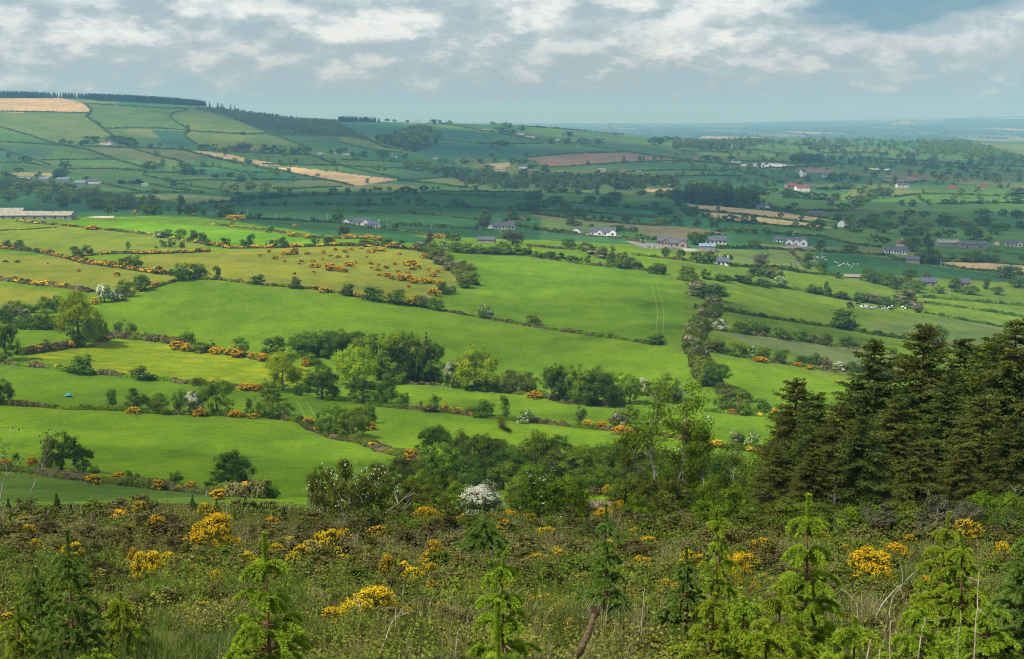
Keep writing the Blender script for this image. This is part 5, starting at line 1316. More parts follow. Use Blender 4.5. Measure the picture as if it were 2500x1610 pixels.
rows(NZ, 'on the bank under bushy copse', G_MID, T(6, 'p', (365, 1166, 90, 114)), T(6, 'H', (486, 1182, 104, 132)), T(6, 'm2', (405, 1160, 70, 100)))
# --- left fields (crop four)
rows(SZ2, 'behind the tall ash', G_MID, T(4, 'h', (728, 168, 112, 130), (812, 154, 66, 106)), T(4, 'H', (850, 160, 70, 56)), T(4, 'm', (880, 130, 130, 130)), T(4, 'd', (990, 90, 118, 122)))
rows(SZ2, 'left of the tall ash', G_MID, T(4, 'm2', (310, 240, 120, 126), (100, 240, 130, 90)), T(4, 'D', (395, 230, 100, 124), (215, 345, 140, 104), (290, 352, 130, 110), (360, 352, 120, 104), (410, 350, 90, 100), (25, 310, 120, 110)), T(4, 'g', (60, 290, 140, 120), (215, 240, 100, 70)), T(4, 'p', (150, 285, 100, 104), (110, 340, 90, 46)))
plant(4, 545, 465, 280, 385, 'l', 'tall lime green ash with ivy dark trunk above the buttercup meadow', G_MID, 280, 700)
plant(4, 690, 445, 130, 205, 'm', 'ivy clad mid green tree close right of the tall ash', G_MID, 280, 700)
plant(4, 530, 475, 130, 130, 'D', 'dark ivy mound round the foot of the tall ash', G_MID, 280, 700)
plant(4, 45, 570, 175, 275, 'd', 'big dark tree at the left edge above the buttercup meadow', G_MID, 280, 700)
plant(4, 14, 592, 66, 80, 'm2', 'small green bush under the big dark left edge tree', G_MID, 280, 700)
plant(4, 330, 505, 110, 84, 'g', 'yellowish pale shrub in the short bramble hedge', G_MID, 280, 700)
rows(SZ2, 'along top of buttercup meadow', G_MID, T(4, 's', (830, 386, 96, 114)), T(4, 'm2', (910, 394, 86, 88), (1298, 455, 138, 100), (1400, 514, 130, 76), (1460, 515, 90, 50)), T(4, 'g', (1025, 424, 96, 54), (1480, 474, 66, 48)), T(4, 'm', (1672, 528, 116, 130)))
rows(SZ2, 'along foot of buttercup meadow', G_MID, T(4, 'D', (572, 668, 170, 140)), T(4, 'o', (490, 660, 60, 66), (1385, 744, 120, 62)), T(4, 'F', (985, 708, 156, 100)))
rows(SZ2, 'in the meadow hawthorn row', G_MID, T(4, 'D', (950, 912, 164, 156)), T(4, 'm2', (1112, 940, 146, 154), (1052, 915, 60, 90)), T(4, 't', (775, 910, 92, 140)), T(4, 'm', (1258, 935, 122, 180), (1515, 945, 240, 258), (1890, 975, 150, 170), (1880, 850, 160, 136), (1985, 956, 120, 100)), T(4, 'h', (1352, 950, 126, 178)), T(4, 's', (1745, 936, 90, 136), (1800, 940, 70, 90)))
plant(4, 36, 880, 128, 190, 'd', 'dark tree at the left edge of the green meadow', G_MID, 200, 700)
rows(SZ2, 'in the central wood, left side', G_MID, T(4, 'd', (1905, 545, 180, 152), (2075, 545, 150, 160), (2150, 548, 190, 185), (2260, 550, 210, 200), (2335, 565, 180, 210), (2190, 552, 160, 190), (2240, 838, 250, 250)), T(4, 'l', (1975, 640, 190, 160), (1972, 785, 220, 250)), T(4, 'D', (2082, 815, 86, 96), (2140, 800, 60, 60)), T(4, 'm2', (2170, 600, 130, 80)))
rows(SZ2, 'in the central wood', G_MID, T(5, 'd', (110, 480, 140, 116), (0, 540, 120, 200), (150, 866, 196, 180), (310, 878, 160, 222), (390, 712, 200, 240), (620, 725, 210, 300), (540, 722, 140, 240)), T(5, 'x', (185, 660, 220, 270), (555, 712, 210, 290), (270, 700, 250, 340), (360, 715, 270, 350), (460, 705, 250, 340)), T(5, 'l', (95, 752, 270, 290), (30, 660, 160, 150)), T(5, 'k', (595, 720, 190, 345)), T(5, 'c', (494, 690, 110, 322)), T(5, 'D', (430, 896, 96, 104)), T(5, 'm2', (410, 735, 110, 90), (675, 730, 90, 90)))
rows(SZ2, 'right of the central wood', G_MID, T(5, 'h', (768, 752, 130, 188)), T(5, 'm2', (822, 760, 150, 160), (1005, 782, 150, 120), (1110, 790, 120, 100)), T(5, 'l', (930, 772, 315, 322)), T(5, 'o', (1190, 798, 180, 176), (1290, 800, 150, 166)), T(5, 'g', (1340, 790, 90, 110)))
rows(SZ2, 'in the right hand grove', G_MID, T(5, 'd', (1490, 856, 180, 270), (1550, 850, 150, 250), (1790, 888, 230, 288), (1850, 880, 150, 220)), T(5, 'x', (1645, 868, 210, 286), (1720, 880, 170, 270)), T(5, 'l', (1940, 800, 150, 152)), T(5, 'm', (1905, 888, 130, 150), (2010, 876, 150, 220), (2270, 860, 210, 216)), T(5, 'h', (2105, 810, 120, 118)), T(5, 'p', (2340, 868, 70, 76), (1945, 876, 80, 96)))
rows(SZ2, 'along foot of the gorse pasture', G_MID, T(5, 'D', (45, 124, 96, 94), (230, 160, 158, 114), (710, 110, 90, 86)), T(5, 'm2', (390, 180, 166, 114), (655, 220, 124, 100), (545, 200, 96, 86)), T(5, 'h', (578, 172, 70, 66)), T(5, 'p', (770, 104, 66, 62)))
plant(5, 1008, 280, 112, 98, 'H', 'rounded hawthorn with white blossom alone on the low straight hedge', G_MID, 280, 900)
plant(5, 1341, 330, 104, 82, 'o', 'brownish rounded hawthorn alone on the low straight hedge', G_MID, 280, 900)
plant(5, 2190, 460, 126, 82, 'D', 'dark bush at the right end of the low straight hedge', G_MID, 280, 900)
rows(NZ, 'on bank below central wood', G_MID, T(5, 's', (650, 896, 120, 100), (1145, 976, 130, 188), (555, 902, 46, 66)), T(5, 'D', (990, 970, 150, 132)), T(5, 'm2', (900, 945, 110, 64), (2010, 1010, 140, 140)), T(5, 'H', (1280, 1010, 118, 100)), T(5, 'p', (1930, 1036, 136, 128)), T(5, 'g', (1660, 1012, 100, 136)))
rows(NZ, 'at the bend of curving bank', G_NEAR, T(5, 'm', (80, 1112, 220, 230), (190, 1010, 110, 160), (20, 1100, 150, 220)), T(4, 'm', (2300, 1090, 200, 240)), T(5, 'o', (110, 1010, 160, 120)))
plant(5, 655, 1275, 250, 270, 'd', 'rounded dark tree, left of a pair under the big insect', G_NEAR, 100, 400)
plant(5, 815, 1285, 180, 240, 'm', 'narrower green tree, right of a pair under the big insect', G_NEAR, 100, 400)
rows(NZ, 'on the heathery boundary bank', G_NEAR, T(4, 'd', (430, 1335, 250, 285), (580, 1345, 150, 180)), T(4, 'D', (662, 1370, 70, 70), (900, 1395, 54, 66), (958, 1400, 36, 50), (1225, 1430, 116, 88), (1455, 1480, 80, 80), (110, 1270, 50, 60)), T(4, 'o', (1745, 1516, 130, 120), (320, 1330, 110, 90)))
plant(4, 1610, 1486, 310, 335, 'd', 'large egg shaped dark tree on the heathery bank beside the thicket', G_NEAR, 90, 320, shape='bush')
finish_small_trees(200)
# ------------------------------------------------------------------ gorse bushes
GG = 'gorse bushes scattered over the upper pasture'
small = [(1, x, y, w, h) for x, y, w, h in [(1810, 1275, 30, 24), (1870, 1248, 34, 32), (1918, 1294, 50, 30), (1982, 1312, 34, 18), (1990, 1264, 80, 34), (2050, 1262, 60, 52), (2140, 1262, 46, 30), (2180, 1310, 34, 22), (2166, 1350, 54, 32), (2216, 1354, 46, 36), (2250, 1300, 26, 22), (2300, 1372, 96, 58), (2350, 1378, 60, 44), (2352, 1282, 50, 24), (2335, 1234, 30, 26), (2095, 1312, 46, 22), (2080, 1328, 40, 14), (2050, 1400, 26, 22), (2182, 1390, 34, 20), (2248, 1256, 30, 30), (2300, 1274, 36, 22)]]
small += [(2, x, y, w, h) for x, y, w, h in [(26, 1246, 46, 26), (70, 1230, 40, 30), (58, 1342, 80, 36), (98, 1322, 34, 22), (20, 1384, 56, 40), (44, 1284, 22, 24), (140, 1222, 46, 20), (192, 1250, 30, 30), (226, 1250, 30, 18), (256, 1234, 110, 34), (380, 1334, 46, 26), (205, 1328, 36, 22), (260, 1340, 26, 24), (250, 1372, 54, 36), (310, 1358, 50, 26), (392, 1384, 40, 20), (480, 1338, 100, 48), (492, 1364, 56, 26), (536, 1360, 46, 32), (605, 1372, 30, 24), (640, 1414, 60, 44), (672, 1386, 54, 24), (262, 1408, 38, 22), (320, 1416, 56, 36), (354, 1432, 50, 34), (412, 1442, 60, 62), (466, 1446, 70, 50), (512, 1462, 70, 44), (572, 1462, 56, 56), (616, 1462, 60, 38), (656, 1466, 50, 36), (690, 1462, 50, 34), (470, 1492, 32, 32), (466, 1390, 40, 16), (208, 1356, 36, 14), (176, 1284, 14, 20), (580, 1286, 80, 34), (405, 1262, 34, 18)]]
gorses('scattered in the gorse pasture', GG, small, 300, 1300)
gorses('alone in left pasture below orange hedge', GG, [(1, 548, 1382, 30, 24), (1, 814, 1410, 50, 34)], 300, 1300)
gorses('on the brow beyond brightest field', GG, [(1, 938, 980, 44, 32), (1, 1640, 1022, 160, 40), (1, 2035, 1135, 80, 30), (1, 2140, 1148, 60, 28), (1, 1345, 992, 36, 22), (1, 2050, 1075, 40, 30), (1, 490, 1064, 50, 18), (1, 640, 1086, 100, 32), (2, 60, 1140, 110, 26), (2, 195, 1155, 80, 36), (2, 265, 1165, 60, 36), (2, 680, 1150, 90, 40)], 300, 1500)
gorses('at the foot of the gorse pasture', GG, [(5, 128, 130, 90, 38), (5, 490, 192, 60, 56), (5, 640, 118, 110, 56), (5, 520, 160, 70, 50), (4, 2195, 78, 50, 34), (4, 2262, 98, 110, 42), (1, 1660, 1440, 60, 16)], 300, 900)
gorses('round the tall ash', GG, [(4, 495, 484, 66, 54), (4, 240, 515, 110, 58), (4, 140, 528, 60, 36), (4, 660, 180, 56, 50), (4, 960, 80, 60, 26), (4, 1085, 56, 60, 40)], 300, 800)
gorses('along top of buttercup meadow', GG, [(4, 1225, 496, 90, 64), (4, 1302, 508, 90, 62), (4, 1510, 526, 110, 52), (4, 1592, 536, 60, 52), (4, 1655, 552, 90, 68), (4, 1760, 562, 70, 52), (4, 1832, 578, 90, 60), (4, 2125, 612, 60, 52)], 300, 800)
gorses('along the meadow banks at left', GG, [(4, 1715, 776, 130, 54), (4, 1785, 788, 70, 60), (4, 925, 940, 105, 50), (4, 1390, 960, 100, 62), (4, 1640, 966, 110, 50), (4, 2150, 1026, 100, 66), (4, 1760, 975, 90, 40)], 150, 700)
gorses('on the heathery boundary bank', GG, [(4, 225, 1306, 86, 70), (4, 655, 1432, 124, 76), (4, 822, 1386, 110, 36), (4, 1100, 1472, 90, 80), (4, 1332, 1456, 100, 46), (4, 1245, 1482, 66, 50), (4, 1515, 1540, 110, 80), (4, 475, 1370, 70, 46), (4, 40, 1310, 90, 60)], 90, 320)
gorses('below the central wood', GG, [(5, 720, 930, 56, 64), (5, 766, 935, 40, 44), (5, 820, 940, 70, 48), (5, 906, 960, 34, 30), (5, 1345, 836, 110, 58), (5, 1715, 1042, 100, 66), (5, 1815, 1056, 84, 62), (5, 1960, 1088, 190, 70), (5, 205, 1056, 90, 66)], 150, 700)
gorse(5, 620, 928, 124, 50, 'flowerless brown gorse clump below the central wood', GG, cov=.03, brown=True, ymin=150, ymax=700)
gorses('on the bank curving to the thicket', GG, [(5, 222, 1178, 84, 42), (5, 270, 1190, 60, 36), (5, 490, 1268, 120, 84), (5, 560, 1280, 70, 50)], 90, 500)
gorses('on banks in the right hand fields', GG, [(6, 640, 952, 70, 52), (6, 345, 944, 60, 40), (6, 240, 1176, 130, 56), (6, 130, 1128, 120, 44), (6, 560, 1224, 110, 58), (6, 470, 1206, 70, 44), (6, 805, 612, 60, 32), (6, 888, 634, 66, 30), (6, 1318, 700, 46, 34), (6, 540, 580, 120, 40)], 150, 900)
GF_ = 'gorse bushes in the scrub clearing'
gorses('in the scrub, left part', GF_, [(7, 310, 345, 115, 90), (7, 170, 355, 100, 56), (7, 965, 395, 110, 56), (7, 632, 310, 66, 34), (7, 690, 495, 70, 46), (7, 800, 500, 86, 60), (7, 410, 515, 50, 34), (7, 1500, 330, 70, 50), (7, 1215, 340, 60, 50), (7, 850, 345, 140, 80), (7, 1080, 395, 70, 36)], 20, 80)
for c, x, y, w, h, l in [(7, 1490, 555, 380, 230, 'largest glowing yellow gorse bush high on the left scrub slope'), (7, 1040, 810, 240, 240, 'bright yellow gorse bush left of centre beneath the largest one'),
        (7, 930, 690, 90, 150, 'upright yellow gorse spike above the left central bush'), (7, 1190, 700, 180, 120, 'ragged yellow gorse joined to the right of the left bush'), (7, 1340, 750, 90, 84, 'small yellow gorse tuft under the largest gorse'),
        (7, 840, 760, 130, 76, 'low yellow gorse left of the upright gorse spike'), (7, 1335, 600, 150, 90, 'thin flowered gorse just under the largest gorse'), (7, 2250, 610, 170, 170, 'yellow gorse bush right of the second young spruce'),
        (7, 2150, 600, 80, 110, 'narrow yellow gorse next to a bushier gorse'), (7, 1940, 620, 140, 110, 'sparsely flowered gorse behind the second young spruce leader'), (7, 595, 810, 150, 80, 'yellow gorse tucked behind the first young spruce'),
        (7, 1430, 1015, 110, 100, 'yellow gorse near bent dry stem, right one'), (7, 1300, 1010, 90, 90, 'yellow gorse near bent dry stem, left one'), (7, 820, 1095, 110, 76, 'low yellow gorse above pale brambles'), (7, 905, 1105, 66, 46, 'tiny yellow gorse above pale brambles'),
        (7, 50, 1065, 110, 70, 'yellow gorse low at the left edge'), (7, 2200, 920, 70, 90, 'single yellow gorse sprig left of the biggest bright gorse'), (7, 2330, 1075, 200, 120, 'left end lobe of the biggest bright gorse'),
        (8, 180, 1100, 430, 270, 'biggest bright yellow gorse with dead twigs, low centre'), (8, 440, 1080, 150, 130, 'yellow gorse lobe at right of the biggest bright gorse'), (8, 320, 770, 120, 180, 'upright yellow gorse above the biggest bright gorse'),
        (8, 440, 710, 130, 66, 'flat topped yellow gorse near the upright gorse'), (8, 250, 480, 140, 90, 'orange gorse under the arching dead branches'), (8, 1900, 960, 60, 40, 'small gorse at the slender spruce foot'),
        (9, 130, 690, 110, 100, 'yellow gorse left of the tall thin spruce stem'), (9, 370, 850, 220, 260, 'dense orange gorse right of the tall thin spruce stem'), (9, 510, 870, 90, 90, 'low orange gorse beside the dense orange gorse'),
        (9, 600, 660, 100, 70, 'thin gorse left of the bold young spruce'), (9, 1310, 820, 370, 250, 'broad orange gorse bush right of the bold young spruce'), (9, 1170, 730, 90, 100, 'gorse sprig at left of the broad orange gorse'),
        (9, 1500, 610, 240, 100, 'orange gorse behind the broad orange gorse'), (9, 1160, 570, 90, 50, 'small gorse beyond the bold young spruce'), (9, 1770, 600, 80, 60, 'small gorse behind the twin spruces, left'), (9, 1990, 650, 100, 90, 'small gorse behind the twin spruces, right'),
        (9, 1385, 930, 110, 70, 'low gorse among dry stems under the broad gorse')]:
    gorse(c, x, y, w * 1.02, h * 1.2, l, GF_, yellow=(c == 7 or c == 8), cov=.72, ymin=9, ymax=78)
gorses('in the scrub, central part', GF_, [(8, 600, 350, 220, 110), (8, 850, 385, 100, 96), (8, 1180, 340, 130, 70), (8, 1440, 470, 140, 90), (8, 1820, 385, 180, 140), (8, 630, 670, 170, 110), (8, 905, 800, 66, 80), (8, 1180, 850, 130, 120), (8, 1360, 650, 120, 80), (8, 1320, 840, 70, 70), (8, 1455, 930, 70, 80), (8, 1270, 970, 100, 70), (8, 1540, 980, 110, 70), (8, 1780, 890, 70, 60), (8, 2050, 890, 130, 100), (8, 2270, 860, 170, 120), (8, 1620, 1090, 120, 70), (8, 710, 970, 110, 50), (8, 820, 1005, 60, 40), (8, 640, 810, 100, 50), (8, 90, 420, 120, 60), (8, 350, 430, 70, 50)], 9, 80)
gorse(8, 1857, 155, 64, 100, 'upright orange gorse by the small bright clearing', GF_, ymin=40, ymax=140)
gorse(8, 1780, 180, 130, 80, 'brown flowerless gorse by the small bright clearing', GF_, cov=.02, brown=True, ymin=40, ymax=140)

# ------------------------------------------------------------------ houses and farm buildings
def house(name, label, c, x, y, w, rot=0., D=7.5, H=2.9, rise=2.7, wall='white', roof='slate', wings=(), chim=(), nwin=4, door=True, ymin=900, ymax=9000, group=None, big=0, cat='house', L=None, ov=.45):
    px, py = nat(c, x, y); X, Y, Z = hit(px, py, ymin, ymax)
    L = L or w * CROP[c][2] * Y / FPX
    r = link(name, None, None, (X, Y, Z - .1), R(rot))
    def part(nm, mb, mat):
        return link(nm, mb.mesh(nm, [M[mat]]), r)
    def gable(mb, x0, x1, y0, y1, h, rs, axis):
        if axis == 'x':
            ym = (y0 + y1) / 2
            V = [(x, yy, z) for x in (x0, x1) for yy, z in ((y0, -.6), (y1, -.6), (y1, h), (ym, h + rs), (y0, h))]
        else:
            xm = (x0 + x1) / 2
            V = [(xx, yy, z) for yy in (y0, y1) for xx, z in ((x0, -.6), (x1, -.6), (x1, h), (xm, h + rs), (x0, h))]
        F4 = [(i, (i + 1) % 5, (i + 1) % 5 + 5, i + 5) for i in (0, 1, 4)] + [(2, 3, 8, 7), (3, 4, 9, 8)]
        n = mb.n
        mb.add(V, F4)
        mb.F3.append(np.array([(0, 1, 2), (0, 2, 4), (2, 3, 4), (5, 7, 6), (5, 9, 7), (7, 9, 8)]) + n); mb.m3.append(np.zeros(6, int))
    def slabs(mb, x0, x1, y0, y1, h, rs, axis, t=.16):
        for sgn in (-1, 1):
            if axis == 'x':
                ym = (y0 + y1) / 2; hw = (y1 - y0) / 2; e = ov * rs / hw
                a = [(ym + sgn * (hw + ov), h - e + .05), (ym, h + rs + .05)]
                V = [(xx, yy, z + dz) for xx in (x0 - .3, x1 + .3) for yy, z in a for dz in (0, t)]
            else:
                xm = (x0 + x1) / 2; hw = (x1 - x0) / 2; e = ov * rs / hw
                a = [(xm + sgn * (hw + ov), h - e + .05), (xm, h + rs + .05)]
                V = [(xx, yy, z + dz) for yy in (y0 - .3, y1) for xx, z in a for dz in (0, t)]
            mb.add(V, [(0, 1, 3, 2), (4, 6, 7, 5), (0, 4, 5, 1), (2, 3, 7, 6), (0, 2, 6, 4), (1, 5, 7, 3)])
    wl = MB(); rf = MB()
    gable(wl, -L / 2, L / 2, -D / 2, D / 2, H, rise, 'x')
    slabs(rf, -L / 2, L / 2, -D / 2, D / 2, H, rise, 'x')
    spots = []
    for (fx, ww, dp) in wings:
        x0 = fx * L / 2 - ww / 2; x1 = x0 + ww; rs = min(rise * .96, ww * .42)
        gable(wl, x0, x1, -D / 2 - dp, -.4, H, rs, 'y'); slabs(rf, x0, x1, -D / 2 - dp, -.3, H, rs, 'y')
        spots.append((fx * L / 2, -D / 2 - dp, min(1.9, ww * .42)))
    part('wall', wl, wall); part('roof', rf, roof)
    used = [(fx * L / 2, ww / 2 + .3) for fx, ww, dp in wings]
    for i in range(nwin):
        xx = -L / 2 + L * (i + .5) / max(nwin, 1)
        if any(abs(xx - u) < hw for u, hw in used): continue
        spots.append((xx, -D / 2, min(1.5, L / (nwin * 2.2))))
    dn = False
    for i, (xx, yy, sw) in enumerate(spots):
        b = MB()
        if door and not dn and i == len(spots) // 2:
            dn = True; b.box(xx - .5, xx + .5, yy - .05, yy + .02, 0, 2.05); part('door', b, 'doorwood')
        else:
            b.box(xx - sw / 2, xx + sw / 2, yy - .06, yy + .02, .85, 2.15); part('window', b, 'glass')
    for fx in chim:
        b = MB(); b.box(fx * L / 2 - .4, fx * L / 2 + .4, -.4, .4, H + rise - .8, H + rise + 1.3); part('chimney', b, wall if wall in ('white', 'cream') else 'concrete')
    return tag(r, label, cat, group)

HG, FG = 'white country houses', 'farm sheds'
house('bungalow', 'white bungalow with dark slate roof above the brown stubble lane', 2, 1825, 1126, 172, -8, wings=((-.28, 4.2, .8), (.78, 5.4, 2.2)), nwin=6, H=3.0, rise=3.2, group=HG)
house('garage', 'small white garage left of the slate roofed bungalow', 2, 1645, 1112, 50, 66, D=7, nwin=0, H=2.5, rise=2.2, L=7, group=HG, cat='garage')
house('bungalow', 'white house with slate roof and big gable, middle of hillside group', 2, 150, 1056, 118, -14, wings=((.62, 6.5, 1.8),), nwin=4, H=2.8, rise=3.4, group=HG)
house('cottage', 'lower white wing with tall white chimney at right of hillside group', 2, 228, 1070, 80, -14, D=6, wings=(), chim=(.9,), nwin=4, H=2.6, rise=2.6, group=HG)
house('garage', 'small white gabled outbuilding at left of hillside group', 2, 48, 1047, 44, 70, D=6, nwin=0, H=2.3, rise=2.4, L=7, group=HG, cat='garage')
house('bungalow', 'cream bungalow with grey roof and two dormer gables by the lane', 2, 1140, 1083, 140, -4, wall='cream', wings=((-.1, 2.6, .3), (.25, 2.6, .3)), chim=(.45,), nwin=6, H=2.9, rise=3.3, group=HG)
house('cottage', 'little cream annexe left of the cream bungalow', 2, 1046, 1079, 40, 70, D=5, wall='cream', nwin=0, H=2.5, rise=2.0, L=6, group=HG)
house('farm_shed', 'low grey open shed beyond the tall dense hedge', 2, 1012, 1178, 120, -6, D=9, wall='concrete', roof='slate', nwin=0, door=False, H=2.4, rise=1.3, ymin=600, group=FG, cat='shed')
house('farmhouse', 'brownish house with blue grey roof in the stone yard, left', 2, 2250, 1190, 100, -6, D=7, wall='brick', roof='slate', wings=((.2, 3, .5),), nwin=4, group=FG)
house('farmhouse', 'brick gabled house in the stone yard, right end', 2, 2345, 1205, 120, -16, D=8, wall='brick', roof='slate', wings=((.7, 6, 2.5),), nwin=3, group=FG)
house('bungalow', 'beige bungalow with grey hipped looking roof under dark trees', 3, 235, 1183, 140, -6, wall='cream', nwin=5, H=2.8, rise=2.7, group=HG)
house('farm_shed', 'grey walled shed with pale blue sheet roof', 3, 175, 1232, 110, -12, D=10, wall='concrete', roof='blueroof', nwin=0, door=False, H=3.6, rise=1.4, group=FG, cat='shed')
house('farmhouse', 'white house with three front gables on its own drive', 3, 790, 1193, 150, -10, wings=((-.62, 6.2, 3.), (.02, 4.5, 1.), (.66, 6.4, 3.2)), nwin=5, H=3.0, rise=3.2, group=HG)
house('garage', 'low white garage wing left of the three gabled house', 3, 668, 1172, 66, -10, D=6, nwin=3, H=2.4, rise=2.2, group=HG, cat='garage')
house('cottage', 'white cottage half hidden by trees below the blue roofed shed', 3, 282, 1332, 84, -4, D=6, nwin=3, H=2.5, rise=2.3, chim=(.8,), ymin=700, group=HG)
house('farmhouse', 'grey roofed farmhouse beside dark trees with cream upper house', 3, 1515, 1256, 92, -10, D=8, nwin=5, H=3.0, rise=3.0, group=HG)
house('cottage', 'small grey roofed wing left of that farmhouse', 3, 1440, 1248, 62, -10, D=6, nwin=3, H=2.5, rise=2.4, group=HG)
house('farmhouse', 'tall cream house with chimney behind the grey roofed farmhouse', 3, 1520, 1215, 66, -14, wall='cream', chim=(.2,), D=7, nwin=3, H=4.6, rise=2.6, roof='brownroof', group=HG)
house('farm_shed', 'grey roofed stone barn below the farmhouse trees', 3, 1603, 1318, 92, -14, D=8, wall='brick', roof='slate', nwin=0, door=False, H=3.0, rise=2.0, group=FG, cat='barn')
house('farm_shed', 'wide dim stone shed at right, left of two', 3, 1845, 1200, 150, -4, D=12, wall='stone', roof='concrete', nwin=0, door=False, H=3.4, rise=2.2, group=FG, cat='shed')
house('farm_shed', 'wide dim stone shed at right, right of two', 3, 2020, 1214, 180, -6, D=12, wall='stone', roof='slate', nwin=2, door=False, H=3.8, rise=1.8, group=FG, cat='shed')
house('bungalow', 'pale bungalow with dark roof and white gable at right edge', 3, 2305, 1202, 110, -10, wall='cream', wings=((.66, 5, 2.),), nwin=4, group=HG)
house('garage', 'tiny gabled outbuilding left of right edge bungalow', 3, 2190, 1194, 36, 66, D=5, wall='cream', roof='brownroof', nwin=0, H=2.3, rise=2.1, L=6, group=HG, cat='garage')
house('cottage', 'white gabled cottage beside trees right of the gold strips', 3, 1115, 1066, 52, 64, D=8, nwin=1, H=4.0, rise=3.2, L=10, group=HG)
house('farmhouse', 'dim grey house among trees right of the gabled cottage', 3, 1245, 1056, 66, 20, D=8, wall='stone', nwin=2, H=4.2, rise=3., group=FG)
house('bungalow', 'white roadside bungalow at the end of the dark wood', 3, 562, 944, 98, -8, wings=((.55, 6, 1.6),), nwin=4, H=2.9, rise=2.8, ymin=1300, group=HG)
house('farm_shed', 'brown and white farm buildings below gold strip end', 3, 930, 990, 110, -8, D=9, wall='brick', roof='slate', nwin=2, H=3, rise=2.2, ymin=1300, group=FG, cat='shed')
house('farm_shed', 'red roofed barn, left part behind the white front', 3, 755, 796, 76, 14, D=14, wall='stone', roof='redroof', nwin=0, door=False, H=4, rise=3., ymin=1700, group=FG, cat='barn')
house('farm_shed', 'red roofed barn with broad white front wall', 3, 832, 818, 92, 6, D=16, roof='redroof', nwin=2, H=5, rise=3.4, ymin=1700, group=FG, cat='barn')
house('farmhouse', 'white tower like house with pointed roof on the plain', 3, 838, 718, 34, 30, D=10, nwin=2, H=9, rise=5, ymin=2000, group=HG)
house('cottage', 'white house beside cream walls above the plastic covered field', 3, 375, 622, 60, 12, D=9, nwin=3, H=4.5, rise=3, ymin=2500, group=HG, chim=(-.8,))
house('cottage', 'pale cottage with low trees, top left of the plain', 3, 90, 598, 40, 0, D=9, wall='cream', nwin=2, H=4, rise=3, ymin=2500, group=HG, roof='brownroof')
house('cottage', 'red roofed cottage on the far brown field edge', 3, 1612, 733, 62, -6, D=10, wall='cream', roof='redroof', nwin=3, H=3.4, rise=3, ymin=2000, group=HG)
house('cottage', 'grey and white far house among trees, right middle', 3, 1530, 792, 84, 8, D=10, nwin=3, H=4, rise=3, ymin=1900, group=HG)
house('cottage', 'far pink red roofed cottage, left of two', 3, 1880, 806, 62, -4, D=9, wall='brick', roof='redroof', nwin=2, H=3, rise=2.6, ymin=1900, group=HG)
house('cottage', 'far pink red roofed cottage, right of two', 3, 2085, 802, 60, 6, D=9, wall='cream', roof='redroof', nwin=2, H=3, rise=2.6, ymin=1900, group=HG)
house('cottage', 'small white far house with dark roof by hedge', 3, 988, 718, 28, 0, D=8, nwin=1, H=3, rise=2.6, ymin=2000, group=HG)
house('cottage', 'low dark roofed house among trees at lower right', 3, 1710, 1472, 100, -4, D=8, wall='stone', nwin=2, H=2.6, rise=2.4, ymin=700, group=FG)
house('cottage', 'dim house between narrow trees at lower right', 3, 1960, 1480, 66, -6, D=8, wall='brick', nwin=2, H=2.8, rise=2.4, ymin=700, group=FG)
house('farm_shed', 'rubble roofed low shed beside hedge under the sheep', 3, 1180, 1426, 110, -8, D=6, wall='stone', roof='concrete', nwin=0, door=False, H=1.6, rise=1.0, ymin=700, group=FG, cat='shed')
house('farmhouse', 'white farmhouse with brick roofed wing in hillside wood', 1, 740, 494, 86, -6, D=9, nwin=4, H=3.6, rise=3, ymin=2300, roof='brownroof', group=HG, wings=((.7, 7, 3),))
house('farmhouse', 'long white farmhouse at the end of the valley farmsheds', 1, 652, 768, 96, -4, D=9, nwin=4, H=4, rise=3, ymin=1800, group=HG, chim=(-.8, .2))
house('farm_shed', 'blue roofed valley shed beside the long white farmhouse', 1, 565, 776, 74, -4, D=14, wall='concrete', roof='blueroof', nwin=0, door=False, H=4, rise=3, ymin=1800, group=FG, cat='shed')
house('farm_shed', 'long blue roofed valley shed in the middle', 1, 445, 752, 90, -4, D=13, wall='stone', roof='blueroof', nwin=0, door=False, H=4, rise=2.4, ymin=1800, group=FG, cat='shed')
house('farm_shed', 'blue roofed valley shed at the left end', 1, 155, 752, 110, 4, D=13, wall='stone', roof='blueroof', nwin=0, door=False, H=4, rise=2.6, ymin=1800, group=FG, cat='shed')
house('farm_shed', 'small blue roofed valley shed between trees', 1, 312, 748, 66, 0, D=12, wall='stone', roof='blueroof', nwin=0, door=False, H=4, rise=2.4, ymin=1800, group=FG, cat='shed')
house('farm_shed', 'tiny white shed by the clipped dark hedge', 1, 1010, 779, 44, 0, D=8, nwin=0, door=False, H=2.4, rise=1.2, roof='tinroof', ymin=1800, group=FG, cat='shed')
house('cottage', 'white house at left of the far white farm row', 1, 1906, 545, 26, 0, D=8, nwin=1, H=4, rise=3, ymin=2000, group=HG)
house('cottage', 'white house in middle of the far white farm row', 1, 2230, 560, 40, 0, D=8, nwin=2, H=4, rise=3, ymin=2000, group=HG)
house('cottage', 'white house at right of the far white farm row', 1, 2338, 560, 44, -6, D=8, nwin=2, H=4, rise=3, ymin=2000, group=HG)
house('cottage', 'white bungalow on the far bungalow row', 2, 362, 584, 56, 4, D=8, nwin=3, H=3.4, rise=3, ymin=2000, group=HG)
house('cottage', 'white house at left start of the bungalow row', 2, 36, 566, 46, 4, D=8, nwin=2, H=3.6, rise=3, ymin=2000, group=HG)
house('cottage', 'small white house alone above the valley wood', 2, 656, 596, 36, 0, D=8, nwin=2, H=3.4, rise=2.6, ymin=2000, group=HG)
house('farm_shed', 'pale roofed shed by the small yellow valley field', 2, 1108, 680, 76, -8, D=12, wall='cream', roof='tinroof', nwin=0, door=False, H=4, rise=3, ymin=1900, group=FG, cat='shed')
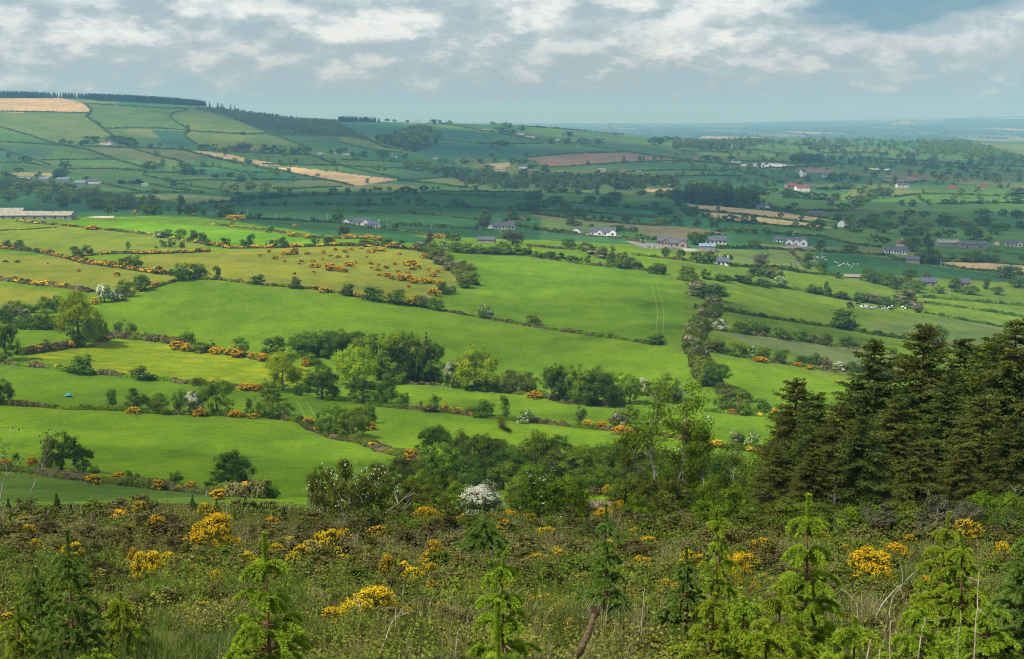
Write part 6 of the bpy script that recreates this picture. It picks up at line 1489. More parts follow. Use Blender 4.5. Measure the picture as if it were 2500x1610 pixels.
house('cottage', 'white house among trees right of the yellow valley field', 2, 1268, 662, 56, -10, D=9, nwin=2, H=4.5, rise=3.6, ymin=1900, group=HG)
house('cottage', 'skyline village white house, upper one', 2, 1240, 424, 64, -6, D=9, nwin=3, H=4.2, rise=3.4, ymin=3000, group=HG)
house('cottage', 'skyline village white house with red roof, lower one', 2, 1315, 444, 66, -4, D=9, nwin=3, H=3.6, rise=3, roof='redroof', ymin=3000, group=HG)
house('cottage', 'pale house left of the skyline village', 2, 985, 392, 50, 0, D=9, wall='cream', nwin=2, H=3.4, rise=3, ymin=3000, group=HG)
house('cottage', 'white cottage on slope right of skyline village', 2, 1505, 466, 28, 0, D=8, nwin=1, H=4, rise=3, ymin=3000, group=HG)
house('farm_shed', 'pale round roofed shed in grey hamlet', 2, 1815, 686, 50, -4, D=12, wall='cream', roof='tinroof', nwin=0, door=False, H=4, rise=3, ymin=1900, group=FG, cat='shed')
house('cottage', 'grey roofed house in middle of grey hamlet', 2, 1955, 686, 60, 0, D=9, wall='cream', roof='brownroof', nwin=2, H=3.6, rise=3, ymin=1900, group=HG)
house('cottage', 'long low pale house at right of grey hamlet', 2, 2050, 682, 80, 0, D=8, wall='cream', nwin=3, H=3, rise=2.4, ymin=1900, group=HG)
house('cottage', 'tiny white house in valley wood near tan patch', 2, 2278, 776, 24, 0, D=8, nwin=1, H=4, rise=3, ymin=1700, group=HG)
house('cottage', 'tiny white cottage beside skyline tree belt', 3, 358, 512, 16, 0, D=8, nwin=1, H=5, rise=4, ymin=2600, group=HG)
# the long weathered sheds on the left brow
house('farm_shed', 'long weathered concrete shed with sagging pale roof at left', 1, 262, 1012, 500, 1.5, D=15, wall='concrete', roof='tinroof', nwin=7, door=False, H=2.9, rise=2.1, ymin=700, ymax=985, group=FG, cat='shed')
house('farm_shed', 'rust edged pale roofed shed behind the long weathered shed', 1, 40, 968, 250, 3, D=12, wall='brick', roof='tinroof', nwin=0, door=False, H=2.8, rise=2.2, ymin=700, ymax=983, group=FG, cat='shed')
house('farm_shed', 'low grey stone shed behind the long weathered shed', 1, 215, 962, 180, 2, D=8, wall='stone', roof='concrete', nwin=4, door=False, H=2.2, rise=1.0, ymin=700, ymax=984, group=FG, cat='shed')
wl = MB()
a = path(C(2, (2115, 1212), (2240, 1222), (2378, 1232)) + C(3, (120, 1246)), 6., ymin=800, ymax=1500)
for p0, p1 in zip(a[:-1], a[1:]):
    d = (p1 - p0)[:2]; n = np.array([-d[1], d[0]]) / (np.hypot(*d) + 1e-6) * .25
    V = [(q[0] + sg * n[0], q[1] + sg * n[1], q[2] + dz) for q in (p0, p1) for sg in (-1, 1) for dz in (-.4, 1.7)]
    wl.add(V, [(0, 1, 3, 2), (4, 6, 7, 5), (0, 4, 5, 1), (2, 3, 7, 6), (1, 5, 7, 3)])
tag(link('yard_wall', wl.mesh('yard_wall', [M['cream']])), 'pale low wall round the stone yard houses', 'wall')

# ------------------------------------------------------------------ poles, posts, trough
def pole(c, x, y, hpx, label, ymin=700, arm=True):
    px, py = nat(c, x, y); X, Y, Z = hit(px, py, ymin)
    h = hpx * CROP[c][2] * Y / FPX
    r = link('utility_pole', None, None, (X, Y, Z - .2))
    b = MB(); b.tube([(0, 0, 0), (0, 0, h * .5), (.03, 0, h)], [.26, .22, .17], 8); link('pole', b.mesh('pole', [M['polewood']]), r)
    if arm:
        b = MB(); b.box(-.9, .9, -.28, -.18, h - .7, h - .52); link('crossarm', b.mesh('crossarm', [M['polewood']]), r)
    tag(r, label, 'pole', 'utility poles')
for a in [(1, 1515, 992, 44, 'pale pole on the brow left of round dark tree'), (1, 1726, 1003, 58, 'pale pole on the brow right of round dark tree'), (1, 1923, 1008, 36, 'short pale pole in the shaded brow field'),
          (1, 2281, 1032, 62, 'pale pole left of dark tree near white houses'), (2, 322, 1063, 62, 'tall pale pole right of the white house group'), (2, 628, 1082, 36, 'pole on the ridge lane, left of two'),
          (2, 745, 1086, 30, 'pole on the ridge lane, right of two'), (2, 1108, 1140, 56, 'pole in the field below the cream bungalow'), (2, 1424, 1125, 30, 'pole along the lane left of white garage'), (2, 2117, 1188, 40, 'pole beside the stone yard, right'),
          (2, 2085, 1180, 34, 'pole beside the stone yard, left'), (3, 970, 1290, 80, 'pale pole under the dark tree beside sheep'), (3, 1797, 1338, 48, 'pale pole left of the lower tan field'), (3, 1418, 1284, 40, 'pole before the chimneyed farmhouse'), (3, 1858, 1545, 54, 'pole among dark trees at lower right'), (3, 2020, 1340, 60, 'pole by stone sheds at right')]:
    pole(*a)
def post(c, x, y, hpx, label, ymin=30, ymax=700, m='polewood'):
    px, py = nat(c, x, y); X, Y, Z = hit(px, py, ymin, ymax); h = hpx * CROP[c][2] * Y / FPX
    b = MB(); b.tube([(0, 0, -.2), (.01, 0, h * .5), (.02, 0, h * .96), (.02, 0, h)], [.09, .085, .08, .05], 7)
    tag(link('fence_post', b.mesh('fence_post', [M[m]]), None, (X, Y, Z)), label, 'fence post', 'fence posts along the banks')
for a in [(4, 358, 1392, 52, 'pale post beside the big left bush on boundary bank'), (4, 2165, 1560, 70, 'pale post in front of the white-dotted trees'), (4, 1440, 1520, 40, 'post left of the egg shaped tree'), (4, 513, 440, 50, 'white post before the tall ash trunk'),
          (4, 140, 888, 26, 'post on meadow bank at left'), (4, 632, 440, 26, 'short post right of the tall ash'), (4, 2190, 960, 24, 'post on bank at lower meadow right end'), (5, 545, 905, 40, 'white post by the small shrub below central wood'), (5, 515, 720, 90, 'pale trunk like post in the central wood edge'),
          (8, 1022, 470, 40, 'thin post right of the white hawthorn'), (5, 700, 768, 26, 'fence post under white hawthorn, left'), (5, 730, 770, 26, 'fence post under white hawthorn, middle'), (5, 760, 772, 26, 'fence post under white hawthorn, right')]:
    post(*a)
px, py = nat(4, 480, 826); X, Y, Z = hit(px, py, 200, 600)
r = link('water_trough', None, None, (X, Y, Z))
b = MB(); b.tube([(0, 0, -.1), (0, 0, .35), (0, 0, .40)], [.50, .62, .62], 20); link('base', b.mesh('base', [M['black']]), r)
b = MB(); b.tube([(0, 0, .40), (0, 0, .46), (0, 0, .50), (0, 0, .51)], [.95, .98, .92, .62], 24); link('rim', b.mesh('rim', [M['teal']]), r)
b = MB(); b.tube([(0, 0, .5), (0, 0, .72), (0, 0, .86), (0, 0, .95)], [.62, .56, .4, .2], 20); link('lid', b.mesh('lid', [M['teal']], True), r)
tag(r, 'small teal round water trough standing in the green meadow', 'trough')
# heap of pale stones and rubble near the small clearing
rng = np.random.RandomState(3)
px, py = nat(8, 1800, 262); X, Y, Z = hit(px, py, 40, 140)
def rubble(X, Y, n, w, d, label, seed):
    rng = np.random.RandomState(seed); b = MB()
    for i in range(n):
        x, y = rng.normal(0, w / 3), rng.normal(0, d / 3); z = float(ground_z(X + x, Y + y)) + .22 * math.exp(-(x * x / w + y * y / d) * 3)
        s = rng.uniform(.05, .16); V = np.array([(sx, sy, sz) for sx in (-1, 1) for sy in (-1, 1) for sz in (-1, 1)]) * s * rng.uniform(.6, 1.2, (8, 3)) + (X + x, Y + y, z)
        b.add(V, [(0, 1, 3, 2), (4, 6, 7, 5), (0, 4, 5, 1), (2, 3, 7, 6), (0, 2, 6, 4), (1, 5, 7, 3)], 0, rng.uniform())
    o = kind(link('rubble', b.mesh('rubble', [M['soil']])), 'stuff'); o['label'] = label
rubble(X, Y, 420, 2.0, 1.6, 'reddish stone rubble heap beside the small bright clearing', 1)
px, py = nat(4, 705, 452); X, Y, Z = hit(px, py, 300, 700); rubble(X, Y, 160, 2.6, 2.2, 'bare soil and stones under the ivy clad tree', 2)

# wheel marks pressed into the grass
def track(pts, gap, label, ymin=200, ymax=1200):
    P = path(pts, 5., ymin=ymin, ymax=ymax); mb = MB()
    t = np.gradient(P[:, :2], axis=0); t /= np.linalg.norm(t, axis=1, keepdims=True) + 1e-9; nrm = np.stack([-t[:, 1], t[:, 0]], 1)
    for sg in (-1, 1):
        V = []
        for e in (-.2, .2):
            xy = P[:, :2] + nrm * (sg * gap / 2 + e); V.append(np.column_stack([xy, ground_z(xy[:, 0], xy[:, 1]) + .05]))
        n = len(P); V = np.concatenate(V); i = np.arange(n - 1); mb.add(V, np.stack([i, i + 1, i + 1 + n, i + n], 1), 0, .5)
    kind(link('wheel_tracks', mb.mesh('wheel_tracks', [M['track']])), 'structure')
M['track'] = rough_mat('pressed_grass', (.130, .215, .018), (.150, .235, .024), .2)
track(C(5, (2175, 40), (2205, 130), (2225, 250), (2215, 375)), 2.4, '')
track(C(4, (2100, 855), (2130, 910), (2165, 975)), 2.2, '')
# ------------------------------------------------------------------ animals (one continuous skinned body each)
def skinned(name, verts, edges, radii, mat):
    me = bpy.data.meshes.new(name); me.from_pydata(verts, edges, []); me.update()
    o = bpy.data.objects.new(name, me); COL.objects.link(o)
    o.modifiers.new('skin', 'SKIN'); o.modifiers.new('sub', 'SUBSURF').levels = 1
    for i, v in enumerate(me.skin_vertices[0].data):
        v.radius = radii[i] if isinstance(radii[i], tuple) else (radii[i], radii[i])
    me.skin_vertices[0].data[0].use_root = True
    dg = bpy.context.evaluated_depsgraph_get()
    res = bpy.data.meshes.new_from_object(o.evaluated_get(dg))
    bpy.data.objects.remove(o); bpy.data.meshes.remove(me)
    res.materials.clear(); res.materials.append(mat)
    for q in res.polygons: q.use_smooth = True
    return res
def beast_mesh(name, s, head_down, mat, fat=1.0):
    hz_ = .35 if head_down else 1.35
    V = [(0, 0, 1.0), (.55, 0, 1.02), (.85, 0, 1.10), (1.12, 0, .80 if head_down else 1.22), (1.38, 0, hz_), (1.6, 0, hz_ - .12), (-.5, 0, 1.02), (-.78, 0, 1.04), (-.86, 0, .60)]
    E = [(0, 1), (1, 2), (2, 3), (3, 4), (4, 5), (0, 6), (6, 7), (7, 8)]
    Rr = [(.38 * fat, .33 * fat), (.34 * fat, .31 * fat), (.26 * fat, .26 * fat), .17, .15, .09, (.35 * fat, .32 * fat), (.24 * fat, .24 * fat), .03]
    for x, base in ((.6, 1), (-.6, 6)):
        for sy in (-.2, .2):
            k = len(V); V += [(x, sy, .72), (x + (.03 if x > 0 else -.07), sy, .42), (x, sy, .04)]; Rr += [.14, .085, .065]
            E += [(base, k), (k, k + 1), (k + 1, k + 2)]
    V = [(a * s, b * s, c * s) for a, b, c in V]
    Rr = [tuple(q * s for q in r) if isinstance(r, tuple) else r * s for r in Rr]
    return skinned(name, V, E, Rr, mat)
def coat(name, a, b, scale, lo, hi):
    m, N = new_mat(name)
    co = N.n('ShaderNodeTexCoord').outputs['Object']; rn = N.n('ShaderNodeObjectInfo').outputs['Random']
    f = N.noise(N.vmath('ADD', co, N.comb(N.math('MULTIPLY', rn, 90.0), 0.0, 0.0)), scale, 1.0, .4)
    d = N.n('ShaderNodeBsdfDiffuse'); N.set(d.inputs['Color'], N.mix(N.ramp(f, lo, hi), c4(a), c4(b))); out(N, d.outputs[0])
    return m
cow_m = coat('cow_hide_pied', (.012, .012, .012), (.72, .70, .66), .9, .47, .53)
blk_m = coat('cow_hide_black', (.010, .010, .011), (.03, .026, .022), 1.0, .3, .7)
shp_m = coat('sheep_fleece', (.60, .57, .48), (.76, .73, .64), 3.0, .3, .7)
cow_a, cow_b = beast_mesh('cow', 1.0, True, cow_m), beast_mesh('cow', 1.0, False, cow_m)
blk_a = beast_mesh('cow', 1.0, True, blk_m); shp = beast_mesh('sheep', .55, True, shp_m, 1.25)
def beast(me, name, c, x, y, rot, label, group, cat, scale=1.0, ymin=500, ymax=2000):
    px, py = nat(c, x, y); X, Y, Z = hit(px, py, ymin, ymax)
    tag(link(name, me, None, (X, Y, Z), rot, (scale,) * 3), label, cat, group)
cows = [(1218, 190), (1247, 205), (1256, 212), (1263, 208), (1272, 200), (1281, 212), (1290, 208), (1298, 216), (1306, 214), (1312, 206), (1320, 218), (1328, 212), (1355, 214), (1366, 208), (1388, 222), (1396, 226), (1402, 216), (1424, 210), (1430, 222), (1438, 214), (1456, 226), (1470, 208), (1486, 212), (1535, 212), (1546, 218), (1558, 222)]
WH = ['leftmost of the grazing herd', 'in the tight knot of cows', 'in the middle of the loose herd', 'in the scattered tail of the herd', 'by the hawthorn end of the herd']
for i, (x, y) in enumerate(cows):
    w_ = WH[0] if i == 0 else f'{WH[1]}, {ordinal(i - 1, 11)}' if i < 12 else f'{WH[2]}, {ordinal(i - 12, 9)}' if i < 21 else f'{WH[3]}, {ordinal(i - 21, 2)}' if i < 23 else f'{WH[4]}, {ordinal(i - 23, 3)}'
    dark = i in (0, 13, 17, 20)
    beast(blk_a if dark else (cow_a if i % 3 else cow_b), 'cow', 6, x, y, i * 1.9, ('black cow ' if dark else 'black and white cow ') + w_, 'cattle grazing the sunlit pasture', 'cow', 1.15)
for x, y, rot, l in [(36, 1322, .2, 'black cow in the upper left pasture, left one'), (124, 1322, 3.0, 'black cow in the upper left pasture, right one')]:
    beast(blk_a, 'cow', 1, x, y, rot, l, 'black cattle in the upper left pasture', 'cow', 1.1)
for x, y, l in [(328, 1332, 'pale calf right of the two black cows')]:
    beast(cow_a, 'cow', 1, x, y, 1.0, l, 'black cattle in the upper left pasture', 'cow', .75)
sheep = [(935, 1283), (948, 1288), (976, 1288), (985, 1282), (1000, 1302), (1062, 1318), (1080, 1325), (1103, 1338), (1120, 1330), (1143, 1336), (1150, 1328), (1160, 1341), (1196, 1334), (1221, 1332), (1180, 1352), (1090, 1345)]
for i, (x, y) in enumerate(sheep):
    beast(shp, 'sheep', 3, x, y, i * 2.3, f'white sheep in the green field below dark tree, {ordinal(i, len(sheep))}', 'white sheep in the shaded field', 'sheep', 1.5, 800, 2000)
# the insect that flew through close to the lens
u, v = pix_dir(1230, 1047); D_ = 1.9
r = link('flying_insect', None, None, (u * D_, D_, v * D_), .3); r.rotation_euler = (.3, .45, .2)
body = skinned('body', [(0, 0, 0), (.005, 0, .001), (.0085, 0, .001), (.0125, 0, -.002), (-.005, 0, .001), (-.009, 0, 0)], [(0, 1), (1, 2), (2, 3), (0, 4), (4, 5)], [.0042, .0045, .0026, .0046, .0034, .0018], M['black'])
link('body', body, r)
for sx in (-1, 1):
    b = MB(); n = 14; t = np.arange(n) / n * 6.283
    V = np.stack([-.005 + .0065 * np.cos(t) * 1.0, sx * (.007 + .008 * np.sin(t) * .9), .004 + .003 * np.sin(t)], 1)
    V = np.concatenate([V, [[-.005, sx * .007, .0045]]]); b.add(V, [(i, (i + 1) % n, n) for i in range(n)])
    link('wing', b.mesh('wing', [M['gf']]), r)
tag(r, 'blurred dark insect flying close in front of the middle fields', 'insect')

# ------------------------------------------------------------------ thicket on the far side of the clearing
TZ = (34, 330)
G_TH = 'trees and shrubs of the central thicket'
rows(TZ, 'in the thicket, back row', G_TH, T(5, 'm2', (1130, 1290, 240, 190), (1340, 1290, 240, 205)), T(5, 'o', (1010, 1330, 250, 180), (1250, 1350, 240, 180), (1470, 1380, 260, 210)), T(5, 'm2', (1600, 1390, 240, 190)), T(5, 'D', (1760, 1320, 190, 170), (1890, 1350, 250, 190), (1960, 1330, 190, 170)))
rows(TZ, 'in the thicket, middle', G_TH, T(5, 'o', (720, 1420, 260, 150)), T(5, 'f', (850, 1340, 150, 110)), T(5, 'D', (950, 1460, 260, 220)), T(5, 'm2', (1130, 1470, 260, 220), (1320, 1480, 260, 220), (1650, 1460, 270, 230), (1800, 1500, 240, 220)), T(5, 'F', (1460, 1470, 250, 200)))
rows(TZ, 'in the thicket, left front', G_TH, T(8, 'f', (60, 320, 300, 430), (270, 310, 290, 410), (-120, 310, 260, 380)), T(8, 'o', (490, 310, 280, 270), (640, 300, 250, 220)), T(8, 'm2', (560, 190, 230, 220), (790, 250, 190, 190)), T(8, 'D', (720, 190, 220, 240)), T(4, 'm2', (1810, 1530, 120, 130), (1900, 1530, 100, 110)))
rows(TZ, 'in the thicket beside the birches', G_TH, T(0, 'o', (1700, 1180, 100, 90), (1790, 1195, 110, 95), (1880, 1205, 100, 100)), T(0, 'm2', (1745, 1200, 110, 110), (1840, 1215, 110, 120), (1925, 1225, 90, 110), (1660, 1190, 100, 100), (1590, 1170, 110, 90), (1530, 1160, 110, 90)), T(0, 'D', (1650, 1235, 110, 100), (1760, 1240, 110, 90)))
rows(TZ, 'rising in the thicket', G_TH, T(0, 'm', (1075, 1180, 105, 105), (1180, 1150, 100, 95), (1310, 1165, 110, 115), (1420, 1190, 115, 110), (1500, 1175, 100, 105)), T(0, 'd', (1370, 1150, 95, 90), (1250, 1175, 95, 90)), T(0, 'o', (990, 1190, 110, 85), (1560, 1200, 110, 100)))
plant(8, 992, 320, 285, 260, 'W', 'white hawthorn in full blossom at the middle of the thicket', G_TH, 34, 90)
rows(TZ, 'in the thicket, right front', G_TH, T(8, 'o', (1240, 270, 220, 220)), T(8, 'F', (1390, 375, 400, 410)), T(8, 'm', (1635, 345, 190, 320)), T(8, 'm2', (1540, 240, 240, 230), (1250, 250, 200, 250)), T(8, 'g', (1720, 350, 130, 90)))
rows((30, 120), 'between thicket and dark spruces', G_TH, T(8, 'o', (2000, 320, 290, 330), (2160, 345, 300, 350), (2330, 370, 320, 380)), T(8, 'm2', (1950, 250, 200, 210), (2240, 260, 260, 300), (2080, 380, 250, 230)), T(9, 'm2', (90, 310, 310, 340), (250, 350, 290, 350)), T(9, 'm2', (360, 420, 330, 360), (180, 420, 280, 240)), T(9, 'o', (480, 430, 300, 250)))
rows((28, 90), 'under the dark spruces', G_TH, T(9, 'o', (680, 440, 380, 270), (960, 455, 420, 280), (1540, 470, 380, 290), (2360, 470, 330, 300)), T(9, 'm2', (820, 430, 300, 250), (1260, 465, 380, 260), (2080, 450, 380, 310), (2240, 430, 330, 320)), T(9, 'b', (1400, 470, 330, 260), (1780, 470, 340, 320), (1960, 460, 300, 260)), T(9, 'g', (2260, 470, 200, 230), (1120, 460, 240, 190)))

# ------------------------------------------------------------------ slender rowans and birches with pale stems
def slender(c, x, y, hpx, label, seed, lean=0.0, leaves=900, wide=.22, ymin=30, ymax=140, name='rowan_tree', mat='m', flower=0, cat='tree'):
    px, py = nat(c, x, y); X, Y, Z = hit(px, py, ymin, ymax); h = hpx * CROP[c][2] * Y / FPX
    rng = np.random.RandomState(seed); r = link(name, None, None, (X, Y, Z - .05))
    n = 12; t = np.linspace(0, 1, n)
    wx = np.cumsum(rng.normal(0, .02, n)) * h; wx -= wx[0]; wy = np.cumsum(rng.normal(0, .015, n)) * h; wy -= wy[0]
    P = np.stack([wx + lean * h * t, wy, t * h], 1)
    mb = MB(); mb.tube(P, np.linspace(.016 * h, .002 * h, n) * (.55 if leaves < 200 else 1), 7)
    lb = MB(); fb = MB(); s = max(.03, 1.5 * Y / 1422)
    for i in range(18):
        k = rng.uniform(.22, .98); b0 = np.array([np.interp(k, t, P[:, j]) for j in range(3)]); a = rng.uniform(0, 6.28); L = h * wide * (1.15 - k * .75) * rng.uniform(.6, 1.3)
        e = b0 + (math.cos(a) * L, math.sin(a) * L, L * rng.uniform(.4, 1.1)); m_ = (b0 + e) / 2 + (0, 0, -.06 * L)
        mb.tube([b0, m_, e], [v_ * h * (.5 if leaves < 200 else 1) for v_ in (.0055, .004, .0012)], 5)
        m = int(leaves / 18 * 1.3); q = rng.uniform(.35, 1.08, m)[:, None]
        C_ = b0 + (e - b0) * q + rng.normal(0, .035 * h, (m, 3)) * (1, 1, .7)
        lb.leaves(C_, rng.normal(0, .6, (m, 3)) + (0, 0, .8), s * rng.uniform(.7, 1.3, m), .5, 0, rng.uniform(0, 1, m) * .6 + rng.uniform(0, .4), rng)
        if flower and rng.uniform() < .35:
            f_ = e + rng.normal(0, .02 * h, (16, 3)); fb.leaves(f_, rng.normal(0, .3, (16, 3)) + (0, 0, 1), s * .9, .8, 0, .8, rng)
    link('trunk', mb.mesh('trunk', [M['birchbark']], True), r)
    if lb.n: link('crown', lb.mesh('crown', [M[mat]]), r)
    if fb.n: link('blossom', fb.mesh('blossom', [M['w']]), r)
    tag(r, label, cat, 'slender pale stemmed trees')
slender(0, 1682, 1264, 345, 'tall slender rowan with pale stem and white flower heads', 11, .06, 2600, .2, flower=1)
slender(0, 1608, 1262, 320, 'slender birch with pale stem left of the flowering rowan', 12, -.01, 2200, .24)
slender(0, 1640, 1270, 240, 'lower pale stemmed birch between rowan and left birch', 13, .03, 1800, .26, mat='o')
slender(0, 1730, 1268, 230, 'leafy pale stemmed birch right of the flowering rowan', 14, -.05, 2000, .26, mat='m')
slender(0, 1560, 1258, 200, 'short pale stemmed birch left end of the birch group', 15, .02, 1600, .28, mat='o')
slender(0, 1795, 1275, 190, 'leaning pale stemmed birch next to the spruces', 16, .08, 1400, .26, mat='o')
slender(0, 8, 1236, 205, 'nearly bare white birch at the left edge', 17, .04, 160, .3, mat='g', ymin=30, ymax=78)
slender(0, 60, 1225, 190, 'thin leaning branch with few leaves, left edge', 18, .30, 150, .16, mat='g', ymin=30, ymax=78)
slender(0, 843, 1320, 96, 'dead pale little tree before the white-dotted trees', 19, -.02, 0, .3, ymin=30, ymax=78, name='dead_tree')
slender(0, 762, 1262, 66, 'dead white sapling at left edge of the thicket', 20, .0, 0, .34, ymin=40, ymax=78, name='dead_tree')
slender(0, 2030, 1290, 110, 'crooked pale bare tree in front of the spruces', 21, .1, 60, .34, ymin=30, ymax=78, name='dead_tree', mat='o')
slender(0, 2280, 1310, 130, 'bare forked pale stems under the right spruces', 22, -.12, 40, .36, ymin=30, ymax=78, name='dead_tree', mat='o')
slender(0, 2470, 1300, 130, 'bare grey stems at the right edge under spruces', 23, .05, 60, .36, ymin=30, ymax=78, name='dead_tree', mat='o')

# ------------------------------------------------------------------ grown spruces at the right
def spruce_meshes(seed, q=1.0):
    rng = np.random.RandomState(seed); tb = MB(); lb = MB()
    n = 14; z = np.linspace(-.02, 1, n); bx = np.cumsum(rng.normal(0, .003, n)); by = np.cumsum(rng.normal(0, .003, n)); P = np.stack([bx - bx[0], by - by[0], z], 1)
    tb.tube(P, np.linspace(.014, .0015, n), 7)
    zz = .05
    while zz < .985:
        nb = 8 if zz < .8 else 5
        a0 = rng.uniform(0, 6.28)
        for i in range(nb):
            if rng.uniform() < .12: continue
            a = a0 + i / nb * 6.28 + rng.uniform(-.35, .35); k = min(.985, max(.03, zz + rng.uniform(-.05, .05)))
            L = (.30 * (1 - k) ** .72 + .012) * rng.choice([.55, .8, 1.0, 1.15, 1.45], p=[.18, .25, .3, .2, .07]) * rng.uniform(.85, 1.15)
            up = .55 * max(0, k - .55) - .25 * (1 - k)
            b0 = np.array([np.interp(k, z, P[:, 0]), np.interp(k, z, P[:, 1]), k])
            m = 8; t = np.linspace(0, 1, m)
            o = np.array([math.cos(a), math.sin(a), 0])
            B = b0 + o * (L * t)[:, None] + np.array([0, 0, 1.]) * (L * (up * t - .42 * t * t * (1 - k * .6) + .26 * t ** 4))[:, None]
            tb.tube(B, np.linspace(.0028, .0006, m), 4)
            nt = max(4, int(52 * L / .3 * q)); tt = rng.uniform(.12, 1.02, nt); base = np.stack([np.interp(tt, t, B[:, j]) for j in range(3)], 1)
            side = rng.choice([-1, 1], nt)[:, None]; sp = np.cross(o, (0, 0, 1.))
            tl = (.042 + .075 * L / .3 * (1 - tt * .6))[:, None] * rng.uniform(.6, 1.3, (nt, 1)) * (.45 + .55 * (1 - k))
            dirs = unit(o * .75 + sp * side * rng.uniform(.2, 1.0, (nt, 1)) + np.array([0, 0, -1.]) * rng.uniform(-.15, 1.0, (nt, 1)) * (1.1 - k))
            for f in (.1, .28, .46, .64, .82, 1.0):
                C_ = base + dirs * tl * f + rng.normal(0, .0042, (nt, 3))
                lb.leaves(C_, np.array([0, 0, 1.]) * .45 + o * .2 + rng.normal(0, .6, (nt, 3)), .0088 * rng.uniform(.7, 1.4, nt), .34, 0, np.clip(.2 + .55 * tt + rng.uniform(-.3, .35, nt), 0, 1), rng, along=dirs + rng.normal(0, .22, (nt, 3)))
        zz += .026 * (1.15 - .5 * zz)
    return tb.mesh('trunk', [M['bark']]), lb.mesh('crown', [M['e']])
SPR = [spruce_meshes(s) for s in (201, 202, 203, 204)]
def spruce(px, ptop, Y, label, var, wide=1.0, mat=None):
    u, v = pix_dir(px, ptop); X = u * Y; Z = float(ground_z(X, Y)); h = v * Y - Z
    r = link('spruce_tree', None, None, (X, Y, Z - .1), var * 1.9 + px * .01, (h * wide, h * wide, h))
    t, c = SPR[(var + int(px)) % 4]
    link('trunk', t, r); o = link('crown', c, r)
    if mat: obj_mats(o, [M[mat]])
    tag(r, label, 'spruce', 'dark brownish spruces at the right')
for a in [(1952, 918, 58, 'shorter brownish spruce with thin top, leftmost of the spruces', 0, 1.15), (1998, 952, 55, 'small thin topped spruce just right of the leftmost spruce', 1, 1.2), (2055, 978, 52, 'bushy lower spruce in front of the left spruces', 2, 1.25),
          (2146, 822, 60, 'tall open spruce with layered arms, left of the tallest pair', 0, 1.2), (2259, 786, 62, 'tall pointed spruce standing highest over the cow pasture', 1, 1.25), (2357, 820, 65, 'thin topped spruce right of the tall pointed spruce', 2, 1.1),
          (2420, 818, 61, 'dense spruce left of the right edge spruce', 0, 1.3), (2449, 812, 67, 'spruce with fine leader behind the dense right spruces', 1, 1.1), (2487, 775, 57, 'dark broad spruce cut by the right edge', 2, 1.35), (2560, 765, 60, 'spruce mostly beyond the right edge', 0, 1.3),
          (1905, 1085, 54, 'low spruce at the left foot of the spruce group', 1, 1.4), (2105, 1010, 50, 'low dense spruce below the tall open spruce', 0, 1.4), (2195, 960, 53, 'middle height spruce between the two tall ones', 2, 1.4),
          (2310, 930, 54, 'shaded middle spruce under the thin topped spruce', 1, 1.4), (2400, 960, 51, 'dark low spruce under the dense right spruces', 0, 1.45), (2250, 1070, 48, 'lowest front spruce at the centre of the group', 2, 1.5), (2480, 1010, 49, 'front spruce at lower right edge', 1, 1.45), (1985, 1090, 50, 'front low spruce under the leftmost spruce', 2, 1.45), (2350, 1090, 47, 'front low spruce, right of the lowest front one', 0, 1.5), (1862, 1140, 55, 'knee high edge spruce leading down to the birches', 2, 1.6), (1925, 1010, 60, 'thin spruce half hidden behind the leftmost spruce', 1, 1.25), (2090, 930, 61, 'slim spruce between the left spruces and the tall open one', 3, 1.2)]:
    spruce(*a, mat='e2' if a[0] in (1998, 2146, 2357, 2420, 2105, 2310, 2480) else None)
# seedlings along the far rim of the clearing
rngS = np.random.RandomState(31)
seed_px = [(205, 1215), (300, 1222), (400, 1222), (420, 1228), (500, 1226), (590, 1214), (765, 1196), (840, 1218), (905, 1202), (1010, 1195), (1030, 1222), (1100, 1232), (1205, 1210), (1290, 1234), (1350, 1212), (1440, 1222), (1520, 1236), (1640, 1230), (1720, 1232), (1830, 1240), (1900, 1242), (1990, 1244), (160, 1232), (60, 1240)]
_sd = []
for i, (cx, _) in enumerate(sorted(seed_px)):
    h = [90, 60, 110, 70, 130, 80, 100][i % 7]
    _sd.append((7, cx, 270 + 25 * (i % 4), h * .62, h, 'c'))
row('along the far rim of the clearing', 'little spruces on the rim of the clearing', _sd, ymin=40, ymax=77)

